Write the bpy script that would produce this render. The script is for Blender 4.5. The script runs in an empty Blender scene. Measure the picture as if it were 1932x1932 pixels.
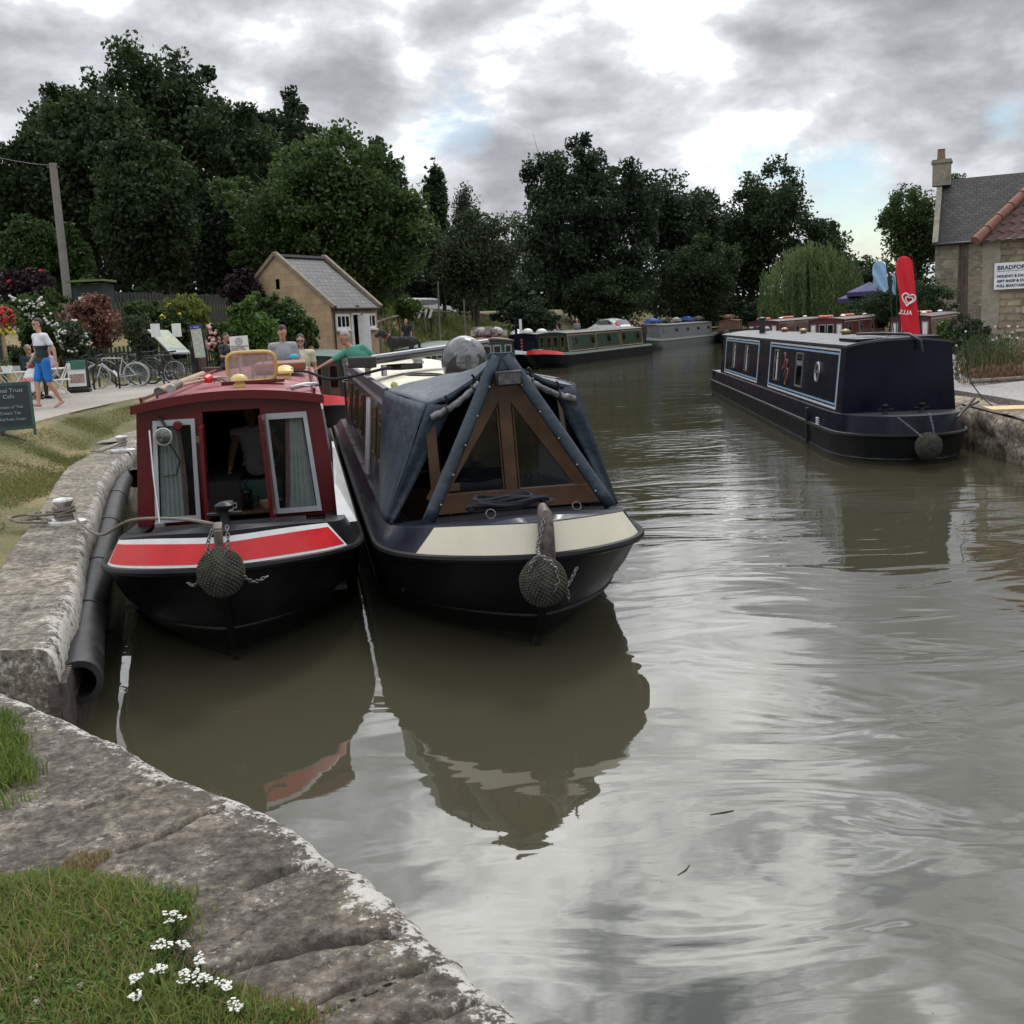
import bpy, math, random
import numpy as np
from mathutils import Vector, Matrix, noise
PI = math.pi
R = math.radians
scene = bpy.context.scene
cy = scene.cycles; cy.max_bounces = 6; cy.diffuse_bounces = 2; cy.glossy_bounces = 3; cy.transmission_bounces = 3; cy.transparent_max_bounces = 6; cy.caustics_reflective = False; cy.caustics_refractive = False
C = scene.collection
random.seed(7)
# ------------------------------------------------------------------ camera numbers
CH, CF, CP, CR = 2.3, 2000.0, R(10.0), R(2.9)
def ray(px, py):
    x = (px-966)/CF; y = -(py-966)/CF
    x0 = x*math.cos(CR)+y*math.sin(CR); y0 = -x*math.sin(CR)+y*math.cos(CR)
    return Vector((x0, math.cos(CP)+y0*math.sin(CP), -math.sin(CP)+y0*math.cos(CP)))
def U(px, py, z=0.0):
    "ground point at height z that stands at this place of the photo"
    d = ray(px, py); t = (z-CH)/d.z
    return Vector((d.x*t, d.y*t, z))
def D(px, py, Y):
    "point at depth Y"
    d = ray(px, py); t = Y/d.y
    return Vector((d.x*t, Y, CH+d.z*t))
# ------------------------------------------------------------------ mesh builder
class MB:
    def __init__(s): s.v = []; s.f = []; s.m = []; s.mi = 0
    def add(s, vs, fs):
        b = len(s.v); s.v += [tuple(v) for v in vs]
        for f in fs: s.f.append(tuple(b+i for i in f)); s.m.append(s.mi)
        return s
    def hexa(s, p):   # 8 pts: bottom 4 ccw, top 4 ccw
        return s.add(p, [(3,2,1,0),(4,5,6,7),(0,1,5,4),(1,2,6,5),(2,3,7,6),(3,0,4,7)])
    def box(s, c, d, rz=0, M=None):
        x, y, z = d[0]/2, d[1]/2, d[2]/2
        p = [Vector(q) for q in ((-x,-y,-z),(x,-y,-z),(x,y,-z),(-x,y,-z),(-x,-y,z),(x,-y,z),(x,y,z),(-x,y,z))]
        if M is None: M = Matrix.Rotation(rz, 3, 'Z')
        return s.hexa([M@q+Vector(c) for q in p])
    def bar(s, a, b, w, t=None, up=(0,0,1)):
        a = Vector(a); b = Vector(b); t = t or w; d = (b-a).normalized()
        u = Vector(up).cross(d)
        if u.length < 1e-4: u = Vector((1,0,0)).cross(d)
        u.normalize(); v = d.cross(u)
        q = []
        for e in (a, b):
            for i, j in ((-1,-1),(1,-1),(1,1),(-1,1)): q.append(e+u*(i*w/2)+v*(j*t/2))
        return s.hexa(q)
    def tube(s, pts, r, n=8, cap=True, closed=False):
        pts = [Vector(p) for p in pts]
        rs = r if isinstance(r, (list, tuple)) else [r]*len(pts)
        N = len(pts); rings = []; u = None
        for i, p in enumerate(pts):
            if closed: d = pts[(i+1) % N]-pts[i-1]
            else: d = pts[min(i+1, N-1)]-pts[max(i-1, 0)]
            if d.length < 1e-9: d = Vector((0,0,1))
            d.normalize()
            if u is None:
                u = d.cross(Vector((0,0,1)))
                if u.length < .1: u = d.cross(Vector((1,0,0)))
            u = u - d*u.dot(d)
            if u.length < 1e-6: u = d.cross(Vector((1,.3,0)))
            u.normalize(); w = d.cross(u)
            rings.append([p+(u*math.cos(2*PI*k/n)+w*math.sin(2*PI*k/n))*rs[i] for k in range(n)])
        vs = [v for rg in rings for v in rg]; fs = []
        for i in range(N if closed else N-1):
            j = (i+1) % N
            for k in range(n):
                l = (k+1) % n
                fs.append((i*n+k, i*n+l, j*n+l, j*n+k))
        if cap and not closed:
            fs.append(tuple(range(n-1,-1,-1))); fs.append(tuple((N-1)*n+k for k in range(n)))
        return s.add(vs, fs)
    def lathe(s, prof, c=(0,0,0), n=20, M=None):
        c = Vector(c); vs = []; fs = []
        for r, z in prof:
            for k in range(n):
                q = Vector((r*math.cos(2*PI*k/n), r*math.sin(2*PI*k/n), z))
                vs.append((M@q if M else q)+c)
        for i in range(len(prof)-1):
            for k in range(n):
                l = (k+1) % n; fs.append((i*n+k, i*n+l, (i+1)*n+l, (i+1)*n+k))
        if prof[0][0] > 1e-5: fs.append(tuple(range(n-1,-1,-1)))
        if prof[-1][0] > 1e-5: fs.append(tuple((len(prof)-1)*n+k for k in range(n)))
        return s.add(vs, fs)
    def ell(s, c, r, n=12, m=8, M=None, keep=None):
        c = Vector(c); r = r if isinstance(r, (tuple, list)) else (r, r, r); vs = []; fs = []
        for i in range(m+1):
            a = PI*i/m
            for k in range(n):
                b = 2*PI*k/n
                q = Vector((r[0]*math.sin(a)*math.cos(b), r[1]*math.sin(a)*math.sin(b), r[2]*math.cos(a)))
                vs.append((M@q if M else q)+c)
        for i in range(m):
            for k in range(n):
                l = (k+1) % n; f = (i*n+k, (i+1)*n+k, (i+1)*n+l, i*n+l)
                if keep:
                    q = sum((vs[j] for j in f), Vector())/4-c
                    if not keep(q): continue
                fs.append(f)
        return s.add(vs, fs)
    def torus(s, c, R0, r, M=None, n=32, m=8, sc=(1,1)):
        pts = []
        for k in range(n):
            a = 2*PI*k/n; q = Vector((R0*sc[0]*math.cos(a), R0*sc[1]*math.sin(a), 0))
            pts.append((M@q if M else q)+Vector(c))
        return s.tube(pts, r, m, closed=True)
    def grid(s, P, flip=False):
        nr, nc = len(P), len(P[0]); vs = [p for row in P for p in row]; fs = []
        for i in range(nr-1):
            for j in range(nc-1):
                f = (i*nc+j, i*nc+j+1, (i+1)*nc+j+1, (i+1)*nc+j)
                fs.append(f[::-1] if flip else f)
        return s.add(vs, fs)
    def prism(s, poly, off):
        "polygon (3d pts) extruded by vector off"
        n = len(poly); off = Vector(off); a = [Vector(p) for p in poly]
        fs = [tuple(range(n-1,-1,-1)), tuple(range(n, 2*n))]
        for i in range(n): j = (i+1) % n; fs.append((i, j, n+j, n+i))
        return s.add(a+[p+off for p in a], fs)
    def build(s, name, mat, parent=None, smooth=False, uv=None, bevel=0):
        me = bpy.data.meshes.new(name); me.from_pydata(s.v, [], s.f)
        ms = mat if isinstance(mat, (list, tuple)) else [mat]
        for m in ms: me.materials.append(m)
        if len(ms) > 1: me.polygons.foreach_set('material_index', s.m)
        if uv:
            l = me.uv_layers.new(name='UVMap'); vi = np.zeros(len(me.loops), dtype=np.int32)
            me.loops.foreach_get('vertex_index', vi); l.data.foreach_set('uv', np.array(uv, dtype=np.float32)[vi].ravel())
        me.update()
        if smooth:
            me.polygons.foreach_set('use_smooth', [True]*len(me.polygons))
            if smooth != 'full':
                try: me.set_sharp_from_angle(angle=R(38))
                except Exception: pass
        o = bpy.data.objects.new(name, me); C.objects.link(o)
        if parent: o.parent = parent
        if bevel:
            b = o.modifiers.new('Bevel', 'BEVEL'); b.width = bevel; b.segments = 2; b.limit_method = 'ANGLE'
        return o
def tag(o, label=None, cat=None, group=None, kind=None):
    if label: o['label'] = label
    if cat: o['category'] = cat
    if group: o['group'] = group
    if kind: o['kind'] = kind
    return o
def thing(name, label, cat, loc=(0,0,0), rz=0, group=None):
    o = bpy.data.objects.new(name, None); C.objects.link(o)
    o.location = loc; o.rotation_euler = (0,0,rz); o.empty_display_size = .1
    return tag(o, label, cat, group)
def copy_tree(o, parent=None):
    c = o.copy(); C.objects.link(c); c.parent = parent
    for ch in list(o.children): copy_tree(ch, c)
    return c
def cat_pts(pts, k=6):
    "smooth curve through points"
    P = [Vector(p) for p in pts]; P = [P[0]*2-P[1]]+P+[P[-1]*2-P[-2]]; out = []
    for i in range(1, len(P)-2):
        for j in range(k):
            t = j/k; a, b, c, d = P[i-1], P[i], P[i+1], P[i+2]
            out.append(.5*((2*b)+(c-a)*t+(2*a-5*b+4*c-d)*t*t+(3*b-a-3*c+d)*t**3))
    out.append(P[-2]); return out
# ------------------------------------------------------------------ materials
def nt(name):
    m = bpy.data.materials.new(name); m.use_nodes = True; t = m.node_tree
    return m, t, t.nodes, t.links, t.nodes['Principled BSDF']
def ramp(n, stops):
    r = n.new('ShaderNodeValToRGB'); e = r.color_ramp.elements
    while len(e) < len(stops): e.new(.5)
    for i, (p, c) in enumerate(stops):
        e[i].position = p; e[i].color = (c[0], c[1], c[2], 1) if isinstance(c, (tuple, list)) else (c, c, c, 1)
    return r
def M(name, col, rough=.6, metal=0, var=.18, sc=6, bump=.0, dirt=None, dirtamt=.5, spec=.5, bsc=None, coat=0):
    m, t, n, l, p = nt(name)
    tc = n.new('ShaderNodeTexCoord'); no = n.new('ShaderNodeTexNoise'); no.inputs['Scale'].default_value = sc
    no.inputs['Detail'].default_value = 6; no.inputs['Roughness'].default_value = .6
    l.new(tc.outputs['Object'], no.inputs['Vector'])
    r = ramp(n, [(.3, tuple(c*(1-var) for c in col)), (.7, tuple(min(1, c*(1+var)) for c in col))])
    l.new(no.outputs['Fac'], r.inputs['Fac']); out = r.outputs['Color']
    if dirt:
        n2 = n.new('ShaderNodeTexNoise'); n2.inputs['Scale'].default_value = sc*.6; n2.inputs['Detail'].default_value = 8; n2.inputs['Roughness'].default_value = .7
        mp = n.new('ShaderNodeMapping'); mp.inputs['Location'].default_value = (5,3,1); l.new(tc.outputs['Object'], mp.inputs['Vector']); l.new(mp.outputs['Vector'], n2.inputs['Vector'])
        rr = ramp(n, [(.5, 0), (.68, dirtamt)]); l.new(n2.outputs['Fac'], rr.inputs['Fac'])
        mx = n.new('ShaderNodeMix'); mx.data_type = 'RGBA'; l.new(rr.outputs['Color'], mx.inputs['Factor'])
        l.new(out, mx.inputs['A']); mx.inputs['B'].default_value = (*dirt, 1); out = mx.outputs['Result']
    l.new(out, p.inputs['Base Color'])
    p.inputs['Roughness'].default_value = rough; p.inputs['Metallic'].default_value = metal
    p.inputs['Specular IOR Level'].default_value = spec; p.inputs['Coat Weight'].default_value = coat
    rr = ramp(n, [(.3, max(0, rough-.08)), (.7, min(1, rough+.1))]); l.new(no.outputs['Fac'], rr.inputs['Fac']); l.new(rr.outputs['Color'], p.inputs['Roughness'])
    if bump:
        nb = n.new('ShaderNodeTexNoise'); nb.inputs['Scale'].default_value = bsc or sc*4; nb.inputs['Detail'].default_value = 5
        l.new(tc.outputs['Object'], nb.inputs['Vector'])
        b = n.new('ShaderNodeBump'); b.inputs['Strength'].default_value = min(1, bump*10); b.inputs['Distance'].default_value = bump*.1
        l.new(nb.outputs['Fac'], b.inputs['Height']); l.new(b.outputs['Normal'], p.inputs['Normal'])
    return m
def leafmat(name, c1, c2, trans=.35):
    m, t, n, l, p = nt(name)
    g = n.new('ShaderNodeNewGeometry'); tc = n.new('ShaderNodeTexCoord'); no = n.new('ShaderNodeTexNoise'); no.inputs['Scale'].default_value = .35
    l.new(tc.outputs['Object'], no.inputs['Vector'])
    mm = n.new('ShaderNodeMath'); mm.operation = 'MULTIPLY_ADD'; mm.inputs[1].default_value = .55; l.new(g.outputs['Random Per Island'], mm.inputs[0])
    m2 = n.new('ShaderNodeMath'); m2.operation = 'MULTIPLY_ADD'; m2.inputs[1].default_value = 1.6; m2.inputs[2].default_value = -.58; l.new(no.outputs['Fac'], m2.inputs[0]); l.new(m2.outputs[0], mm.inputs[2])
    r = ramp(n, [(0, c1), (1, c2)]); l.new(mm.outputs[0], r.inputs['Fac'])
    l.new(r.outputs['Color'], p.inputs['Base Color']); p.inputs['Roughness'].default_value = .55; p.inputs['Specular IOR Level'].default_value = .3
    tr = n.new('ShaderNodeBsdfTranslucent'); l.new(r.outputs['Color'], tr.inputs['Color'])
    mx = n.new('ShaderNodeMixShader'); mx.inputs[0].default_value = trans; l.new(p.outputs[0], mx.inputs[1]); l.new(tr.outputs[0], mx.inputs[2])
    l.new(mx.outputs[0], n['Material Output'].inputs['Surface']); return m
def brickmat(name, c1, c2, mortar, bw, bh, ms=.02, rough=.85, off=.5, bump=.5, rot=None, coord='UV', lo=.5):
    m, t, n, l, p = nt(name)
    tc = n.new('ShaderNodeTexCoord'); b = n.new('ShaderNodeTexBrick')
    b.inputs['Scale'].default_value = 1; b.inputs['Brick Width'].default_value = bw; b.inputs['Row Height'].default_value = bh
    b.inputs['Mortar Size'].default_value = ms; b.inputs['Mortar Smooth'].default_value = .4; b.offset = off
    nz = n.new('ShaderNodeTexNoise'); nz.inputs['Scale'].default_value = 3.5; l.new(tc.outputs[coord], nz.inputs['Vector'])
    va = n.new('ShaderNodeVectorMath'); va.operation = 'MULTIPLY_ADD'; va.inputs[1].default_value = (.06,.06,.06); l.new(nz.outputs['Color'], va.inputs[0]); l.new(tc.outputs[coord], va.inputs[2])
    l.new(va.outputs[0], b.inputs['Vector'])
    b.inputs['Color1'].default_value = (*c1, 1); b.inputs['Color2'].default_value = (*c2, 1); b.inputs['Mortar'].default_value = (*mortar, 1)
    no = n.new('ShaderNodeTexNoise'); no.inputs['Scale'].default_value = 1.7; no.inputs['Detail'].default_value = 8; no.inputs['Roughness'].default_value = .7
    l.new(tc.outputs['Object'], no.inputs['Vector'])
    r = ramp(n, [(.3, (lo,lo*.97,lo*.94)), (.7, (1.15,1.1,1.05))]); l.new(no.outputs['Fac'], r.inputs['Fac'])
    mx = n.new('ShaderNodeMix'); mx.data_type = 'RGBA'; mx.blend_type = 'MULTIPLY'; mx.inputs['Factor'].default_value = 1
    l.new(b.outputs['Color'], mx.inputs['A']); l.new(r.outputs['Color'], mx.inputs['B']); l.new(mx.outputs['Result'], p.inputs['Base Color'])
    p.inputs['Roughness'].default_value = rough
    bp = n.new('ShaderNodeBump'); bp.inputs['Strength'].default_value = bump; bp.inputs['Distance'].default_value = .03
    inv = n.new('ShaderNodeMath'); inv.operation = 'SUBTRACT'; inv.inputs[0].default_value = 1; l.new(b.outputs['Fac'], inv.inputs[1])
    ad = n.new('ShaderNodeMath'); ad.operation = 'MULTIPLY_ADD'; ad.inputs[1].default_value = .6; l.new(no.outputs['Fac'], ad.inputs[0]); l.new(inv.outputs[0], ad.inputs[2])
    l.new(ad.outputs[0], bp.inputs['Height']); l.new(bp.outputs['Normal'], p.inputs['Normal'])
    return m
def glass(name, tint=(.02,.025,.025), alpha=.75, rough=.04):
    "dark reflective window that lets a little of the inside through"
    m, t, n, l, p = nt(name)
    p.inputs['Base Color'].default_value = (*tint, 1); p.inputs['Roughness'].default_value = rough; p.inputs['Specular IOR Level'].default_value = .8
    tr = n.new('ShaderNodeBsdfTransparent'); tr.inputs['Color'].default_value = (.85,.88,.87,1)
    mx = n.new('ShaderNodeMixShader'); mx.inputs[0].default_value = alpha
    l.new(tr.outputs[0], mx.inputs[1]); l.new(p.outputs[0], mx.inputs[2]); l.new(mx.outputs[0], n['Material Output'].inputs['Surface'])
    return m
black = M('black_hull', (.006,.0065,.008), .4, var=.5, sc=3, dirt=(.03,.028,.025), dirtamt=.35, bump=.02, spec=.18)
def hullmat(name, m0):
    "boat black with a dried scum line and scrapes near the water"
    m = m0.copy(); m.name = name; t = m.node_tree; n = t.nodes; l = t.links; p = n['Principled BSDF']; src = p.inputs['Base Color'].links[0].from_socket
    tc = n.new('ShaderNodeTexCoord'); sp = n.new('ShaderNodeSeparateXYZ'); l.new(tc.outputs['Object'], sp.inputs[0])
    mp = n.new('ShaderNodeMapping'); mp.inputs['Scale'].default_value = (2.5,2.5,14); l.new(tc.outputs['Object'], mp.inputs['Vector'])
    no = n.new('ShaderNodeTexNoise'); no.inputs['Scale'].default_value = 2.2; no.inputs['Detail'].default_value = 8; no.inputs['Roughness'].default_value = .7; l.new(mp.outputs[0], no.inputs['Vector'])
    mr = n.new('ShaderNodeMapRange'); l.new(sp.outputs['Z'], mr.inputs[0])
    for i, x in enumerate((.0, .22, .34, -.12)): mr.inputs[i+1].default_value = x
    ad = n.new('ShaderNodeMath'); ad.operation = 'ADD'; l.new(no.outputs['Fac'], ad.inputs[0]); l.new(mr.outputs[0], ad.inputs[1])
    r = ramp(n, [(.60, 0), (.78, .8)]); l.new(ad.outputs[0], r.inputs['Fac'])
    mx = n.new('ShaderNodeMix'); mx.data_type = 'RGBA'; l.new(r.outputs['Color'], mx.inputs['Factor']); l.new(src, mx.inputs['A']); mx.inputs['B'].default_value = (.05,.046,.036,1); l.new(mx.outputs['Result'], p.inputs['Base Color'])
    return m
hblack = hullmat('black_hull_with_scum_line', black)
rubber = M('black_rubber', (.010,.0105,.011), .42, var=.4, sc=5, bump=.03, dirt=(.06,.055,.05), dirtamt=.5)
steel = M('galvanised_steel', (.35,.35,.35), .4, .9)
rusty = M('rusty_steel', (.12,.1,.09), .6, .6, var=.6, sc=20)
redp = M('maroon_paint', (.10,.004,.007), .3, var=.2, sc=2, coat=.1, spec=.4, dirt=(.06,.01,.01), dirtamt=.3)
redroof = M('faded_red_roof_paint', (.33,.085,.10), .30, var=.12, sc=2, dirt=(.4,.12,.13), dirtamt=.3)
red = M('bright_red_paint', (.62,.018,.022), .4, var=.12, sc=5, dirt=(.45,.1,.1), dirtamt=.25)
white = M('white_paint', (.72,.72,.70), .45, var=.08, dirt=(.4,.38,.34), dirtamt=.3)
greypvc = M('grey_window_frame', (.42,.44,.46), .4, var=.08)
navy = M('navy_paint', (.006,.011,.024), .3, var=.3, sc=3, spec=.4, dirt=(.02,.027,.035), dirtamt=.4)
navydark = M('dark_navy_paint', (.002,.0035,.012), .24, var=.4, sc=2, spec=.22, dirt=(.006,.008,.016), dirtamt=.4)
bluecanvas = M('blue_canvas', (.016,.029,.045), .5, var=.3, sc=3, bump=.28, bsc=6, dirt=(.06,.08,.09), dirtamt=.35)
cream = M('cream_paint', (.66,.61,.47), .4, var=.05, sc=3, dirt=(.5,.45,.33), dirtamt=.25)
greypaint = M('grey_coach_paint', (.045,.045,.052), .3, var=.2, sc=2, coat=.3)
wood = M('varnished_wood', (.075,.036,.016), .4, var=.35, sc=5, bump=.01)
woodlt = M('bare_wood', (.32,.22,.13), .7, var=.3, sc=9, bump=.02)
woodold = M('weathered_wood', (.16,.14,.11), .85, var=.35, sc=9, bump=.05)
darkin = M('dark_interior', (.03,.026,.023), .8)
glassm = glass('window_glass', alpha=.18)
glassdk = glass('dark_window_glass', (.006,.008,.009), .93)
curtain = M('grey_curtain', (.72,.74,.73), .9, var=.12, sc=12)
gingham = M('checked_curtain_edge', (.4,.2,.17), .9, var=.5, sc=60)
yellow = M('yellow_paint', (.55,.42,.14), .45, var=.12)
brass = M('dull_brass', (.16,.12,.05), .4, .7, var=.2)
ropem = M('old_rope', (.2,.17,.135), .95, var=.4, sc=60, bump=.08, bsc=150)
ropeblk = M('dark_rope', (.012,.014,.02), .9, var=.5, sc=60, bump=.08)
fenderm = M('woven_fender_rope', (.042,.04,.032), .95, var=.6, sc=12, bump=.06, dirt=(.11,.10,.05), dirtamt=.6)
chainm = M('chain_steel', (.16,.155,.15), .45, .85, var=.5, sc=40)
greenp = M('dark_green_paint', (.010,.035,.022), .32, var=.25, sc=3, coat=.2)
teal = M('teal_green_paint', (.012,.05,.038), .4, var=.25, sc=3)
greyboat = M('matt_grey_paint', (.13,.14,.135), .6, var=.15, sc=3, dirt=(.07,.07,.06), dirtamt=.5)
maroon = M('dull_maroon_paint', (.085,.012,.016), .35, var=.25, sc=2, coat=.2)
stone = M('pale_stone', (.36,.31,.22), .9, var=.2, sc=5, bump=.06, dirt=(.14,.12,.09), dirtamt=.5)
skinm = M('skin', (.46,.25,.17), .55, var=.06); skin2 = M('tanned_skin', (.36,.18,.11), .55, var=.06)
hairdk = M('dark_brown_hair', (.022,.014,.01), .6, var=.4, sc=40, bump=.1); hairgr = M('grey_hair', (.3,.29,.27), .7, var=.3, sc=40, bump=.1); hairbl = M('fair_hair', (.34,.24,.13), .6, var=.3, sc=40, bump=.1)
blackm = M('black_plain', (.01,.01,.011), .5)
def cloth(name, c): return M(name, c, .85, var=.12, sc=9, bump=.05, bsc=14)
def text(body, size, mat, name, parent, loc, rot, ext=.002, align='LEFT', bold=0):
    cu = bpy.data.curves.new(name, 'FONT'); cu.body = body; cu.size = size; cu.extrude = ext; cu.align_x = align; cu.resolution_u = 3; cu.offset = bold
    o = bpy.data.objects.new('tmp', cu); C.objects.link(o)
    dg = bpy.context.evaluated_depsgraph_get(); me = bpy.data.meshes.new_from_object(o.evaluated_get(dg))
    bpy.data.objects.remove(o); me.materials.clear(); me.materials.append(mat)
    n = bpy.data.objects.new(name, me); C.objects.link(n); n.parent = parent; n.location = loc; n.rotation_euler = rot
    return n
# ================================================================== world, sun, camera
SUN_EL, SUN_AZ = R(52), R(18)      # ahead of the camera and a little to the right, behind cloud
def make_world():
    w = bpy.data.worlds.new('World'); scene.world = w; w.use_nodes = True
    t = w.node_tree; n = t.nodes; l = t.links; n.clear()
    out = n.new('ShaderNodeOutputWorld'); bg1 = n.new('ShaderNodeBackground'); bg2 = n.new('ShaderNodeBackground')
    sky = n.new('ShaderNodeTexSky'); sky.sky_type = 'NISHITA'; sky.sun_disc = False; sky.sun_elevation = SUN_EL; sky.sun_rotation = SUN_AZ
    sky.air_density = 1.2; sky.dust_density = .3; sky.ozone_density = 2.5
    l.new(sky.outputs[0], bg1.inputs['Color']); bg1.inputs['Strength'].default_value = .09
    tc = n.new('ShaderNodeTexCoord'); nrm = n.new('ShaderNodeVectorMath'); nrm.operation = 'NORMALIZE'; l.new(tc.outputs['Generated'], nrm.inputs[0])
    sep = n.new('ShaderNodeSeparateXYZ'); l.new(nrm.outputs[0], sep.inputs[0])
    def math_(op, a, b=None, c=None, clamp=False):
        m = n.new('ShaderNodeMath'); m.operation = op; m.use_clamp = clamp
        for i, v in enumerate((a, b, c)):
            if v is None: continue
            if isinstance(v, (int, float)): m.inputs[i].default_value = v
            else: l.new(v, m.inputs[i])
        return m.outputs[0]
    pass
    pass
    cb = n.new("ShaderNodeVectorMath"); cb.operation = "MULTIPLY"; l.new(nrm.outputs[0], cb.inputs[0]); cb.inputs[1].default_value = (1,1,2.0)
    def noise_(scale, detail, rough, loc, dist=0):
        mp = n.new('ShaderNodeMapping'); mp.inputs['Location'].default_value = loc; l.new(cb.outputs[0], mp.inputs['Vector'])
        no = n.new('ShaderNodeTexNoise'); no.inputs['Scale'].default_value = scale; no.inputs['Detail'].default_value = detail
        no.inputs['Roughness'].default_value = rough; no.inputs['Distortion'].default_value = dist; l.new(mp.outputs[0], no.inputs['Vector'])
        return no.outputs['Fac']
    def blob(px, py, sig, amt):
        d = ray(px, py).normalized()
        dp = n.new('ShaderNodeVectorMath'); dp.operation = 'DOT_PRODUCT'; l.new(nrm.outputs[0], dp.inputs[0]); dp.inputs[1].default_value = d
        k = 1/(2*(R(sig)**2))*2       # exp(-(1-cos)*2/(2 sig^2)...)
        e = math_('MULTIPLY', math_('SUBTRACT', dp.outputs['Value'], 1), k)
        return math_('MULTIPLY', math_('EXPONENT', e), amt)
    big = noise_(2.2, 3, .5, (3.1, 1.7, 0)); mid = noise_(7.0, 10, .56, (8.3, 2.2, 0), .2); fine = noise_(15.0, 8, .58, (1.3, 5.2, 0), .1)
    # brightness of the cloud underside
    br = math_('ADD', math_('MULTIPLY', big, .40), math_('ADD', math_('MULTIPLY', mid, 1.15), math_('MULTIPLY', fine, .50)))
    br = math_('SUBTRACT', br, .985)
    for b in ((1190,50,1.3,.13),(1050,10,1.2,.12),(770,130,.9,.30),(925,130,1.2,.10),(1330,95,.8,.10),(1500,195,1.2,.10),(1130,130,1.6,-.10),(1400,30,1.6,-.06),(1850,280,2.0,.14),(1390,290,1.6,.12),(1620,300,1.4,.10),
              (820,305,1.6,.20),(960,225,1.0,.06),(1500,330,1.6,.10),(1910,240,1.2,.12),(1380,130,.9,.12),
              (300,60,9,-.03),(1250,340,5,.02),(1700,400,4,.09),(1450,400,4,.06),(40,200,5,.10),(560,120,4,-.12),(640,200,3,-.06),(1680,110,3.5,-.15),(1890,120,3.5,-.14),(1000,230,2.8,-.14),(1270,220,1.4,-.08),(1480,90,2.0,-.12),(880,60,1.8,-.06),(1600,395,2.5,-.06),
              (966,-700,16,.12),(1500,-300,10,.05),(600,-300,9,.12),(1250,-250,8,.14),(1250,-1000,2.2,-.22),(1500,-900,8,.10),(1000,-1300,6,.05),(1750,-650,6,-.10),(1000,-900,1.8,-.14),(1600,-1150,3,-.12)):
        br = math_('ADD', br, blob(*b))
    br = math_('MULTIPLY', br, 1.6)
    cl = ramp(n, [(0, (.28,.285,.31)), (.25, (.38,.39,.42)), (.45, (.51,.525,.56)), (.62, (.66,.685,.715)), (.82, (.90,.92,.93)), (1, (1.0,1.0,1.0))])
    # ramp values are clamped to 1: bright cloud gets an extra factor
    l.new(math_('ADD', br, .41), cl.inputs['Fac'])
    boost = math_('MULTIPLY_ADD', math_('SUBTRACT', math_('ADD', br, .41), .66, clamp=True), 1.5, 1.0)
    mrz = n.new('ShaderNodeMapRange'); mrz.interpolation_type = 'SMOOTHSTEP'; l.new(sep.outputs['Z'], mrz.inputs[0])       # an overcast sky is brighter overhead
    for i_, x_ in enumerate((.28, .60, 1.0, 2.4)): mrz.inputs[i_+1].default_value = x_
    boost = math_('MULTIPLY', boost, mrz.outputs[0])
    vs = n.new('ShaderNodeVectorMath'); vs.operation = 'SCALE'; l.new(cl.outputs['Color'], vs.inputs[0]); l.new(boost, vs.inputs['Scale'])
    l.new(vs.outputs[0], bg2.inputs['Color']); bg2.inputs['Strength'].default_value = 1.0
    # cover: gaps of blue
    cv = math_('ADD', math_('MULTIPLY', noise_(4.5, 9, .58, (2.2, 9.1, 0), .2), .9), math_('MULTIPLY', fine, .25))
    for b in ((850,262,1.7,-.19),(930,330,2.2,-.19),(770,280,1.4,-.17),(1610,390,2.2,-.16),(1640,335,2.4,-.18),(1895,215,1.6,-.2),(1430,290,1.4,-.14),(1700,420,2,-.1),(1200,-1150,3,-.2),
              (300,60,12,.2),(1700,100,8,.2),(1050,215,4,.2),(820,300,1.5,.13)):
        cv = math_('ADD', cv, blob(*b))
    cr = ramp(n, [(.40, 0), (.55, 1)]); l.new(cv, cr.inputs['Fac'])
    mx = n.new('ShaderNodeMixShader'); l.new(cr.outputs['Color'], mx.inputs[0]); l.new(bg1.outputs[0], mx.inputs[1]); l.new(bg2.outputs[0], mx.inputs[2])
    l.new(mx.outputs[0], out.inputs['Surface'])
    w.cycles.sampling_method = 'MANUAL'; w.cycles.sample_map_resolution = 1024
make_world()
sl = bpy.data.lights.new('sun', 'SUN'); sl.energy = 1.3; sl.angle = R(14); sl.color = (1, .96, .9)
so = bpy.data.objects.new('sun', sl); C.objects.link(so)
sd = Vector((math.cos(SUN_EL)*math.sin(SUN_AZ), math.cos(SUN_EL)*math.cos(SUN_AZ), math.sin(SUN_EL)))
so.rotation_euler = sd.to_track_quat('Z', 'Y').to_euler(); so.location = (0, 0, 40)
cam = bpy.data.cameras.new('camera'); co = bpy.data.objects.new('camera', cam); C.objects.link(co)
cam.sensor_width = 36; cam.lens = 36*CF/1932; cam.clip_end = 3000; cam.clip_start = .05
fwd = Vector((0, math.cos(CP), -math.sin(CP))); up0 = Vector((0, math.sin(CP), math.cos(CP))); rt0 = Vector((1,0,0))
# picture turned 2.9 degrees counter-clockwise
rt = rt0*math.cos(CR)-up0*math.sin(CR); up = rt0*math.sin(CR)+up0*math.cos(CR)
m3 = Matrix((rt, up, -fwd)).transposed(); co.matrix_world = Matrix.Translation((0,0,CH)) @ m3.to_4x4()
scene.camera = co
scene.view_settings.view_transform = 'Standard'; scene.view_settings.look = 'None'; scene.view_settings.exposure = .26; scene.view_settings.gamma = 1
scene.render.resolution_x = scene.render.resolution_y = 1024
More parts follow.
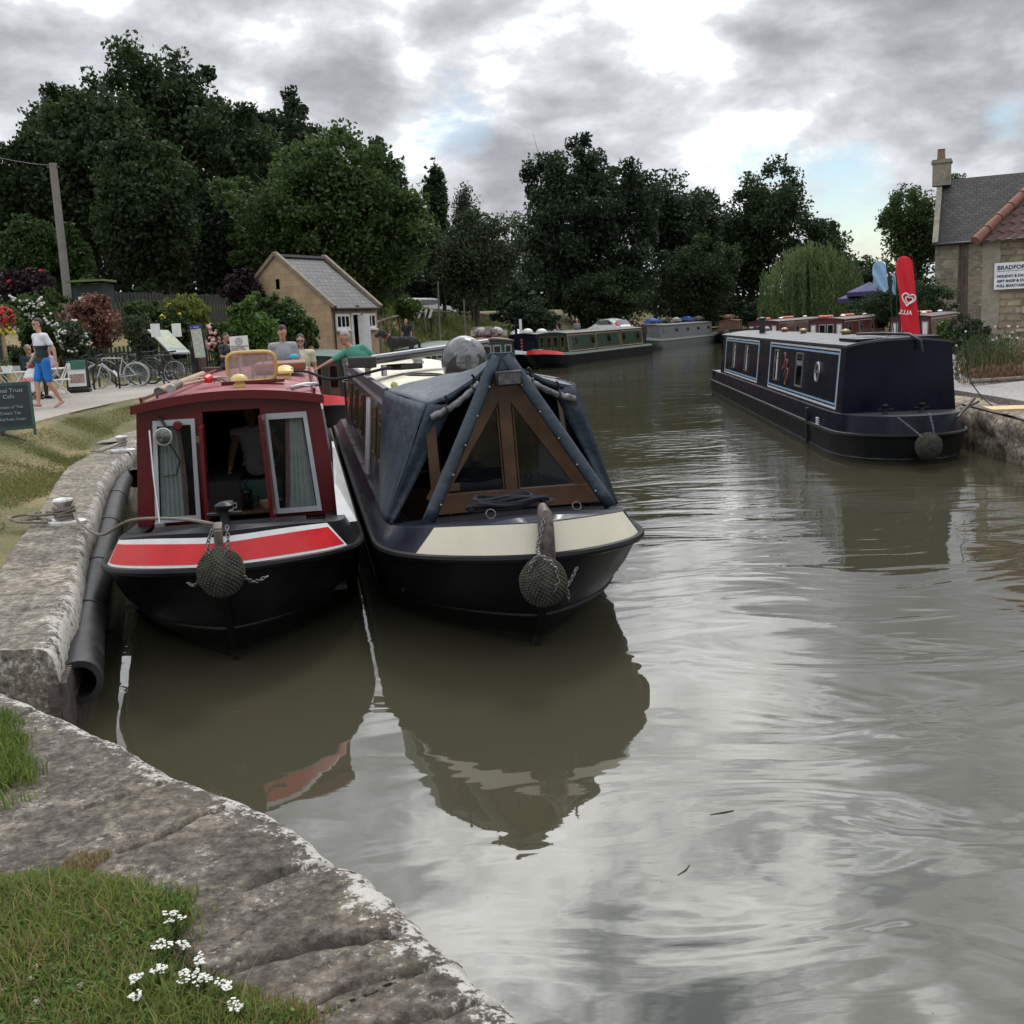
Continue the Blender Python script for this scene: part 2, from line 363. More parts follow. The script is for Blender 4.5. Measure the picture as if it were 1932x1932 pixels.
# ================================================================== water
def water_mat():
    m, t, n, l, p = nt('canal_water')
    p.inputs['Base Color'].default_value = (.056,.052,.032,1); p.inputs['Roughness'].default_value = .02; p.inputs['IOR'].default_value = 1.72
    tc = n.new('ShaderNodeTexCoord'); sp = n.new('ShaderNodeSeparateXYZ'); l.new(tc.outputs['Object'], sp.inputs[0])
    def mr(v, a, b, c, d):
        q = n.new('ShaderNodeMapRange'); q.interpolation_type = 'SMOOTHSTEP'; l.new(v, q.inputs[0])
        for i, x in enumerate((a, b, c, d)): q.inputs[i+1].default_value = x
        return q.outputs[0]
    def no(scale, det, rough, sx, sy, rz=0, dist=0):
        mp = n.new('ShaderNodeMapping'); mp.inputs['Scale'].default_value = (sx, sy, 1); mp.inputs['Rotation'].default_value = (0,0,rz); l.new(tc.outputs['Object'], mp.inputs['Vector'])
        q = n.new('ShaderNodeTexNoise'); q.inputs['Scale'].default_value = scale; q.inputs['Detail'].default_value = det; q.inputs['Roughness'].default_value = rough; q.inputs['Distortion'].default_value = dist
        l.new(mp.outputs[0], q.inputs['Vector']); return q.outputs['Fac']
    def mul(a, b):
        q = n.new('ShaderNodeMath'); q.operation = 'MULTIPLY'
        for i, v in enumerate((a, b)):
            if isinstance(v, (int, float)): q.inputs[i].default_value = v
            else: l.new(v, q.inputs[i])
        return q.outputs[0]
    def add(a, b):
        q = n.new('ShaderNodeMath'); q.operation = 'ADD'; l.new(a, q.inputs[0]); l.new(b, q.inputs[1]); return q.outputs[0]
    patch = mr(no(.16, 2, .5, .6, 1.6, .2), .44, .60, 0, 1)
    far = mr(sp.outputs['Y'], 8, 19, 0, 1)
    calm = mr(sp.outputs['X'], -.6, 2.2, .28, 1.0)
    h = mul(no(.9, 2, .5, .7, 1.5, .5, 1.4), mul(calm, .016))                        # slow swells
    h = add(h, mul(no(4.5, 3, .5, .6, 1.4, .3), mul(add(mul(far, .9), mr(sp.outputs['X'], -1, 3, .07, .26)), .0042)))
    h = add(h, mul(no(14, 3, .55, .5, 1.3, .1), mul(mul(far, patch), .0040)))
    # a ring ripple in the middle distance
    ctr = U(1265, 835)
    dv = n.new('ShaderNodeVectorMath'); dv.operation = 'DISTANCE'; l.new(tc.outputs['Object'], dv.inputs[0]); dv.inputs[1].default_value = ctr
    nn = no(.7, 2, .5, 1, 1); sn = n.new('ShaderNodeMath'); sn.operation = 'SINE'
    l.new(add(mul(dv.outputs['Value'], 17.0), mul(nn, 7)), sn.inputs[0])
    h = add(h, mul(mul(sn.outputs[0], mr(dv.outputs['Value'], .4, 3.4, 1, 0)), .0017))
    b = n.new('ShaderNodeBump'); b.inputs['Strength'].default_value = 1; b.inputs['Distance'].default_value = 1.0
    l.new(h, b.inputs['Height']); l.new(b.outputs['Normal'], p.inputs['Normal'])
    return m
wb = MB(); wb.add([(-60,-30,0),(80,-30,0),(80,130,0),(-60,130,0)], [(0,1,2,3)])
tag(wb.build('water', water_mat()), kind='structure')
# ================================================================== the canal bed outline
edgepx = [(0,1296),(53,1317.5),(106,1341),(211.6,1386),(296,1428.6),(370,1465.6),(497,1518.5),(582,1563.5),(643,1616),(690,1633),(793.5,1727.5),(873,1799),(1022,1932)]
fore = [U(x, y, .55) for x, y in edgepx]
e0 = fore[-1]+(fore[-1]-fore[-3]).normalized()*3.4
fore = [fore[0]+(fore[0]-fore[2])*1.4]+fore+[e0]                                  # from far left to behind the camera
farin = [U(x, y, .67) for x, y in ((100,1222),(112,1190),(125.6,1160),(147.6,1100),(165,999.6),(176,981),(188.5,937),(201,902),(220,874),(243.4,856))]
farin += [Vector((-6.35,18.5,.75)), Vector((-6.4,23,.75)), Vector((-5.9,32,.75)), Vector((-4.2,44,.75)), Vector((-1.2,58,.75)), Vector((3.6,69,.75)), Vector((9.5,82,.75)), Vector((14.5,91,.75)), Vector((19,100,.75)), Vector((26,107,.75))]
rightb = [Vector(p) for p in ((26,100,0),(24,90,0),(22,80,0),(24,70,0),(26,64,0),(25,40,0),(20,36,0),(9.0,35,0),(7.9,28,0),(7.35,20,0),(7.25,16.5,0),(7.15,14.5,0),(7.0,12,0),(6.9,6,0),(6.9,-4,0))]
canal = [Vector((p.x, p.y, 0)) for p in fore[::-1]]+[Vector((p.x, p.y, 0)) for p in farin]+rightb
cpoly = np.array([(p.x, p.y) for p in canal])
def inside(X, Y, P):
    r = np.zeros(X.shape, bool); j = len(P)-1
    for i in range(len(P)):
        xi, yi = P[i]; xj, yj = P[j]
        c = ((yi > Y) != (yj > Y)) & (X < (xj-xi)*(Y-yi)/((yj-yi) if abs(yj-yi) > 1e-9 else 1e-9)+xi)
        r ^= c; j = i
    return r
def distseg(X, Y, P, closed=True):
    d = np.full(X.shape, 1e9); n = len(P)
    for i in range(n if closed else n-1):
        a = P[i]; b = P[(i+1) % n]; ab = b-a; L = max((ab**2).sum(), 1e-9)
        t = np.clip(((X-a[0])*ab[0]+(Y-a[1])*ab[1])/L, 0, 1)
        d = np.minimum(d, np.hypot(X-a[0]-t*ab[0], Y-a[1]-t*ab[1]))
    return d
fl = np.array([(-14,20),(-12.8,31),(-10.5,34.5),(-8.6,42),(-5.5,52),(-2,62),(4,76),(12,92),(24,112),(40,140)])   # far edge of the towpath
def landh(X, Y):
    X = np.asarray(X, float); Y = np.asarray(Y, float)
    # which side
    xw = np.interp(Y, [2,6,17,23,32,44,58,69,82,100,107], [-2.7,-2.7,-6.3,-6.4,-5.9,-4.2,-1.2,3.6,9.5,19,26])
    left = X < xw+.4
    dl = np.clip(xw-X, 0, 60)
    xf = np.interp(Y, fl[:,1], fl[:,0]); back = np.clip(xf-X, 0, 80)
    xn = np.interp(Y, [8,12,15.9,19,23,32,42,52,60,71,84,94,112], [-6.6,-7.0,-7.6,-8.05,-8.3,-8.0,-6.3,-3.6,-.8,4.6,10.5,16,26]); h = .65+np.clip((dl-.7)/np.clip(xw-xn-.75, .3, 9), 0, 1)*.42*np.clip((Y-4)/6, 0, 1)
    g = np.clip(back-.6, 0, 10)/10; h = h+g*g*(3-2*g)*2.3*np.clip((Y-26)/6, 0, 1)+np.clip(back-10, 0, 60)*.03
    # embankment right of the hut
    e = np.clip((Y-48)/6, 0, 1)*np.clip((Y-48)/6, 0, 1); h = h+np.clip(back-1.0, 0, 4)/4*e*.9*np.clip((80-Y)/12, 0, 1)
    hr = .60+np.clip(X-8.2, 0, 1)*.18+np.clip(X-12, 0, 40)*.01+np.clip(Y-60, 0, 60)*.01
    h = np.where(left, h, hr)
    # near bank
    near = (Y < 5.6) & (X < 3); h = np.where(near, .53, h)
    return h
def land():
    xs = np.unique(np.concatenate([np.arange(-9,9.01,.14), np.arange(-22,30,.5), np.arange(-60,80,2.0), [-400,-250,-150,-100,100,150,250,400]]))
    ys = np.unique(np.concatenate([np.arange(-3,20,.14), np.arange(20,112,.5), np.arange(112,180,4), [-40,-15,-8,220,300,500]]))
    X, Y = np.meshgrid(xs, ys); ins = inside(X, Y, cpoly); d = distseg(X, Y, cpoly)
    Z = landh(X, Y); Z = Z-.10*np.exp(-d/.3)
    nz = np.array([noise.noise((x*.8, y*.8, 0)) for x, y in zip(X.ravel(), Y.ravel())]).reshape(X.shape)
    Z = Z+nz*.035
    Z = np.where(ins | (d < .22), -1.3, Z)
    nr, nc = X.shape; V = np.stack([X.ravel(), Y.ravel(), Z.ravel()], 1)
    i = np.arange(nr-1)[:,None]*nc+np.arange(nc-1)[None]; F = np.stack([i, i+1, i+nc+1, i+nc], -1).reshape(-1, 4)
    me = bpy.data.meshes.new('ground'); me.vertices.add(len(V)); me.vertices.foreach_set('co', V.astype(np.float32).ravel())
    me.loops.add(F.size); me.loops.foreach_set('vertex_index', F.astype(np.int32).ravel()); me.polygons.add(len(F))
    me.polygons.foreach_set('loop_start', np.arange(0, F.size, 4, dtype=np.int32)); me.update(calc_edges=True)
    me.polygons.foreach_set('use_smooth', [True]*len(F))
    m, t, n, l, p = nt('dry_grass_ground'); tc = n.new('ShaderNodeTexCoord')
    a = n.new('ShaderNodeTexNoise'); a.inputs['Scale'].default_value = .5; a.inputs['Detail'].default_value = 6; l.new(tc.outputs['Object'], a.inputs['Vector'])
    r = ramp(n, [(.3, (.075,.09,.026)), (.5, (.135,.125,.05)), (.66, (.26,.19,.095))]); l.new(a.outputs['Fac'], r.inputs['Fac'])
    b = n.new('ShaderNodeTexNoise'); b.inputs['Scale'].default_value = 30; b.inputs['Detail'].default_value = 5; l.new(tc.outputs['Object'], b.inputs['Vector'])
    r2 = ramp(n, [(.3, .55), (.7, 1.3)]); l.new(b.outputs['Fac'], r2.inputs['Fac'])
    mx = n.new('ShaderNodeMix'); mx.data_type = 'RGBA'; mx.blend_type = 'MULTIPLY'; mx.inputs['Factor'].default_value = 1
    l.new(r.outputs['Color'], mx.inputs['A']); l.new(r2.outputs['Color'], mx.inputs['B']); l.new(mx.outputs['Result'], p.inputs['Base Color']); p.inputs['Roughness'].default_value = .95
    bp = n.new('ShaderNodeBump'); bp.inputs['Distance'].default_value = .03; l.new(b.outputs['Fac'], bp.inputs['Height']); l.new(bp.outputs['Normal'], p.inputs['Normal'])
    me.materials.append(m); o = bpy.data.objects.new('ground', me); C.objects.link(o); tag(o, kind='structure')
land()
# towpath
def tarmac(name, c, sc=60):
    m, t, n, l, p = nt(name); tc = n.new('ShaderNodeTexCoord')
    a = n.new('ShaderNodeTexNoise'); a.inputs['Scale'].default_value = .45; a.inputs['Detail'].default_value = 7; l.new(tc.outputs['Object'], a.inputs['Vector'])
    b = n.new('ShaderNodeTexVoronoi'); b.inputs['Scale'].default_value = sc; l.new(tc.outputs['Object'], b.inputs['Vector'])
    r = ramp(n, [(.3, tuple(x*.8 for x in c)), (.7, tuple(x*1.15 for x in c))]); l.new(a.outputs['Fac'], r.inputs['Fac'])
    r2 = ramp(n, [(0, .65), (.6, 1.25)]); l.new(b.outputs['Color'], r2.inputs['Fac'])
    mx = n.new('ShaderNodeMix'); mx.data_type = 'RGBA'; mx.blend_type = 'MULTIPLY'; mx.inputs['Factor'].default_value = 1
    l.new(r.outputs['Color'], mx.inputs['A']); l.new(r2.outputs['Color'], mx.inputs['B']); l.new(mx.outputs['Result'], p.inputs['Base Color']); p.inputs['Roughness'].default_value = .9
    bp = n.new('ShaderNodeBump'); bp.inputs['Distance'].default_value = .02; bp.inputs['Strength'].default_value = .6; l.new(b.outputs['Distance'], bp.inputs['Height']); l.new(bp.outputs['Normal'], p.inputs['Normal'])
    return m
nearl = np.array([(-6.6,8),(-7.0,12),(-7.6,15.9),(-8.05,19),(-8.3,23),(-8.0,32),(-6.3,42),(-3.6,52),(-.8,60),(4.6,71),(10.5,84),(16,94),(26,112),(42,140)])
rows = []
for y in list(np.arange(6, 60, .6))+list(np.arange(60, 130, 2)):
    xa = np.interp(y, nearl[:,1], nearl[:,0]); xb = np.interp(y, fl[:,1], fl[:,0])
    if y < 20: xb = -14-(20-y)*.3
    xs_ = np.linspace(xa, xb, 14); zs_ = landh(xs_, np.full(14, y))
    rows.append([Vector((x, y, 1.10+.004 if y < 1e9 else z)) for x, z in zip(xs_, zs_)])
pb = MB(); pb.grid(rows); tag(pb.build('towpath', tarmac('towpath_surface', (.27,.245,.215)), smooth=True), kind='structure')
kb = MB(); kp = cat_pts([Vector((x, y, 0)) for x, y in nearl[:9]], 6)
for a_, b_ in zip(kp, kp[1:]): kb.bar(Vector((a_.x, a_.y, 1.0)), Vector((b_.x, b_.y, 1.0)), .06, .22)
tag(kb.build('towpath_edging', stone), kind='structure')
gb = MB(); gp = []
for y in np.arange(-3, 34, 1.0):
    xe = np.interp(y, [-4,6,12,14.5,16.5,20,28,35], [6.9,6.9,7,7.15,7.25,7.35,7.9,9])+.50
    gp.append([Vector((x, y, .875+.02*noise.noise((x, y, 3)))) for x in np.linspace(xe, 34, 20)]); gp[-1][0].z = .80; gp[-1].insert(0, gp[-1][0]+Vector((0,0,-.35)))
gb.grid(gp, flip=True); tag(gb.build('gravel_yard', tarmac('gravel', (.25,.235,.225), 28), smooth=True), kind='structure')
# ================================================================== stone quays
def stonemat(name, base, white_edge, sc=1.0):
    m, t, n, l, p = nt(name); tc = n.new('ShaderNodeTexCoord'); uv = n.new('ShaderNodeUVMap'); sp = n.new('ShaderNodeSeparateXYZ'); l.new(uv.outputs[0], sp.inputs[0])
    def no(s, d, r, loc=0):
        mp = n.new('ShaderNodeMapping'); mp.inputs['Location'].default_value = (loc, loc*2, 0); l.new(tc.outputs['Object'], mp.inputs['Vector'])
        q = n.new('ShaderNodeTexNoise'); q.inputs['Scale'].default_value = s; q.inputs['Detail'].default_value = d; q.inputs['Roughness'].default_value = r; l.new(mp.outputs[0], q.inputs['Vector']); return q.outputs['Fac']
    big = no(1.3*sc, 5, .6); fine = no(26*sc, 8, .7, 3); mid = no(6*sc, 8, .7, 7); sp2 = no(55*sc, 4, .6, 11)
    b = base
    r = ramp(n, [(.3, tuple(x*.55 for x in b)), (.5, b), (.7, tuple(x*1.7 for x in b))]); l.new(mid, r.inputs['Fac'])
    rb = ramp(n, [(.3, (.75,.72,.72)), (.7, (1.35,1.3,1.15))]); l.new(big, rb.inputs['Fac'])
    mx = n.new('ShaderNodeMix'); mx.data_type = 'RGBA'; mx.blend_type = 'MULTIPLY'; mx.inputs['Factor'].default_value = 1; l.new(r.outputs['Color'], mx.inputs['A']); l.new(rb.outputs['Color'], mx.inputs['B'])
    rf = ramp(n, [(.34, .28), (.5, 1), (.64, 1.9)]); l.new(fine, rf.inputs['Fac'])
    m2 = n.new('ShaderNodeMix'); m2.data_type = 'RGBA'; m2.blend_type = 'MULTIPLY'; m2.inputs['Factor'].default_value = 1; l.new(mx.outputs['Result'], m2.inputs['A']); l.new(rf.outputs['Color'], m2.inputs['B'])
    out = m2.outputs['Result']
    def lay(src, mask, col):
        q = n.new('ShaderNodeMix'); q.data_type = 'RGBA'; l.new(mask, q.inputs['Factor']); l.new(src, q.inputs['A']); q.inputs['B'].default_value = (*col, 1); return q.outputs['Result']
    # lichen specks and the whitened edge
    def mth(op, a, b_, c=None):
        q = n.new('ShaderNodeMath'); q.operation = op
        for i, v in enumerate((a, b_, c)):
            if v is None: continue
            if isinstance(v, (int, float)): q.inputs[i].default_value = v
            else: l.new(v, q.inputs[i])
        return q.outputs[0]
    s1 = ramp(n, [(.60, 0), (.68, .8)]); l.new(mth('ADD', mth('MULTIPLY', sp2, .6), mth('MULTIPLY', mid, .45)), s1.inputs['Fac']); out = lay(out, s1.outputs['Color'], (.36,.34,.31))
    ed = mth('ADD', mth('MULTIPLY', sp.outputs['Y'], -white_edge), mth('ADD', mth('MULTIPLY', mid, 1.5), mth('ADD', mth('MULTIPLY', fine, 1.2), mth('MULTIPLY', sp2, 1.0))))
    s2 = ramp(n, [(.93, 0), (1.0, .85)]); ed = mth('MULTIPLY', ed, .56); l.new(ed, s2.inputs['Fac']); out = lay(out, s2.outputs['Color'], (.47,.455,.42))
    mo = ramp(n, [(.56, 0), (.7, .6)]); l.new(no(3.3*sc, 7, .7, 19), mo.inputs['Fac']); out = lay(out, mo.outputs['Color'], (.055,.055,.03))
    at = n.new('ShaderNodeAttribute'); at.attribute_name = 'crack'; out = lay(out, at.outputs['Fac'], (.02,.015,.012))
    l.new(out, p.inputs['Base Color']); p.inputs['Roughness'].default_value = .92
    bp = n.new('ShaderNodeBump'); bp.inputs['Distance'].default_value = .02; bp.inputs['Strength'].default_value = .9
    l.new(mth('ADD', mth('MULTIPLY', fine, .5), mid), bp.inputs['Height']); l.new(bp.outputs['Normal'], p.inputs['Normal'])
    return m
def smoothline(pts, step):
    q = cat_pts(pts, 60); out = [q[0]]
    for a in q[1:]:
        if (a-out[-1]).length >= step: out.append(a)
    return out
joints = [[(820,470),(700,500),(600,560),(430,625)],[(1225,640),(1000,700),(780,775)],[(1400,915),(1330,925),(1100,960),(900,1010),(780,1055)],[(1520,1040),(1280,1100),(930,1225)],[(660,350),(600,370),(520,402),(300,470)],[(1100,1236+80),(1750,1150)],[(130,100),(60,150)]]
joints = [[U(x*.529, 1277.8+y*.529, .55) for x, y in j] for j in joints]
def fore_quay():
    line = smoothline(fore, .015); N = len(line)
    vs_ = [-.0]; prof = []                       # (inland distance, z)
    prof += [(.05, -.9), (.045, -.4), (.02, .0), (.01, .2), (.0, .36), (0, .44), (.006, .485), (.02, .52), (.045, .542), (.075, .552)]
    prof += [(v, .555) for v in np.concatenate([np.arange(.1, 1.3, .014), np.arange(1.3, 2.6, .05)])]
    V = []; UV = []
    tang = [(line[min(i+3, N-1)]-line[max(i-3, 0)]).normalized() for i in range(N)]
    X = []; Y = []; Z = []; VV = []; UU = []; s = 0
    for i, p in enumerate(line):
        if i: s += (p-line[i-1]).length
        inl = Vector((tang[i].y, -tang[i].x, 0))        # to the landward side
        jit = .018*noise.noise((s*1.7, 0, 5))+.012*noise.noise((s*7, 3, 5))
        for v, z in prof:
            q = p+inl*(v+(jit if v < .3 else jit*max(0, 1-(v-.3)/.5))); X.append(q.x); Y.append(q.y); Z.append(z); VV.append(v); UU.append(s)
    X = np.array(X); Y = np.array(Y); Z = np.array(Z); VV = np.array(VV)
    top = VV > .07; d = np.full(X.shape, 9.0)
    wob = np.array([noise.noise((x*6, y*6, 0))*.02+noise.noise((x*22, y*22, 0))*.008 for x, y in zip(X, Y)])
    for k, j in enumerate(joints):
        P = np.array([(q.x, q.y) for q in j]); dd = np.abs(distseg(X, Y, P, False)+wob*.0); w = (.017 if k == 2 else .009)
        dx = distseg(X+wob, Y+wob, P, False)/w; d = np.minimum(d, dx)
    Z = np.where(Z > .4, Z-np.exp(-d**2)*.05, Z); crack = np.where(Z > .3, np.exp(-(d*.85)**2), 0)
    # each stone sits and leans a little differently, worn surface
    for i in range(len(X)):
        if Z[i] > -.2:
            a = noise.noise((X[i]*.9, Y[i]*.9, 2))*.006+noise.noise((X[i]*4, Y[i]*4, 1))*.005+noise.noise((X[i]*15, Y[i]*15, 1))*.005+noise.noise((X[i]*45, Y[i]*45, 1))*.0022
            k = 1 if VV[i] > .07 else .5; Z[i] += a*k
            if VV[i] <= .07: b = noise.noise((UU[i]*9, Z[i]*9, 4))*.012; X[i] += b; Y[i] += b
    m = MB(); m.v = list(zip(X.tolist(), Y.tolist(), Z.tolist())); nc = len(prof)
    m.f = [(i*nc+j, i*nc+j+1, (i+1)*nc+j+1, (i+1)*nc+j) for i in range(N-1) for j in range(nc-1)]; m.m = [0]*len(m.f)
    o = m.build('quay_wall', stonemat('weathered_coping', (.082,.072,.060), 2.5), smooth='full', uv=list(zip(UU, VV.tolist())))
    ca = o.data.attributes.new('crack', 'FLOAT', 'POINT'); ca.data.foreach_set('value', crack.astype(np.float32))
    tag(o, 'weathered stone coping with dark cracks and whitened edge, in the foreground beside the grass', 'quay wall')
fore_quay()
def far_quay():
    inn = farin[:]; outp = [U(x, y, .67) for x, y in ((-110,1235),(0,1078),(31,1025),(56.5,993),(88,943),(110,905),(132,880),(163,861),(188,846),(226,833))]
    outp += [Vector((-7.2,18.5,.75)), Vector((-7.2,24,.75)), Vector((-6.7,32,.75)), Vector((-5.0,44,.75)), Vector((-2.0,58,.75)), Vector((2.9,69.4,.75)), Vector((8.8,82.5,.75)), Vector((13.8,91.5,.75)), Vector((18.4,100.5,.75)), Vector((25.5,108,.75))]
    a = cat_pts(inn, 20); b = cat_pts(outp, 20)
    def res(q, n):
        L = [0]
        for i in range(1, len(q)): L.append(L[-1]+(q[i]-q[i-1]).length)
        ts = (np.linspace(0, 1, n)**2.2)*L[-1]; A = np.array([tuple(p) for p in q]); return [Vector((np.interp(t, L, A[:,0]), np.interp(t, L, A[:,1]), .67)) for t in ts]
    n = 520; a = res(a, n); b = res(b, n); rows = []; uv = []; s = 0; ck = []
    for i in range(n):
        if i: s += (a[i]-a[i-1]).length
        w = (b[i]-a[i]).length; inl = (b[i]-a[i]).normalized(); ex = .014*noise.noise((s*2, 0, 9))+.012*noise.noise((s*9, 1, 9)); row = []
        for v, z in ((.06,-.8),(.05,.1),(.04,.36),(0,.40),(-.005,.53),(.01,.61),(.035,.65),(.07,.665)): row.append((v+ex, z))
        for k in range(1, 26): row.append((.07+(w-.07)*k/25, .67))
        row += [(w+.01, .60), (w+.02, .3)]
        zz = .01*noise.noise((s*.6, 3, 3)); rr = []
        for v, z in row:
            q = a[i]+inl*v; nz = noise.noise((q.x*6, q.y*6, z*6))*.009+noise.noise((q.x*20, q.y*20, z*20))*.004
            jn = min(abs((s+.25*v+.3) % 1.35), abs(1.35-(s+.25*v+.3) % 1.35)); gr = .022*math.exp(-(jn/.014)**2)+(.008*math.exp(-((v-.30)/.01)**2) if z > .63 else 0)
            rr.append(Vector((q.x, q.y, z+zz+nz-(gr if z > .63 else 0)))); uv.append((s, v)); ck.append(.75*math.exp(-(jn/.016)**2)+(.4*math.exp(-((v-.30)/.014)**2) if z > .63 else 0))
        rows.append(rr)
    m = MB(); m.grid(rows, flip=True)
    # the near end face
    r0 = rows[0]; c = MB(); lo = [Vector((p.x, p.y, -.8)) for p in r0]; k0 = len(m.v)
    m.add(r0+lo, [(i, i+1, len(r0)+i+1, len(r0)+i) for i in range(len(r0)-1)]); uv += [(0, .1)]*(2*len(r0))
    o = m.build('quay_wall', stonemat('pale_coping', (.155,.142,.12), 3.2, .9), smooth='full', uv=uv)
    ck += [0]*(len(o.data.vertices)-len(ck)); ca = o.data.attributes.new('crack', 'FLOAT', 'POINT'); ca.data.foreach_set('value', np.array(ck, np.float32))
    tag(o, 'long curved pale stone quay between the lawn and the moored red boat', 'quay wall')
    # steel piles below the coping
    pb = MB()
    for i in range(0, 150):
        p = a[i]; q = a[i+1]; d = (q-p).normalized(); o_ = Vector((d.y, -d.x, 0))*(.02 if i % 2 else -.03)
        pb.bar(Vector((p.x, p.y, .1))+o_, Vector((q.x, q.y, .1))+o_, .05, .72)
    tag(pb.build('steel_piling', rusty), 'dark corrugated steel piling below the curved pale quay stones', 'piling')
    return a
qa = far_quay()
def right_quay():
    pts = [Vector(p) for p in ((6.9,4,.6),(6.95,9,.6),(7.0,12,.62),(7.12,13.6,.64),(7.22,14.9,.66),(7.3,16.5,.66),(7.38,20,.66),(7.9,28,.66),(9,34.6,.66))]
    L = cat_pts(pts, 40); rows = []; s = 0; uv = []
    for i, p in enumerate(L):
        if i: s += (p-L[i-1]).length
        row = []
        for v, z in ((0,-.6),(0,-.1),(0,.1),(-.02,.2),(0,.27),(0,.33),(-.03,.40),(-.02,.5),(.02,.60),(.08,.66),(.2,.69),(.35,.7),(.5,.72),(.65,.74),(.8,.78),(1.0,.78)):
            jn = abs(((s+.2*math.sin(s*2)) % .9)-.45); g = -.10*math.exp(-((.45-jn)/.05)**2)
            e = .08*noise.noise((s*1.6, z*3, 0))+.05*noise.noise((s*5, z*6, 2)); row.append(Vector((p.x-e+v-g*.8, p.y, z+.05*noise.noise((s*1.3, v*2, 7))*(z > .3)+(g if z > .55 else 0)))); uv.append((s, v+.3))
        rows.append(row)
    m = MB(); m.grid(rows); tag(m.build('quay_wall', stonemat('rough_quay', (.22,.19,.15), 1.2, .6), smooth='full', uv=uv), 'rough block stone quay at the right edge in front of the gravel yard', 'quay wall')
right_quay()
# ================================================================== narrowboats
class Hull:
    def __init__(s, L=12, W=1.04, zs=.60, zstem=.75, zd=.73, zdstem=.98, Lb=1.7, rake=.45, inset=.11, pw=2.2, q=2.0, stern=0):
        s.L=L; s.W=W; s.zs=zs; s.zstem=zstem; s.zd=zd; s.zdstem=zdstem; s.Lb=Lb; s.rake=rake; s.inset=inset; s.pw=pw; s.q=q; s.stern=stern
    def w(s, y, W, Lb, f=1):
        f = f if s.Lb > 1.6 else 1; g = max(0, min(1, (f-.35)/.65)); pw = 1.25+(s.pw-1.25)*g; q = 1.12+(s.q-1.12)*g
        u = max(0, 1-y/Lb); r = W*max(0, 1-u**pw)**(1/q)
        if s.stern:
            v = max(0, 1-(s.L-y)/s.stern); r *= max(.0, 1-v**2.4)**.5
        return r
    def fall(s, y): return math.exp(-(max(y, 0)/1.15)**1.4)
    def zS(s, y): return s.zs+(s.zstem-s.zs)*s.fall(y)
    def zD(s, y): return s.zd+(s.zdstem-s.zd)*s.fall(y)
    def strake(s, y, sd): return Vector((sd*s.w(y, s.W, s.Lb), y, s.zS(y)))
    def deck(s, y, sd):
        y2 = .07+y*(s.L-.07)/s.L
        return Vector((sd*s.w(y, s.W-s.inset, s.Lb*.97), y2, s.zD(y)))
    def bul(s, y, sd, v, off=0):
        a = s.strake(y, sd); b = s.deck(y, sd); p = a.lerp(b, v)
        if off:
            d = s.strake(y+.02, sd)-s.strake(max(0, y-.02), sd); n = Vector((d.y, -d.x, 0)).normalized()*sd; up = (b-a).normalized(); n = (n-up*n.dot(up)).normalized()
            p = p+n*off
        return p
    def ts(s, n=56): return [s.L*(i/(n-1))**2.3 for i in range(n)] if not s.stern else sorted(set([s.L*.5*(i/(n/2))**2.1 for i in range(n//2+1)]+[s.L-s.L*.5*(i/(n/2))**2.1 for i in range(n//2+1)]))
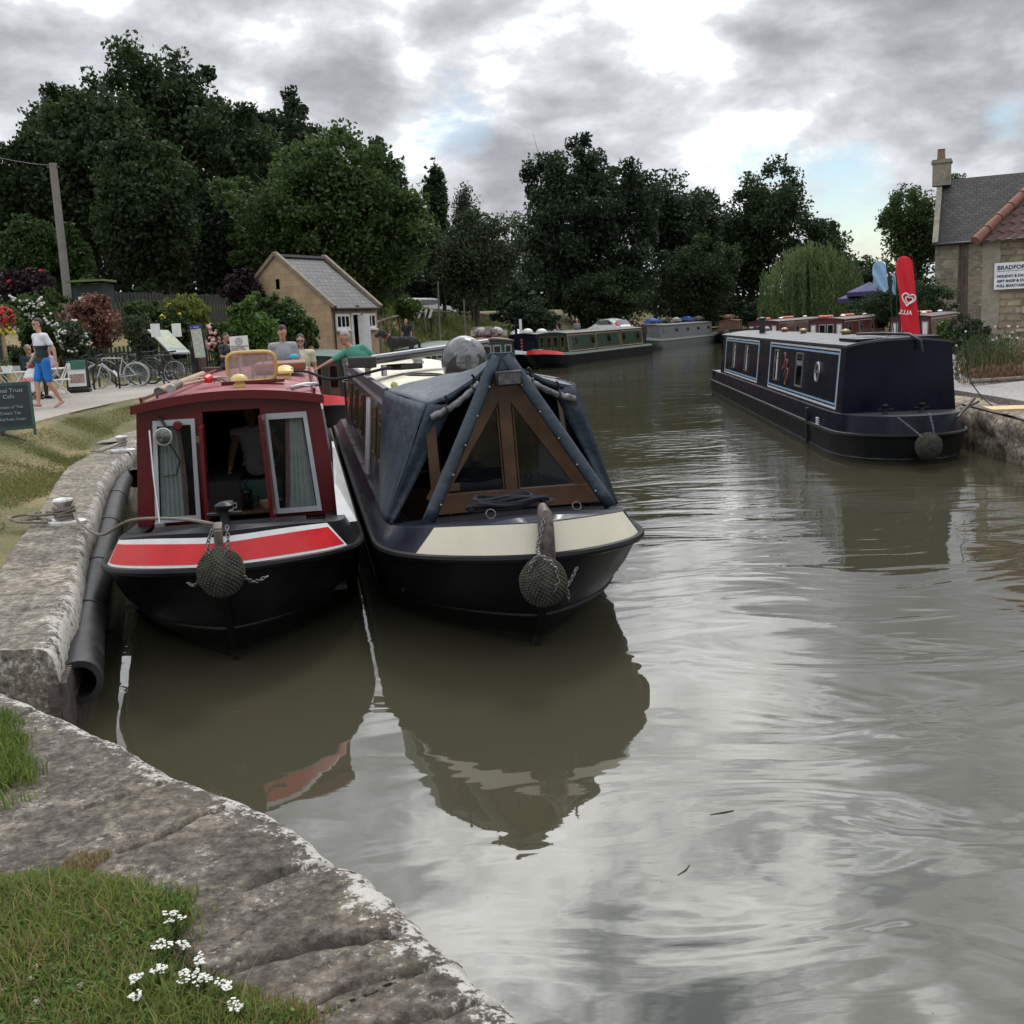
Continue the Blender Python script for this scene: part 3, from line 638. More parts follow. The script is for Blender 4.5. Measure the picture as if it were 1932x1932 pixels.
def build_hull(t, h, mlow, mup, mdeck, mstrake=None, y_well=(1.45, 3.0), gun=.16, strake2=True, well=True, floor=True):
    ts = h.ts(); lv = []
    # levels below the strake: (z as fraction, stem start y, width, bow length)
    def low(k, y, sd):
        f, y0, W, Lb = k
        yy = y0+y*(h.L-y0)/h.L; z = -.45+(h.zS(y)+.45)*f
        ww = h.w(y, h.W*W, h.Lb*Lb, f); return Vector((sd*ww, yy, z))
    K = [(0, h.rake*2.0, .86, 1.5), (.2, h.rake*1.55, .93, 1.4), (.40, h.rake*1.05, .975, 1.28), (.42, h.rake*1.0, .977, 1.27), (.6, h.rake*.62, .99, 1.17), (.8, h.rake*.28, 1.0, 1.08), (1, 0, 1, 1)]
    for sd in (1, -1):
        pass
    m = MB()
    for sd in (1, -1):
        m.grid([[low(k, y, sd) for k in K] for y in ts], flip=(sd < 0))
    e = ts[-1]; m.add([low(k, e, 1) for k in K]+[low(k, e, -1) for k in K[::-1]], [tuple(range(len(K)*2))])
    hb = m.build('hull', mlow, t, smooth=True)
    m = MB()
    for sd in (1, -1):
        m.grid([[h.bul(y, sd, v) for v in (0, .25, .5, .75, 1)] for y in ts], flip=(sd < 0))
    m.add([h.bul(e, 1, 0), h.bul(e, 1, 1), h.bul(e, -1, 1), h.bul(e, -1, 0)], [(0,1,2,3)])
    m.build('bulwark', mup, t, smooth=True)
    ms = mstrake or mlow; m = MB(); pts = [h.strake(y, -1)+Vector((0,0,0)) for y in ts[::-1]]+[h.strake(y, 1) for y in ts[1:]]
    pts = [p+Vector((p.x*.012, -.012, 0)) for p in pts]
    m.tube(pts, .030, 8); m.build('rubbing_strake', ms, t, smooth=True)
    if strake2:
        m = MB(); k2 = (.60, h.rake*.62, .99, 1.17); pts = [low(k2, y, -1) for y in ts[::-1]]+[low(k2, y, 1) for y in ts[1:]]
        m.tube(pts, .016, 6); m.build('lower_strake', mlow, t, smooth=True)
    # stem bar
    m = MB(); pts = [Vector((0, k[1]*.98-.01, -.45+(h.zstem+.45)*k[0])) for k in K]
    for a, b in zip(pts, pts[1:]): m.bar(a, b, .05, .07)
    m.build('stem_post', mlow, t)
    # deck
    m = MB(); dd = [y for y in ts]; rows = []
    if well:
        ws = [y for y in ts if y <= y_well[0]]+[y_well[0]]
        m.grid([[h.deck(y, -1)+(h.deck(y, 1)-h.deck(y, -1))*(i/8)+Vector((0,0,.035*(1-(i/4-1)**2)*(1 if y > .1 else 0))) for i in range(9)] for y in ws])
        for sd in (1, -1):
            g = [y for y in ts if y > y_well[0]]; g = [y_well[0]]+g
            m.grid([[h.deck(y, sd), h.deck(y, sd)-Vector((sd*gun, 0, 0))] for y in g], flip=(sd < 0))
            m.grid([[h.deck(y, sd)-Vector((sd*gun, 0, 0)), h.deck(y, sd)-Vector((sd*gun, 0, .45))] for y in g if y <= y_well[1]], flip=(sd < 0))
    else:
        m.grid([[h.deck(y, -1)+(h.deck(y, 1)-h.deck(y, -1))*(i/8) for i in range(9)] for y in ts])
    m.build('deck', mdeck, t, smooth=True)
    if well and floor:
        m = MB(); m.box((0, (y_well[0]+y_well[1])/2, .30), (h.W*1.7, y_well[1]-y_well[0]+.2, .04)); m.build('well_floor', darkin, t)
    return hb
def panel(t, h, name, mat, sd, y0, y1b, y1t, v0, v1, off=.006, vc=None):
    y0 = 0
    m = MB(); rows = []
    for i in range(25):
        f = i/24; row = []
        for j in range(5):
            ve = v1 if vc is None else vc+(v1-vc)*f**1.2; v = v0+(ve-v0)*j/4; ye = y1b+(y1t-y1b)*j/4
            row.append(h.bul(y0+(ye-y0)*f**2.2, sd, v, off))
        rows.append(row)
    m.grid(rows, flip=(sd < 0)); return m.build(name, mat, t, smooth=True)
class Cab:
    "cabin shell; local y from y0 (front) to y1"
    def __init__(s, y0, y1, wb=.90, wt=.79, z0=.73, z1=1.70, camber=.09, over=.045):
        s.y0=y0; s.y1=y1; s.wb=wb; s.wt=wt; s.z0=z0; s.z1=z1; s.camber=camber; s.over=over
    def pt(s, sd, y, v, off=0):
        n = Vector((sd*(s.z1-s.z0), 0, s.wb-s.wt)).normalized()
        return Vector((sd*(s.wb+(s.wt-s.wb)*v), y, s.z0+(s.z1-s.z0)*v))+n*off
    def side(s, t, sd, mat, name='cabin_side'):
        m = MB(); a = [s.pt(sd, s.y0, 0), s.pt(sd, s.y1, 0), s.pt(sd, s.y1, 1), s.pt(sd, s.y0, 1)]
        n = Vector((sd*(s.z1-s.z0), 0, s.wb-s.wt)).normalized(); m.prism(a if sd < 0 else a[::-1], n*-.035)
        return m.build(name, mat, t)
    def roof(s, t, mat, y0=None, y1=None, name='roof', rail=None, edge=None):
        y0 = s.y0-.05 if y0 is None else y0; y1 = s.y1 if y1 is None else y1
        W = s.wt+s.over; xs = [W*math.sin(PI/2*(i/10-1)) if 0 else W*(i/10-1) for i in range(21)]
        f = lambda x: s.z1+.015+s.camber*(1-(x/W)**2)
        m = MB(); ny = max(2, int((y1-y0)/.6)); ys = [y0+(y1-y0)*i/ny for i in range(ny+1)]
        m.grid([[Vector((x, y, f(x)+.004*noise.noise((x*2, y*1.5, 1)))) for x in xs] for y in ys])
        for k, y in ((0, y0), (1, y1)):
            m.add([Vector((x, y, f(x))) for x in xs]+[Vector((x, y, f(x)-.035)) for x in xs[::-1]], [tuple(range(42)) if k == 0 else tuple(range(41,-1,-1))])
        for sd in (1, -1):
            m.add([Vector((sd*W, y0, f(W))), Vector((sd*W, y1, f(W))), Vector((sd*W, y1, f(W)-.04)), Vector((sd*W, y0, f(W)-.04))], [(0,1,2,3) if sd < 0 else (3,2,1,0)])
        m.grid([[Vector((x, y, f(x)-.035)) for x in xs] for y in (y0, y1)], flip=True)
        r = m.build(name, mat, t, smooth=True)
        for sd in ((1, -1) if rail else ()):
            q = MB(); q.tube([Vector((sd*(W-.06), y0+.1+i*.5, f(W)+.055)) for i in range(int((y1-y0-.3)/.5)+1)], .016, 8)
            for i in range(int((y1-y0-.3)/1.0)+1): q.bar((sd*(W-.06), y0+.12+i*1.0, f(W)), (sd*(W-.06), y0+.12+i*1.0, f(W)+.05), .02)
            q.build('handrail', rail, t, smooth=True)
        return r
    def rect(s, t, sd, y0, y1, v0, v1, name, mat, off=.004, th=.012, border=None, parent=None):
        "a raised panel or frame lying on the cabin side"
        P = lambda y, v, o: s.pt(sd, y, v, o); m = MB()
        def quad(ya, yb, va, vb):
            a = [P(ya, va, off), P(yb, va, off), P(yb, vb, off), P(ya, vb, off)]; b = [P(ya, va, off+th), P(yb, va, off+th), P(yb, vb, off+th), P(ya, vb, off+th)]
            m.hexa(a+b if sd < 0 else a[::-1]+b[::-1])
        if border:
            bv = border/(s.z1-s.z0)
            quad(y0, y1, v0, v0+bv); quad(y0, y1, v1-bv, v1); quad(y0, y0+border, v0+bv, v1-bv); quad(y1-border, y1, v0+bv, v1-bv)
        else: quad(y0, y1, v0, v1)
        return m.build(name, mat, parent or t)
    def window(s, t, sd, yc, w, v0, v1, frame, pane=glassdk, curt=None):
        f = s.rect(t, sd, yc-w/2, yc+w/2, v0, v1, 'window', frame, .006, .018, .03)
        s.rect(t, sd, yc-w/2+.028, yc+w/2-.028, v0+.03, v1-.03, 'pane', pane, .006, .008, parent=f)
        s.rect(t, sd, yc-w/2+.028, yc+w/2-.028, v1-.26*(v1-v0)-.01, v1-.26*(v1-v0)+.012, 'glazing_bar', frame, .006, .016, parent=f)
        if curt: s.rect(t, sd, yc-w/2+.03, yc-w/2+.03+w*.3, v0+.04, v1-.04, 'curtain', curt, .0145, .002, parent=f)
        return f
    def porthole(s, t, sd, yc, v, r, mat, name='porthole'):
        c = s.pt(sd, yc, v, .012); n = Vector((sd*(s.z1-s.z0), 0, s.wb-s.wt)).normalized(); Mx = n.to_track_quat('Z', 'Y').to_matrix()
        m = MB(); m.torus(c, r, .022, Mx, 28, 8); f = m.build(name, mat, t, smooth=True)
        m = MB(); m.lathe([(r, -.006), (r, .002), (0, .002)], c, 24, Mx); m.build('pane', glassdk, f); return f
def mushroom(parent, p, mat, r=.09, name='mushroom_vent'):
    m = MB(); m.lathe([(r*.75, 0), (r*.75, .03), (r*.55, .035), (r*.55, .06), (r*1.05, .06), (r, .085), (r*.6, .115), (0, .125)], p, 20)
    return m.build(name, mat, parent, smooth=True)
def chain(name, pts, parent, link=.032, r=.0045, mat=chainm):
    q = cat_pts(pts, 20); L = [0]
    for i in range(1, len(q)): L.append(L[-1]+(q[i]-q[i-1]).length)
    n = max(2, int(L[-1]/(link*.78))); m = MB()
    for k in range(n):
        s_ = L[-1]*(k+.5)/n; i = max(1, int(np.searchsorted(L, s_))); i = min(i, len(q)-1); d = (q[i]-q[i-1]).normalized(); f = (s_-L[i-1])/max(1e-6, L[i]-L[i-1]); c = q[i-1].lerp(q[i], f)
        u = d.cross(Vector((0,0,1))); u = u.normalized() if u.length > .1 else Vector((1,0,0)); w = d.cross(u)
        if k % 2: u, w = w, u
        Mx = Matrix((d, u, d.cross(u))).transposed()
        m.torus(c, link*.42, r, Mx, 12, 5, sc=(1.35, .8))
    return m.build(name, mat, parent, smooth=True)
def rope_fender(label, c, r, h=None, hang=None, loops=(), group=None, sx=1, cap=None):
    "a woven rope fender ball with its chains"
    t = thing('rope_fender', label, 'rope fender', c, 0, group); m = MB(); h = h or r
    m.ell((0,0,0), (r*sx, r, h), 24, 16)
    N = 520; ga = PI*(3-math.sqrt(5))
    for i in range(N):
        z = 1-2*(i+.5)/N; q = math.sqrt(1-z*z); a = ga*i; sp = 1+.04*noise.noise((math.cos(a)*3, math.sin(a)*3, z*3))
        p = Vector((q*math.cos(a)*r*sx, q*math.sin(a)*r, z*h))*sp
        k = .62*math.sqrt(4*PI*r*r/N); d = p.normalized(); Mx = d.to_track_quat('Z', 'Y').to_matrix() @ Matrix.Rotation(.7 if i % 2 else -.7, 3, 'Z')
        m.ell(p, (k*.78, k*.66, k*.62), 7, 5, Mx)
    m.build('woven_ball', fenderm, t, smooth='full')
    if hang:
        for hp in hang: chain('chain', [Vector(q)-Vector(c) for q in hp], t)
    for lp in loops: chain('chain', [Vector(q)-Vector(c) for q in lp], t, .028, .004)
    return t
def stud(parent, p, mat=black, s=1):
    m = MB(); m.lathe([(.05*s,0),(.045*s,.02),(.03*s,.04),(.028*s,.11*s),(.055*s,.12*s),(.06*s,.145*s),(.03*s,.165*s),(0,.17*s)], p, 16)
    m.tube([Vector(p)+Vector((-.11*s,0,.085*s)), Vector(p)+Vector((.11*s,0,.085*s))], .016*s, 8)
    return m.build('mooring_stud', mat, parent, smooth=True)
def lamp(parent, c, d, r, mat, name='headlamp', rect=None):
    Mx = Vector(d).to_track_quat('Z', 'Y').to_matrix(); m = MB()
    if rect: m.box(c, (rect[0], rect[1], .07), M=Mx)
    else: m.lathe([(.02,-.09),(r*.6,-.075),(r*.95,-.02),(r,.012),(r*1.04,.02),(r*.98,.024)], c, 24, Mx)
    o = m.build(name, mat, parent, smooth=True, bevel=.012 if rect else 0); m = MB()
    if rect: m.box(Vector(c)+Mx@Vector((0,0,.037)), (rect[0]*.84, rect[1]*.72, .006), M=Mx)
    else: m.lathe([(r*.96,.018),(r*.6,.032),(0,.038)], c, 24, Mx)
    m.build('lens', lens, o, smooth=True); return o
lens = M('lamp_lens', (.16,.165,.16), .12, .6, var=.5, sc=25)
TH = R(10.5)
# ------------------------------------------------------------------ the red boat
def red_boat():
    t = thing('narrowboat', 'maroon narrowboat with open front doors and red and white bow panel, nearest the curved quay', 'narrowboat', (-1.98, 7.0, 0), TH)
    h = Hull(L=12.6, W=1.0, Lb=1.75, zs=.57, zstem=.77, zd=.73, zdstem=1.02); build_hull(t, h, hblack, black, black, y_well=(1.25, 2.15))
    # red panel in a white border
    for sd in (-1, 1):
        panel(t, h, 'bow_panel_border', white, sd, .02, 1.02 if sd < 0 else .86, .86 if sd < 0 else .66, .06, .96, .005, .86)
        panel(t, h, 'bow_panel', red, sd, .02, .93 if sd < 0 else .79, .85 if sd < 0 else .64, .18, .82, .008, .70)
    c = Cab(2.2, 10.6, .86, .765, .73, 1.76, .085, .02)
    sl_ = c.side(t, -1, redp); sr = c.side(t, 1, redp)
    for sd in (1, -1):
        for y in (3.4, 5.2, 7.0, 8.8): c.window(t, sd, y, .8, .35, .85, greypvc, glassdk)
    c.roof(t, redroof, 2.12, 10.75, rail=redp)
    m = MB()
    for k in range(21):
        x = .80*(k/10-1)
        if k < 20:
            x2 = .80*((k+1)/10-1); f = lambda x: 1.775+.085*(1-(x/.80)**2)
            m.hexa([(x,2.08,f(x)-.06),(x2,2.08,f(x2)-.06),(x2,2.12,f(x2)-.06),(x,2.12,f(x)-.06),(x,2.08,f(x)+.012),(x2,2.08,f(x2)+.012),(x2,2.12,f(x2)+.012),(x,2.12,f(x)+.012)])
    m.build('roof_edge', redp, t)
    # raised white splash edge behind the right of the bow
    m = MB(); m.prism([(.83,1.7,.72),(.97,1.7,.73),(.97,3.4,.73),(.86,3.4,1.25),(.845,2.35,1.30),(.83,2.1,1.0)], (.02,0,0)); m.build('side_fairing', white, t)
    # bulkhead: posts, windows, door opening
    def P(x, z, y=2.2):   # x given at the bottom, narrows to the top
        k = (z-.73)/1.03; return Vector((x*.955*(1-.11*k), y, z))
    def bx(x0, x1, z0, z1, y0, y1, m):
        m.hexa([P(x0,z0,y0),P(x1,z0,y0),P(x1,z0,y1),P(x0,z0,y1),P(x0,z1,y0),P(x1,z1,y0),P(x1,z1,y1),P(x0,z1,y1)])
    ztop = lambda x: 1.76+.07*(1-(x/.85)**2)
    m = MB()
    for x0, x1 in ((-.90,-.74),(-.35,-.27),(.29,.33),(.74,.90)): bx(x0, x1, .73, ztop((x0+x1)/2), 2.18, 2.24, m)
    for x0, x1, za in ((-.74,-.35,.80),(.33,.74,.80)):
        bx(x0, x1, .73, za, 2.182, 2.238, m); bx(x0, x1, 1.62, ztop((x0+x1)/2)-.01, 2.182, 2.238, m)
    for k in range(6):
        a = -.27+.56*k/6; b = -.27+.56*(k+1)/6; bx(a, b, 1.70, ztop((a+b)/2)-.01, 2.183, 2.237, m)
    m.build('front_bulkhead', redp, t)
    m = MB(); bx(-.27,.29,.60,.74,2.18,2.24,m); m.build('door_sill', black, t)
    for x0, x1 in ((-.745,-.345),(.325,.745)):
        m = MB(); z0, z1 = .77, 1.65
        bx(x0,x0+.04,z0,z1,2.155,2.18,m); bx(x1-.04,x1,z0,z1,2.155,2.18,m); bx(x0+.04,x1-.04,z0,z0+.045,2.155,2.18,m); bx(x0+.04,x1-.04,z1-.05,z1,2.155,2.18,m)
        w = m.build('window', greypvc, t); m = MB(); bx(x0+.045,x1-.045,z0+.045,z1-.045,2.166,2.172,m); m.build('pane', glassm, w)
        # pleated curtain drawn to the outer side, with a checked edge
        m = MB(); rows = []; out = x0+.05 if x0 < 0 else x1-.05; s_ = 1 if x0 < 0 else -1
        for i in range(15):
            f = i/14; z = z0+.03+(z1-z0-.08)*f; wd = (.21+.05*math.sin(f*2)-.10*f) if x0 < 0 else (.13+.12*(1-f))
            rows.append([P(out+s_*wd*j/26, z, 2.20+.015*math.sin(j*1.25+f)) for j in range(27)])
        m.grid(rows); cu = m.build('curtain', curtain, t, smooth='full')
        m = MB(); m.grid([[r_[-1], r_[-1]+Vector((s_*.03, -.003, 0))] for r_ in rows]); m.build('checked_trim', gingham, cu)
    # doors folded outwards, seen edge on
    for sd, x in ((-1,-.285),(1,.305)):
        m = MB(); a = P(x, .76, 2.18); b = P(x, 1.66 if sd > 0 else 1.60, 2.18); w_ = Vector((sd*-.015, -.42, 0))
        m.hexa([a, a+Vector((.03,0,0)), a+Vector((.03,0,0))+w_, a+w_, b, b+Vector((.03,0,0)), b+Vector((.03,0,0))+w_, b+w_]); d_ = m.build('door', redp, t)
        m = MB(); m.box((x*.95-.02*sd, 1.80, 1.5), (.03,.05,.05)); m.build('door_catch', brass, d_)
    # interior: side linings, rear wall, counter
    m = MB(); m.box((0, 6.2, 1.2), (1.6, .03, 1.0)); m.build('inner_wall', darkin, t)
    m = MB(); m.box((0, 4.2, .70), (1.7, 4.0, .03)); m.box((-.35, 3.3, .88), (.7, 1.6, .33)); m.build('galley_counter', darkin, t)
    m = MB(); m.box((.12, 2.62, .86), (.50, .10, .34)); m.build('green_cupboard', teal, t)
    # roof things fixed to the boat
    def rz(x): return 1.775+.085*(1-(x/.80)**2)
    m = MB(); hatchM = Matrix.Rotation(R(-68), 3, 'X'); hc = Vector((.15, 3.55, rz(0)+.165))
    m = MB(); fr = []
    for k in range(28):
        a = 2*PI*k/28; sx_ = .23; sy_ = .155; ex = 4
        ca, sa = math.cos(a), math.sin(a); fr.append(hc+hatchM@Vector((sx_*abs(ca)**.45*(1 if ca > 0 else -1), sy_*abs(sa)**.45*(1 if sa > 0 else -1), 0)))
    m.tube(fr, .020, 8, closed=True)
    for x in (-.115, 0, .115): m.bar(hc+hatchM@Vector((x,-.155,.008)), hc+hatchM@Vector((x,.155,.008)), .015)
    ho = m.build('roof_hatch', yellow, t, smooth=True)
    m = MB(); m.add([hc+hatchM@Vector(p) for p in ((-.225,-.15,0),(.225,-.15,0),(.225,.15,0),(-.225,.15,0))], [(0,1,2,3)]); m.build('clear_panel', glass('hatch_plastic', (.55,.55,.52), .6, .2), ho)
    m = MB(); m.box((.15, 3.72, rz(0)+.015), (.6,.45,.03)); m.build('hatch_coaming', redp, t)
    mushroom(t, (.06, 2.85, rz(0)), yellow, .075); mushroom(t, (.43, 4.9, rz(.4)), yellow, .1)
    mushroom(t, (.42, 5.9, rz(.4)), yellow, .1)
    m = MB(); m.box((.36, 6.6, rz(.3)+.09), (.62, 1.3, .10)); m.build('roof_box', M('varnished_box', (.2,.06,.03), .45), t, bevel=.02)
    lamp(t, P(-.63, 1.52, 2.06), (0,-1,-.05), .075, M('chrome', (.5,.5,.5), .2, .9))
    m = MB(); m.tube([P(-.63,1.50,2.12), P(-.56,1.42,2.1), P(-.50,1.30,2.12), P(-.54,1.18,2.14), P(-.66,1.17,2.16)], .007, 6); m.tube([P(-.60,1.58,2.10), P(-.66,1.66,2.14), P(-.70,1.68,2.14)], .012, 6); m.build('lamp_cable', blackm, t)
    m = MB(); m.lathe([(.042,0),(.042,.02),(.03,.03),(0,.03)], P(-.50,1.60,2.12), 16, Matrix.Rotation(R(90), 3, 'X')); m.build('horn', redp, t, smooth=True)
    stud(t, (0.02, .42, h.zD(.42)+.03), black, 1.1)
    m = MB(); m.bar((0,-.01,.62), (0,.03,1.04), .055, .10); m.bar((0,.02,1.03), (0,.12,1.06), .055, .05); m.build('stem_head', rusty, t, bevel=.01)
    m = MB(); m.box((.0, 1.0, .885), (1.15, .42, .025)); m.box((.1,1.0,.90), (.5,.28,.02)); m.build('locker_lid', black, t, bevel=.006)
    m = MB(); m.tube([(-.50,.95,.95), (-.55,1.25,1.3), (-.58,1.5,1.62)], .008, 6); m.box((-.5,.95,.955),(.07,.05,.03)); m.build('flag_staff', steel, t)
    # cruiser stern rail
    m = MB(); m.tube([(-.85,10.9,.75),(-.85,10.9,1.5),(-.85,12.3,1.5),(.85,12.3,1.5),(.85,10.9,1.5),(.85,10.9,.75)], .02, 8); m.build('stern_rail', redp, t)
    m = MB(); m.box((0, 10.6, 1.2), (1.6,.04,1.0)); m.build('rear_bulkhead', redp, t)
    return t, h, c
RB, RH, RC = red_boat()
def W_(t, p): return Matrix.Translation(t.location) @ Matrix.Rotation(t.rotation_euler.z, 4, 'Z') @ Vector(p)
def rooft(x): return 1.775+.085*(1-(x/.8)**2)
def poles():
    t = thing('boat_pole', 'pale wooden boat pole lying along the left roof edge of the maroon boat', 'boat pole', W_(RB, (-.58, 2.25, 1.89)), TH)
    MB().tube([(0,0,0),(.05,3.6,.02)], .035, 10).build('shaft', woodlt, t, smooth=True); m = MB(); m.tube([(0,-.01,0),(0,.1,0)], .037, 10); m.build('end_band', rusty, t)
    t = thing('boat_hook', 'dark short pole beside the pale pole on the maroon roof corner', 'boat hook', W_(RB, (-.47, 2.2, 1.91)), TH)
    MB().tube([(0,0,0),(.02,.5,.02)], .034, 10).build('shaft', M('grey_pole', (.09,.07,.06), .6), t, smooth=True); MB().tube([(0,-.03,0),(0,.06,0)], .037, 10).build('metal_tip', steel, t)
    t = thing('mop', 'mop with wooden handle, red collar and grey strands on the maroon roof', 'mop', W_(RB, (-.42, 2.75, 1.91)), TH)
    MB().tube([(-.06,-.2,0),(.14,.55,.02)], .014, 8).build('handle', woodlt, t); MB().tube([(.14,.52,.02),(.17,.62,.03)], [.03,.045], 10).build('collar', red, t, smooth=True)
    m = MB()
    for i in range(60):
        a = random.uniform(-1.2, 1.2); l_ = random.uniform(.12,.28); p = Vector((.17,.6,.03)); m.tube([p, p+Vector((math.sin(a)*l_*.5, math.cos(a)*l_*.5, .01)), p+Vector((math.sin(a)*l_, math.cos(a)*l_*.8, random.uniform(-.05,-.01)))], .006, 5)
    m.build('strands', M('mop_strands', (.45,.42,.4), .95, var=.4), t)
    t = thing('folding_anchor', 'small grey metal anchor lying at the right roof edge of the maroon boat', 'anchor', W_(RB, (.64, 2.55, 1.84)), TH)
    m = MB(); m.tube([(-.12,-.02,.0),(.0,.0,.02),(.12,.45,.0)], .022, 8); m.tube([(-.16,.06,.0),(-.02,-.02,.02),(.06,-.08,.01)], .010, 6); m.build('shank', steel, t, smooth=True)
    # cafetiere, mug and basket inside the window
    t = thing('cafetiere', 'dark coffee pot with plunger and handle behind the open doors of the maroon boat', 'coffee pot', W_(RB, (.06, 2.36, .80)), TH)
    m = MB(); m.lathe([(.05,0),(.05,.15),(.053,.155)], (0,0,0), 20); m.build('jug', glass('jug_glass', (.01,.008,.006), .85), t, smooth=True)
    m = MB(); m.lathe([(.055,.155),(.052,.175),(.02,.19),(.006,.195),(.006,.24),(.018,.245),(.014,.265),(0,.27)], (0,0,0), 16); m.build('lid', blackm, t, smooth=True); MB().tube([(.05,0,.13),(.10,0,.12),(.10,0,.05),(.05,0,.03)], .009, 8).build('handle', blackm, t)
    t = thing('mug', 'pale mug standing left of the coffee pot in the maroon boat', 'mug', W_(RB, (-.10, 2.34, .80)), TH)
    m = MB(); m.lathe([(.038,0),(.043,.09),(.040,.09),(.034,.01),(0,.01)], (0,0,0), 20); m.build('cup', white, t, smooth=True); MB().tube([(.04,0,.07),(.068,0,.065),(.066,0,.03),(.038,0,.02)], .006, 8).build('handle', white, t)
    m = MB(); m.lathe([(.08,0),(.11,.06),(.10,.06),(.075,.01),(0,.01)], W_(RB, (.26, 2.40, .80)), 24); tag(m.build('bread_basket', woodlt, smooth=True), 'shallow wicker basket right of the coffee pot in the maroon boat', 'basket')
    m = MB(); m.box(W_(RB, (.0, 2.40, .785)), (.62,.26,.025), TH); tag(m.build('table_top', M('table_top_wood', (.10,.05,.025), .5)), 'narrow wooden table behind the open doors of the maroon boat', 'table')
poles()
c = D(417, 1080, 6.78)
rope_fender('round mossy rope fender hanging on the black bow with the red and white panel', c, .148, .158,
    hang=[[c+Vector((-.03,.03,.30)), c+Vector((-.06,-.02,.2)), c+Vector((-.05,-.05,.12))], [c+Vector((.06,.03,.30)), c+Vector((.07,-.02,.2)), c+Vector((.05,-.05,.12))]],
    loops=[[c+Vector((-.12,-.02,-.02)), c+Vector((-.2,.05,-.09)), c+Vector((-.27,.14,-.09))], [c+Vector((.14,-.02,-.02)), c+Vector((.2,.03,-.08)), c+Vector((.28,.08,-.06))]])
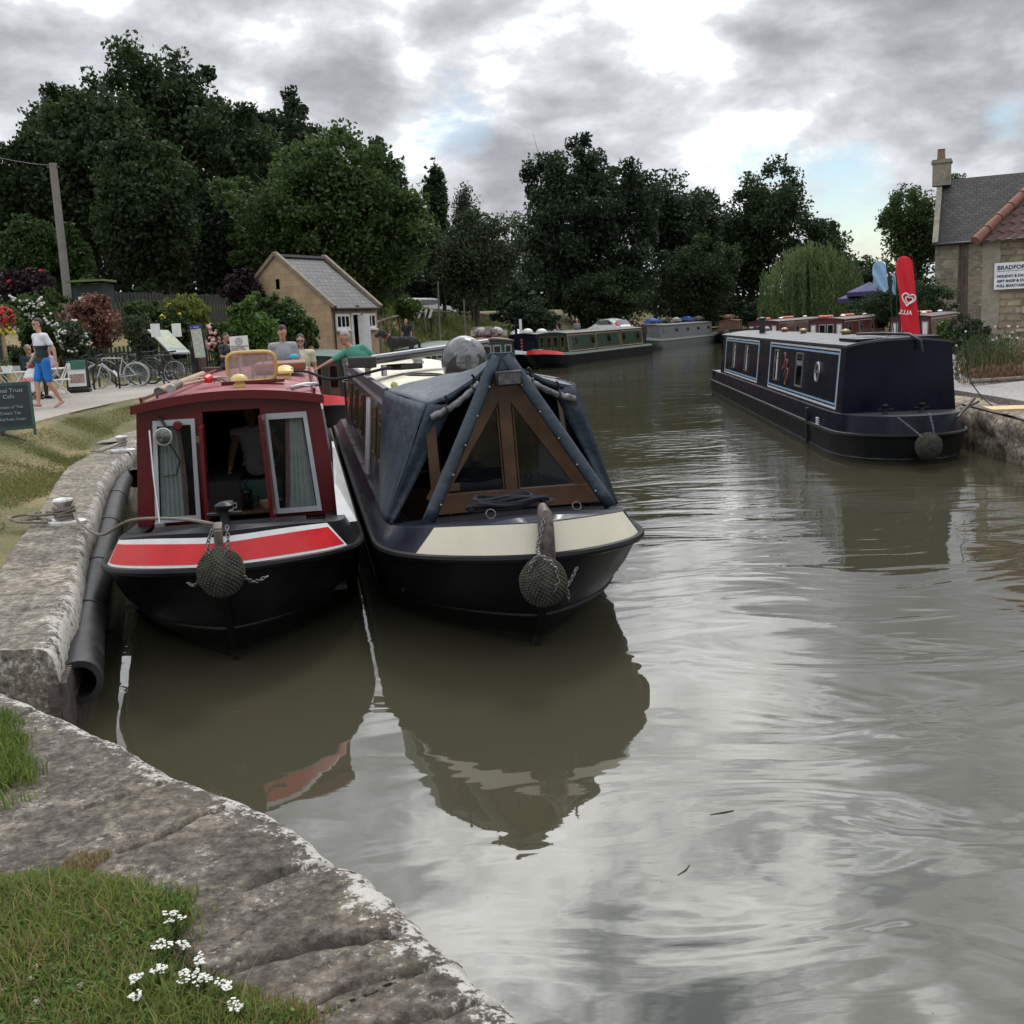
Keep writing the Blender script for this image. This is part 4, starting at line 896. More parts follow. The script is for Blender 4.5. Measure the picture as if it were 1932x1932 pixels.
# ------------------------------------------------------------------ the blue boat with the canvas cratch cover
def blue_boat():
    t = thing('narrowboat', 'dark blue narrowboat with cream bow panel and blue canvas front tent, cream roof', 'narrowboat', (.215, 6.98, 0), TH)
    h = Hull(L=13.2, Lb=1.7); build_hull(t, h, hblack, navy, navy, y_well=(1.42, 2.9))
    for sd in (-1, 1): panel(t, h, 'bow_panel', cream, sd, .03, .62 if sd < 0 else .80, .48 if sd < 0 else .58, .06, .97, .006)
    # gunwale and cabin
    c = Cab(2.9, 11.6, .88, .78, .73, 1.74, .085, .02)
    for sd in (-1, 1): c.side(t, sd, greypaint)
    c.roof(t, cream, 2.85, 11.7)
    for sd in (-1, 1):
        m = MB(); W = .80
        m.hexa([(sd*(W-.03),2.8,1.69),(sd*(W+.02),2.8,1.69),(sd*(W+.02),11.7,1.69),(sd*(W-.03),11.7,1.69),(sd*(W-.03),2.8,1.80),(sd*(W+.02),2.8,1.795),(sd*(W+.02),11.7,1.795),(sd*(W-.03),11.7,1.80)]); m.build('roof_rail', M('grey_rail', (.07,.075,.085), .4), t)
        c.rect(t, sd, 2.92, 11.58, .87, .94, 'side_stripe', M('pale_stripe', (.3,.31,.33), .4), .003, .003)
        for y in (3.45, 4.35, 6.7, 8.3, 9.9): c.window(t, sd, y, .42, .30, .80, brass, glassdk)
        for y in (4.9, 5.15):
            m = MB(); m.tube([c.pt(sd, y, .02, .03), c.pt(sd, y, .84, .03)], .022, 8); m.build('white_pipe', white, t)
    m = MB()
    for x in np.linspace(-.78, .78, 2): pass
    m.add([(-.9,2.9,.73),(.9,2.9,.73),(.79,2.9,1.7),(-.79,2.9,1.7)], [(0,1,2,3)]); fb = m.build('front_bulkhead', navydark, t)
    # wooden cabin doors seen through the cratch
    for x0, x1 in ((-.72,-.33),(-.02,.34)):
        m = MB(); z0, z1 = .5, 1.66; y = 2.84
        for a, b, e, f in ((x0,x0+.07,z0,z1),(x1-.07,x1,z0,z1),(x0+.07,x1-.07,z1-.08,z1),(x0+.07,x1-.07,z0,.86)): m.box(((a+b)/2, y, (e+f)/2), (b-a,.035,f-e))
        d_ = m.build('door', wood, t); m = MB(); m.box(((x0+x1)/2, y, 1.2), (x1-x0-.13,.008,.7)); m.build('pane', glassdk, d_)
    for x in (.52,.60):
        m = MB(); m.tube([(x,2.80,.85),(x,2.80,1.62)], .012, 8); m.build('curtain_pole', white, t)
    # cratch board: triangular wooden frame with glass, at y = yc
    yc = 1.48; zb = .90; za = 1.90; hb = .80
    m = MB(); F = lambda x, z, y=yc: Vector((x*.91+.06*(1-max(0, z-1)*.6), y, z))
    def slat(p, q, w, th=.05): m.bar(p, q, th, w, up=(0,0,1)) if False else m.bar(p, q, w, th, up=(0,1,0))
    m = MB()
    hl = .72; m.hexa([F(-hl,zb-.06,yc-.03),F(hb,zb-.06,yc-.03),F(hb,zb-.06,yc+.03),F(-hl,zb-.06,yc+.03),F(-hl,zb+.10,yc-.03),F(hb,zb+.10,yc-.03),F(hb,zb+.10,yc+.03),F(-hl,zb+.10,yc+.03)])
    for x, w in ((-.665,.045),(0,.055)): m.hexa([F(x-w,zb+.1,yc-.028),F(x+w,zb+.1,yc-.028),F(x+w,zb+.1,yc+.028),F(x-w,zb+.1,yc+.028),F(x-w,(1.58 if x else 1.88),yc-.028),F(x+w,(1.58 if x else 1.88),yc-.028),F(x+w,(1.58 if x else 1.88),yc+.028),F(x-w,(1.58 if x else 1.88),yc+.028)])
    for sd in (-1, 1):
        a = F(sd*.70, zb+.04, yc+.002); b = F(sd*.03, za-.05, yc+.002); d = (b-a).normalized(); n = Vector((d.z,0,-d.x))*.065
        m.hexa([a-n-Vector((0,.027,0)), a+n-Vector((0,.027,0)), a+n+Vector((0,.027,0)), a-n+Vector((0,.027,0)), b-n-Vector((0,.027,0)), b+n-Vector((0,.027,0)), b+n+Vector((0,.027,0)), b-n+Vector((0,.027,0))])
    for sd in (-1,):
        m.hexa([F(-.63,1.02,yc-.026),F(-.46,1.02,yc-.026),F(-.46,1.02,yc+.026),F(-.63,1.02,yc+.026),F(-.63,1.08,yc-.026),F(-.46,1.08,yc-.026),F(-.46,1.08,yc+.026),F(-.63,1.08,yc+.026)])
    cb = m.build('cratch_board', wood, t, bevel=.004)
    for sd in (-1, 1):
        m = MB(); m.prism([F(sd*.055,1.0,yc-.004),F(sd*.60,1.0,yc-.004),F(sd*.055,1.78,yc-.004)] if sd > 0 else [F(-.60,1.0,yc-.004),F(-.055,1.0,yc-.004),F(-.055,1.78,yc-.004)], (0,.008,0)); m.build('pane', glass('cratch_glass', (.006,.008,.009), .62), cb)
        m = MB(); m.tube([F(sd*.07,1.0,yc-.02),F(sd*.58,1.0,yc-.02)], .008, 5); m.tube([F(sd*.07,1.0,yc-.02),F(sd*.07,1.66,yc-.02)], .008, 5); m.build('glazing_bead', wood, cb)
    # canvas: roof from the ridge to the side corners, side walls, V straps
    ap = Vector((0.0, 1.34, 2.09)); apb = Vector((0, 2.9, 1.90))
    m = MB()
    Lc = Vector((-.58, 1.46, 1.72)); Rc = Vector((.64, 1.56, 1.79)); Lb_ = Vector((-.81, 2.86, 1.78)); Rb_ = Vector((.81, 2.86, 1.78))
    for A, B in ((Lc, Lb_), (Rc, Rb_)):
        rows = []
        for i in range(17):
            f = i/16; a = ap.lerp(A, f)+Vector((0,0,-.05*math.sin(PI*f))); b = apb.lerp(B, f)+Vector((0,0,.02*math.sin(PI*f)))
            rows.append([a.lerp(b, j/12)+Vector((0,0,-.045*math.sin(PI*j/12)*math.sin(PI*min(1, f*1.1))+.010*noise.noise((f*5, j*.5, A.x)))) for j in range(13)])
        m.grid(rows, flip=(A.x > 0))
        # hanging hem at the front edge
        m.grid([[r_[0], r_[0]+Vector((0,.004,-.045-.01*math.sin(i*1.3)))] for i, r_ in enumerate(rows)], flip=(A.x < 0))
    o = m.build('canvas_roof', bluecanvas, t, smooth='full'); so_ = o.modifiers.new('Solid', 'SOLIDIFY'); so_.thickness = .006
    for sd in (-1, 1):
        m = MB(); A = (Lc if sd < 0 else Rc)+Vector((0,0,.005)); B = Vector((sd*.81,2.86,1.78)); Cb = Vector((sd*.955,1.52,.80)); Db = Vector((sd*.93,2.86,.76))
        rows = []
        for i in range(17):
            f = i/16; fr_ = A.lerp(Cb, f); inn = fr_+Vector((-sd*(.05*math.sin(PI*min(1, f*1.6)) if f < .6 else .03), -.03, 0)); bk = B.lerp(Db, f)
            rows.append([fr_.lerp(bk, j/12)+Vector((sd*(.025*math.sin(PI*j/12)+.012*noise.noise((f*3, j*.6, 3))), 0, 0)) for j in range(13)])
        m.grid(rows, flip=(sd < 0))
        # flap turned round the front corner
        fl_ = []
        for i in range(17):
            f = i/16; p = A.lerp(Cb, f); wd = (.17*(1-f)**.8+.035) if sd < 0 else (.14*(1-f)+.05)
            fl_.append([p+Vector((-sd*wd*j/4, -.012-.015*math.sin(j+f*4), -.02*(j/4))) for j in range(5)])
        m.grid(fl_, flip=(sd > 0)); o = m.build('canvas_side', bluecanvas, t, smooth='full'); so_ = o.modifiers.new('Solid', 'SOLIDIFY'); so_.thickness = .006
    for sd in (-1, 1):
        m = MB(); foot = Vector((-.68 if sd < 0 else .78, 1.02 if sd < 0 else 1.12, .86)); top = ap+Vector((sd*.035, -.03, -.02)); n = 12; w = .050; rows = []
        dd = (foot-top).normalized(); side_ = Vector((dd.z, 0, -dd.x)).normalized()
        for i in range(n+1):
            p = top.lerp(foot, i/n)+Vector((0,-.012*math.sin(PI*i/n),0)); rows.append([p+side_*(w*x)+Vector((0,-.022*(1-x*x),0)) for x in (-1,-.6,0,.6,1)])
        m.grid(rows); o = m.build('canvas_strap', bluecanvas, t, smooth='full'); so_ = o.modifiers.new('Solid', 'SOLIDIFY'); so_.thickness = .01
        m = MB()
        for i in range(2, 12, 2): m.ell(top.lerp(foot, i/11.4)+side_*(w*.7*sd)+Vector((0,-.035,0)), .008, 8, 6)
        m.build('press_stud', steel, o)
    m = MB(); m.prism([(-.11,1.302,2.075),(-.085,1.30,2.095),(.085,1.30,2.095),(.11,1.302,2.075),(.085,1.295,1.96),(-.085,1.295,1.96)], (0,.02,0)); m.build('canvas_peak', bluecanvas, t, bevel=.004)
    lamp(t, (.035, 1.24, 1.90), (.1,-1,-.1), .1, blackm, 'headlamp', (.21,.115))
    # rolled-up clear windows with ties
    clear = M('rolled_clear_vinyl', (.15,.155,.16), .25, var=.7, sc=9, bump=.15, bsc=25)
    for sd in (-1, 1):
        a = ap.lerp(Lc if sd < 0 else Rc, .30)+Vector((0,-.03,-.11)); b = (Lc if sd < 0 else Rc)+Vector((-sd*.02,-.05,-.10)); m = MB(); pts = []; rs = []
        for i in range(19):
            f = i/18; pts.append(a.lerp(b, f)+Vector((0,0,-.03*math.sin(PI*f))) + Vector((0, 0, .003*math.sin(i*2.1)))); rs.append(.024+.0025*math.sin(i*1.7)+.006*f)
        m.tube(pts, rs, 12); m.build('rolled_window', clear, t, smooth='full')
        for f in (.15, .72):
            i = int(f*18); m = MB(); p = pts[i]; d = (pts[i+1]-pts[i-1]).normalized(); m.torus(p, rs[i]+.006, .008, d.to_track_quat('Z','Y').to_matrix(), 16, 6); m.tube([p+Vector((0,0,.04)), p+Vector((0,-.02,.09)), p+Vector((-.02,-.03,.11))], .010, 6); m.build('tie_strap', blackm, t)
    # bow fittings
    m = MB(); pr = []
    for i in range(9):
        a = -.1+i*.26; pr.append(Vector((0.0, -.02+.07*math.sin(a)-.02, .66+.40*i/8)))
    m.tube([(0,-.035,.62),(0,-.045,.80),(0,-.03,.95),(0,.0,1.05),(0,.06,1.09)], [.05,.055,.055,.05,.03], 10); m.build('stem_head', rusty, t, smooth=True)
    m = MB()
    for i in range(7):
        pts = []
        for k in range(20):
            a = 2*PI*k/20; pts.append(Vector((-.12+.30*math.cos(a)*(1-.05*i)+.05*math.sin(i*2), .68+.10*math.sin(a)+.02*math.cos(i), 1.00+.012*i+.012*math.sin(a*3+i))))
        m.tube(pts, .013, 7, closed=True)
    tag(m.build('rope_coil', ropeblk, None, smooth=True), 'coil of dark blue rope on the foredeck above the cream bow panel', 'rope').matrix_world = Matrix.Translation(t.location) @ Matrix.Rotation(TH, 4, 'Z')
    m = MB(); m.torus((-.28,.50,.985), .034, .006, Matrix.Rotation(R(60),3,'X'), 16, 6); m.torus((.38,.62,.97), .032, .006, Matrix.Rotation(R(60),3,'X'), 16, 6); m.build('deck_ring', rusty, t)
    m = MB(); m.box((0, 11.6, 1.2), (1.6,.04,1.0)); m.build('rear_bulkhead', greypaint, t)
    m = MB(); m.tube([(-.85,11.9,.75),(-.85,11.9,1.45),(-.85,13.0,1.45),(.85,13.0,1.45),(.85,11.9,1.45),(.85,11.9,.75)], .02, 8); m.build('stern_rail', greypaint, t)
    return t, h, c
BB, BH, BC = blue_boat()
c = D(1025, 1098, 6.72)
topc = W_(BB, (0,-.04,1.05))
rope_fender('round mossy rope fender hanging on chains below the cream bow panel', c, .150, .158,
    hang=[[topc, topc.lerp(c, .45)+Vector((-.05,-.06,0)), c+Vector((-.02,-.07,.20))], [c+Vector((-.02,-.07,.20)), c+Vector((.07,-.10,.13)), c+Vector((.09,-.12,.03)), c+Vector((.06,-.14,-.03))], [c+Vector((-.02,-.07,.20)), c+Vector((-.07,-.09,.15)), c+Vector((-.09,-.10,.10))]],
    loops=[[c+Vector((.15,0,-.04)), c+Vector((.19,.06,.0)), c+Vector((.23,.11,.06))], [c+Vector((.15,0,-.04)), c+Vector((.16,.0,-.10)), c+Vector((.16,.0,-.14))]])
# dome, aerial table, ball, hose on the cream roof
def broof(x): return 1.755+.085*(1-(x/.8)**2)
def roofstuff():
    t = thing('roof_dome', 'big shiny grey dome with dark curved opening standing on the cream boat roof', 'dome', W_(BB, (.10, 3.95, broof(.1))), TH)
    m = MB(); m.ell((0,0,.12), (.235,.26,.26), 40, 24, keep=lambda q: q.z > -.13); 
    o = m.build('shell', M('tinted_dome_plastic', (.05,.054,.06), .12, var=.5, sc=6, bump=.01, dirt=(.25,.25,.25), dirtamt=.35, spec=.9), t, smooth='full')
    m = MB(); pts = [Vector((.225*math.cos(a), -.17-.10*math.sin(a)*.6, .0+.22*math.sin(a))) for a in np.linspace(.0, PI, 25)]
    m.add([(0,-.26,.0)]+pts, [(0, i+1, i+2) for i in range(24)]); o = m.build('dark_visor', blackm, t); o.modifiers.new('Solid','SOLIDIFY').thickness = .02
    m = MB(); m.box((.0,-.28,.09),(.05,.03,.2)); m.build('centre_bar', M('dark_grey_bar', (.05,.05,.055), .4), t)
    t = thing('roof_rack', 'folded grey metal frame with black ends lying across the cream boat roof', 'folded frame', W_(BB, (-.33, 5.3, broof(.3)+.13)), TH+R(-62))
    for k, (dy, z) in enumerate(((-.17,0),(-.06,.03),(.06,.03),(.17,.06))):
        MB().tube([(-.0,-.6+dy*0,z),(0,1.0,z+.10)], .035, 8).build('tube', M('grey_tube', (.16,.17,.18), .35), t, smooth=True).location.x = dy
    m = MB(); m.box((0,-.62,.02),(.46,.10,.12)); m.box((0,-.1,-.06),(.4,.3,.06)); m.build('black_end', blackm, t, bevel=.015)
    for x in (-.17,.17):
        MB().box((x,-.45,-.08),(.04,.05,.12)).build('foot', steel, t)
    m = MB(); m.box((0,.2,.1),(.5,1.5,.02), M=Matrix.Rotation(R(3.6),3,'X')); m.build('top_panel', M('dark_panel', (.02,.022,.03), .2), t)
    t = MB(); t.ell(W_(BB, (-.70, 3.02, broof(.7)+.033)), .034, 16, 12); tag(t.build('tennis_ball', M('faded_ball_felt', (.30,.32,.12), .95), smooth='full'), 'yellow green tennis ball on the cream boat roof edge', 'ball')
    m = MB(); q = [W_(BB, (-.35+.20*math.cos(a), 3.5+.26*math.sin(a), broof(.3)+.02+.03*abs(math.sin(a/2)))) for a in np.linspace(0, 5.4, 24)]; q += [W_(BB, (.0,3.7,broof(0)+.02))]
    m.tube(q, .009, 7); tag(m.build('hose_loop', blackm, smooth=True), 'thin black hose looped on the cream roof behind the canvas', 'hose')
    m = MB(); m.box(W_(BB, (-.50, 9.5, broof(.5)+.035)), (.10, 2.6, .05), TH+R(-6)); tag(m.build('gang_plank', cream), 'narrow cream plank lying on the far left roof of the blue boat', 'plank')
    mushroom(None, W_(BB, (.05, 8.0, broof(0))), steel, .10, 'mushroom_vent'); tag(bpy.data.objects['mushroom_vent'] if False else C.objects[-1], 'round grey roof vent near the dog on the cream roof', 'vent')
roofstuff()
# ------------------------------------------------------------------ the navy boat on the right
def navy_boat():
    th = R(-4.0); t = thing('narrowboat', 'dark navy narrowboat with blue and white lined side panels moored at the right bank', 'narrowboat', (5.93, 15.15, 0), th)
    h = Hull(L=16.5, W=.97, Lb=1.45, zs=.40, zstem=.44, zd=.68, zdstem=.72, rake=.12, inset=.06, pw=2.3, q=2.2); build_hull(t, h, hblack, navydark, M('deck_grey_black', (.035,.035,.04), .5), well=False)
    c = Cab(1.15, 15.2, .86, .77, .68, 1.72, .08, .03)
    for sd in (-1, 1): c.side(t, sd, navydark)
    c.roof(t, M('grey_roof', (.035,.037,.042), .42, var=.2, sc=1.5, dirt=(.06,.06,.06)), 1.1, 15.25)
    m = MB(); m.prism([(-.86,1.12,.68),(.86,1.12,.68),(.78,1.12,1.72),(.5,1.12,1.77),(0,1.12,1.80),(-.5,1.12,1.77),(-.78,1.12,1.72)], (0,.05,0)); m.build('rear_bulkhead', navydark, t)
    m = MB(); m.box((-.37,1.75,1.80),(.5,1.1,.05)); m.box((.38,1.75,1.80),(.5,1.1,.05)); m.build('hatch', navydark, t, bevel=.01)
    pb = M('pale_blue_line', (.25,.42,.62), .4, var=.05); wl = M('white_line', (.62,.64,.66), .4, var=.05)
    for y0, y1 in ((1.5, 7.6), (9.0, 14.4)):
        for sd in (-1,):
            c.rect(t, sd, y0, y1, .045, .955, 'white_lining', wl, .002, .003, .036)
            c.rect(t, sd, y0+.055, y1-.055, .105, .895, 'blue_lining', pb, .002, .003, .032)
    for y in (6.75, 4.45, 10.7, 12.7): c.window(t, -1, y, .40 if y != 4.45 else .62, .22, .82, steel, glassdk, curtain if y > 5 else None)
    for y in (5.0,): pass
    m = c.porthole(t, -1, 2.95, .55, .155, steel)
    q = MB(); q.bar(c.pt(-1, 2.79, .55, .03), c.pt(-1, 3.11, .55, .03), .02); q.build('porthole_bar', steel, m)
    # scroll name
    m = MB()
    for k, (y, v) in enumerate(((5.75,.5),(5.95,.62),(5.6,.36))):
        pts = [c.pt(-1, y+.12*math.cos(a*1.3+k), v+.16*math.sin(a+k), .012) for a in np.linspace(0, 4.6, 16)]; m.tube(pts, .013, 5)
    m.build('scroll_lettering', M('dull_red_scroll', (.30,.13,.12), .5), t)
    for x, y in ((-.35,.55),(.20,.62)): stud(t, (x, y, .70), black, 1)
    for k, (x, y) in enumerate(((0,12.6),(0,10.2),(-.1,7.6),(.05,4.6))): mushroom(t, (x, y, 1.80), brass if k else M('pewter_vent', (.2,.2,.2), .5), .09)
    m = MB(); m.lathe([(.075,0),(.07,.36),(.10,.37),(.10,.40),(.0,.43)], (-.35, 11.2, 1.76), 18); m.build('chimney', blackm, t, smooth=True)
    m = MB(); m.tube([(-.2,2.8,1.86),(-.1,1.6,1.88),(.15,1.1,1.86),(.28,.98,1.76),(.30,.96,1.6)], .022, 8); m.build('tiller_bar', blackm, t, smooth=True)
    m = MB()
    for i in range(4): m.box((-.985, 2.2, .30-.0+.034*i+.14), (.03, .16, .013))
    m.build('vent_louvre', white, t)
    m = MB(); m.box((-.985, 3.0, .34), (.05,.06,.62)); m.build('side_fender', rubber, t, bevel=.01)
    m = MB(); m.box((-.95, 16.2, .35), (.05,.08,.7)); m.build('side_fender', rubber, t, bevel=.01)
    m = MB(); m.box((0, 15.2, 1.2), (1.64,.04,.95)); m.build('front_bulkhead', navydark, t)
    m = MB(); m.prism([(-.80,15.25,.7),(.80,15.25,.7),(0,16.6,.75)], (0,0,.05)); m.prism([(-.6,15.2,1.62),(.6,15.2,1.62),(0,16.3,1.15)], (0,0,.25)); m.build('bow_cover', blackm, t)
    return t, h, c
NB, NH, NC = navy_boat()
c = D(1752, 842, 14.85)
rope_fender('dark cylindrical rope fender on two chains at the blunt end of the navy boat', c, .175, .19, hang=[[c+Vector((-.42,.05,.42)), c+Vector((-.25,.0,.27)), c+Vector((-.12,-.08,.14))], [c+Vector((.02,.05,.46)), c+Vector((.03,-.05,.3)), c+Vector((.04,-.1,.15))]])
# ------------------------------------------------------------------ distant boats
def far_boat(label, stern, yaw, L, pal, front='doors', win=5, wv=(.35,.82), group=None, cabin=(1.6,None), roofm=None, z1=1.72, framem=None, panelm=None, winside=(1,), bow=None):
    t = thing('narrowboat', label, 'narrowboat', stern, yaw, group); hullm, bulm, cabm, rfm = pal
    h = Hull(L=L, Lb=1.7, zdstem=1.0); build_hull(t, h, hullm, bulm, bulm, y_well=(1.3, 2.2), strake2=False)
    if bow:
        for sd in (-1, 1): panel(t, h, 'bow_panel', bow, sd, .03, 1.5, 1.1, .08, .92, .008)
    c = Cab(cabin[0]+.6, cabin[1] or L-1.2, .90, .79, .73, z1, .085, .05)
    for sd in (-1, 1): c.side(t, sd, cabm)
    c.roof(t, rfm, rail=None)
    y0 = c.y0
    m = MB(); m.prism([(-.90,y0,.5),(.90,y0,.5),(.79,y0,z1),(0,y0,z1+.08),(-.79,y0,z1)], (0,.04,0)); m.build('front_bulkhead', cabm, t)
    m = MB(); m.box((0, c.y1, 1.2), (1.6,.04,1.0)); m.build('rear_bulkhead', cabm, t)
    if front:
        fm = framem or wood
        for x0, x1, mt in ((-.72,-.46,white if front == 'curtains' else glassdk),(-.34,-.03,glassdk),(.03,.34,glassdk),(.46,.72,white if front == 'curtains' else glassdk)):
            q = MB(); q.box(((x0+x1)/2, y0-.015, 1.22), (x1-x0, .02, .76)); d_ = q.build('door' if abs(x0) < .4 else 'front_window', fm, t)
            q = MB(); q.box(((x0+x1)/2, y0-.03, 1.30), (x1-x0-.09, .012, .50)); q.build('pane', mt, d_)
    for sd in winside:
        for i in range(win):
            y = c.y0+1.1+(c.y1-c.y0-2)*i/max(1, win-1); c.window(t, sd, y, .62, wv[0], wv[1], framem or steel, glassdk)
        if panelm:
            n = 3; w_ = (c.y1-c.y0)/n
            for i in range(n): c.rect(t, sd, c.y0+.12+w_*i, c.y0+w_*(i+1)-.12, .06, .93, 'lining', panelm, .002, .004, .04)
    return t, h, c
wh = M('black_painted_side', (.015,.015,.016), .35)
g1 = far_boat('dark green narrowboat with red bow flashes and open doors, moored mid canal bank', (1.55, 54.0, 0), R(-27), 15, (hblack, greenp, greenp, M('green_roof', (.03,.05,.04), .5)), 'doors', 5, panelm=M('cream_red_lining', (.5,.25,.15), .4), winside=(-1, 1), bow=red, framem=brass)
g2 = far_boat('black and white bowed narrowboat with diamond pattern, half hidden behind the green boat', (.05, 56.5, 0), R(-26), 14, (black, M('white_blue_bow', (.5,.52,.56), .4), navydark, M('dark_roof', (.03,.03,.035), .5)), None, 3, winside=(1,))
m = MB(); 
for k in range(5): m.box((0, 2.15, .78+k*.17), (.10, .03, .10), M=Matrix.Rotation(R(45), 3, 'Y'))
m.build('diamond_panel', M('diamond_red', (.5,.1,.08), .4), g2[0])
g3 = far_boat('plain matt grey narrowboat with square windows and clutter on its roof, far down the canal', (9.6, 77.0, 0), R(-30), 15, (greyboat, greyboat, greyboat, greyboat), None, 5, (.45,.75), winside=(-1, 1), framem=greyboat)
g4 = far_boat('black wooden boat with brown tarpaulin and junk on deck, far end of the canal', (18.0, 86, 0), R(-14), 13, (black, wh, M('rusty_brown_cover', (.14,.07,.045), .8, var=.4), M('brown_tarpaulin', (.20,.12,.08), .8, var=.4)), None, 2, winside=())
# lettering scroll on the green boat's side
m = MB()
mar = (hblack, maroon, maroon, M('dark_maroon_roof', (.05,.03,.03), .5))
for k, (px, dpt, lb) in enumerate(((1400, 56, 'maroon narrowboat nearest the willow, mostly hidden by the others'), (1515, 50, 'maroon narrowboat with white curtained front, left of the red flag'), (1667, 44.5, 'maroon narrowboat with white curtained front, directly behind the red flag'))):
    p = D(px, 620, dpt); a = far_boat(lb, (p.x-.0, p.y-2.0, 0), R(-29), 14, mar, 'curtains', 4, (.40,.80), group='maroon narrowboats moored side by side', winside=(-1, 1), framem=steel, z1=1.78, panelm=M('thin_cream_line', (.4,.33,.25), .5))
    for j, y in enumerate((3.5, 8.5)):
        t = thing('lifebuoy', ('orange lifebuoy on the leftmost maroon roof, toward the bow','orange lifebuoy on the leftmost maroon roof, toward the stern','orange lifebuoy on the middle maroon roof, toward the bow','orange lifebuoy on the middle maroon roof, toward the stern','orange lifebuoy just behind the red flag, toward the bow','orange lifebuoy behind the red flag, toward the stern')[k*2+j], 'lifebuoy', W_(a[0], (-.3, y, 1.93)), 0, 'orange lifebuoys on the maroon roofs')
        MB().torus((0,0,0), .30, .07, None, 24, 8).build('ring', M('orange_ring', (.62,.10,.04), .5), t, smooth='full'); m = MB()
        for a_ in range(4): m.torus((.30*math.cos(a_*PI/2+.6), .30*math.sin(a_*PI/2+.6), 0), .074, .008, Matrix.Rotation(a_*PI/2+.6, 3, 'Z')@Matrix.Rotation(R(90), 3, 'X'), 12, 5)
        m.build('grab_band', white, t)
    for y in (5.5, 11): mushroom(a[0], (.1, y, 1.86), white, .12)
# green boats along the left bank behind the two near boats
g5 = far_boat('dark green narrowboat with red bow band, its bow visible between the red and blue boats', (-4.35, 23.2, 0), R(8), 14, (black, red, greenp, teal), 'doors', 3, bow=None, group=None)
g6 = far_boat('long green narrowboat with teal roof behind the dog', (-2.3, 27.5, 0), R(1), 17, (black, greenp, greenp, teal), 'doors', 5, winside=(1, -1), framem=steel)
g7 = far_boat('green and red narrowboat with large side windows and roof clutter right of the dome', (-.35, 37.5, 0), R(2), 12, (black, greenp, greenp, M('red_green_roof', (.12,.04,.035), .6, var=.5)), 'doors', 5, winside=(1, -1), framem=steel)
c = W_(g5[0], (0,-.14,.55))
rope_fender('grey rope fender on the bow of the green boat seen between the two near boats', c, .15, .16, hang=[[c+Vector((0,.05,.45)), c+Vector((0,-.03,.3)), c+Vector((0,-.03,.15))]])
# ================================================================== foliage
def leaf_object(name, P, S, mat, rng, parent=None, asp=.6, up=0.0, smoothn=None):
    "one small rhombic leaf per point"
    N = len(P); a = rng.normal(size=(N,3)); a /= np.linalg.norm(a, axis=1)[:,None]
    b = rng.normal(size=(N,3)); 
    if up: a[:,2] += up*np.sign(rng.random(N)-.2); a /= np.linalg.norm(a, axis=1)[:,None]
    b -= (a*b).sum(1)[:,None]*a; b /= np.linalg.norm(b, axis=1)[:,None]
    S = S[:,None]; V = np.empty((N,4,3), np.float32)
    V[:,0] = P-a*S*.5; V[:,1] = P+b*S*.5*asp; V[:,2] = P+a*S*.5; V[:,3] = P-b*S*.5*asp
    me = bpy.data.meshes.new(name); me.vertices.add(N*4); me.vertices.foreach_set('co', V.ravel())
    me.loops.add(N*4); me.loops.foreach_set('vertex_index', np.arange(N*4, dtype=np.int32)); me.polygons.add(N)
    me.polygons.foreach_set('loop_start', np.arange(0, N*4, 4, dtype=np.int32)); me.update(calc_edges=True)
    me.materials.append(mat); o = bpy.data.objects.new(name, me); C.objects.link(o)
    if parent: o.parent = parent
    return o
LM = {
 'dark': leafmat('dark_leaves', (.014,.027,.010), (.050,.084,.027), .42),
 'dark2': leafmat('deep_green_leaves', (.013,.025,.013), (.042,.072,.030), .42),
 'mid': leafmat('mid_green_leaves', (.024,.048,.013), (.085,.140,.036), .42),
 'light': leafmat('light_green_leaves', (.035,.08,.014), (.14,.24,.05)),
 'grey': leafmat('grey_green_leaves', (.022,.036,.018), (.085,.115,.055)),
 'yel': leafmat('yellow_green_leaves', (.07,.10,.015), (.22,.24,.04)),
 'cop': leafmat('copper_leaves', (.09,.04,.03), (.34,.17,.12)),
 'pur': leafmat('purple_leaves', (.012,.006,.010), (.04,.02,.028)),
 'dry': leafmat('dry_stems', (.07,.06,.025), (.20,.16,.07)),
 'wil': leafmat('willow_leaves', (.05,.085,.028), (.17,.23,.085)),
}
petal_w = M('white_petals', (.58,.57,.52), .8, var=.15, sc=30); petal_p = M('pink_petals', (.62,.33,.32), .8, var=.2, sc=30); petal_r = M('red_petals', (.55,.02,.04), .8, var=.3, sc=30); petal_y = M('yellow_petals', (.6,.45,.04), .8, var=.2)
bark = M('bark', (.06,.05,.04), .95, var=.4, sc=4, bump=.1)
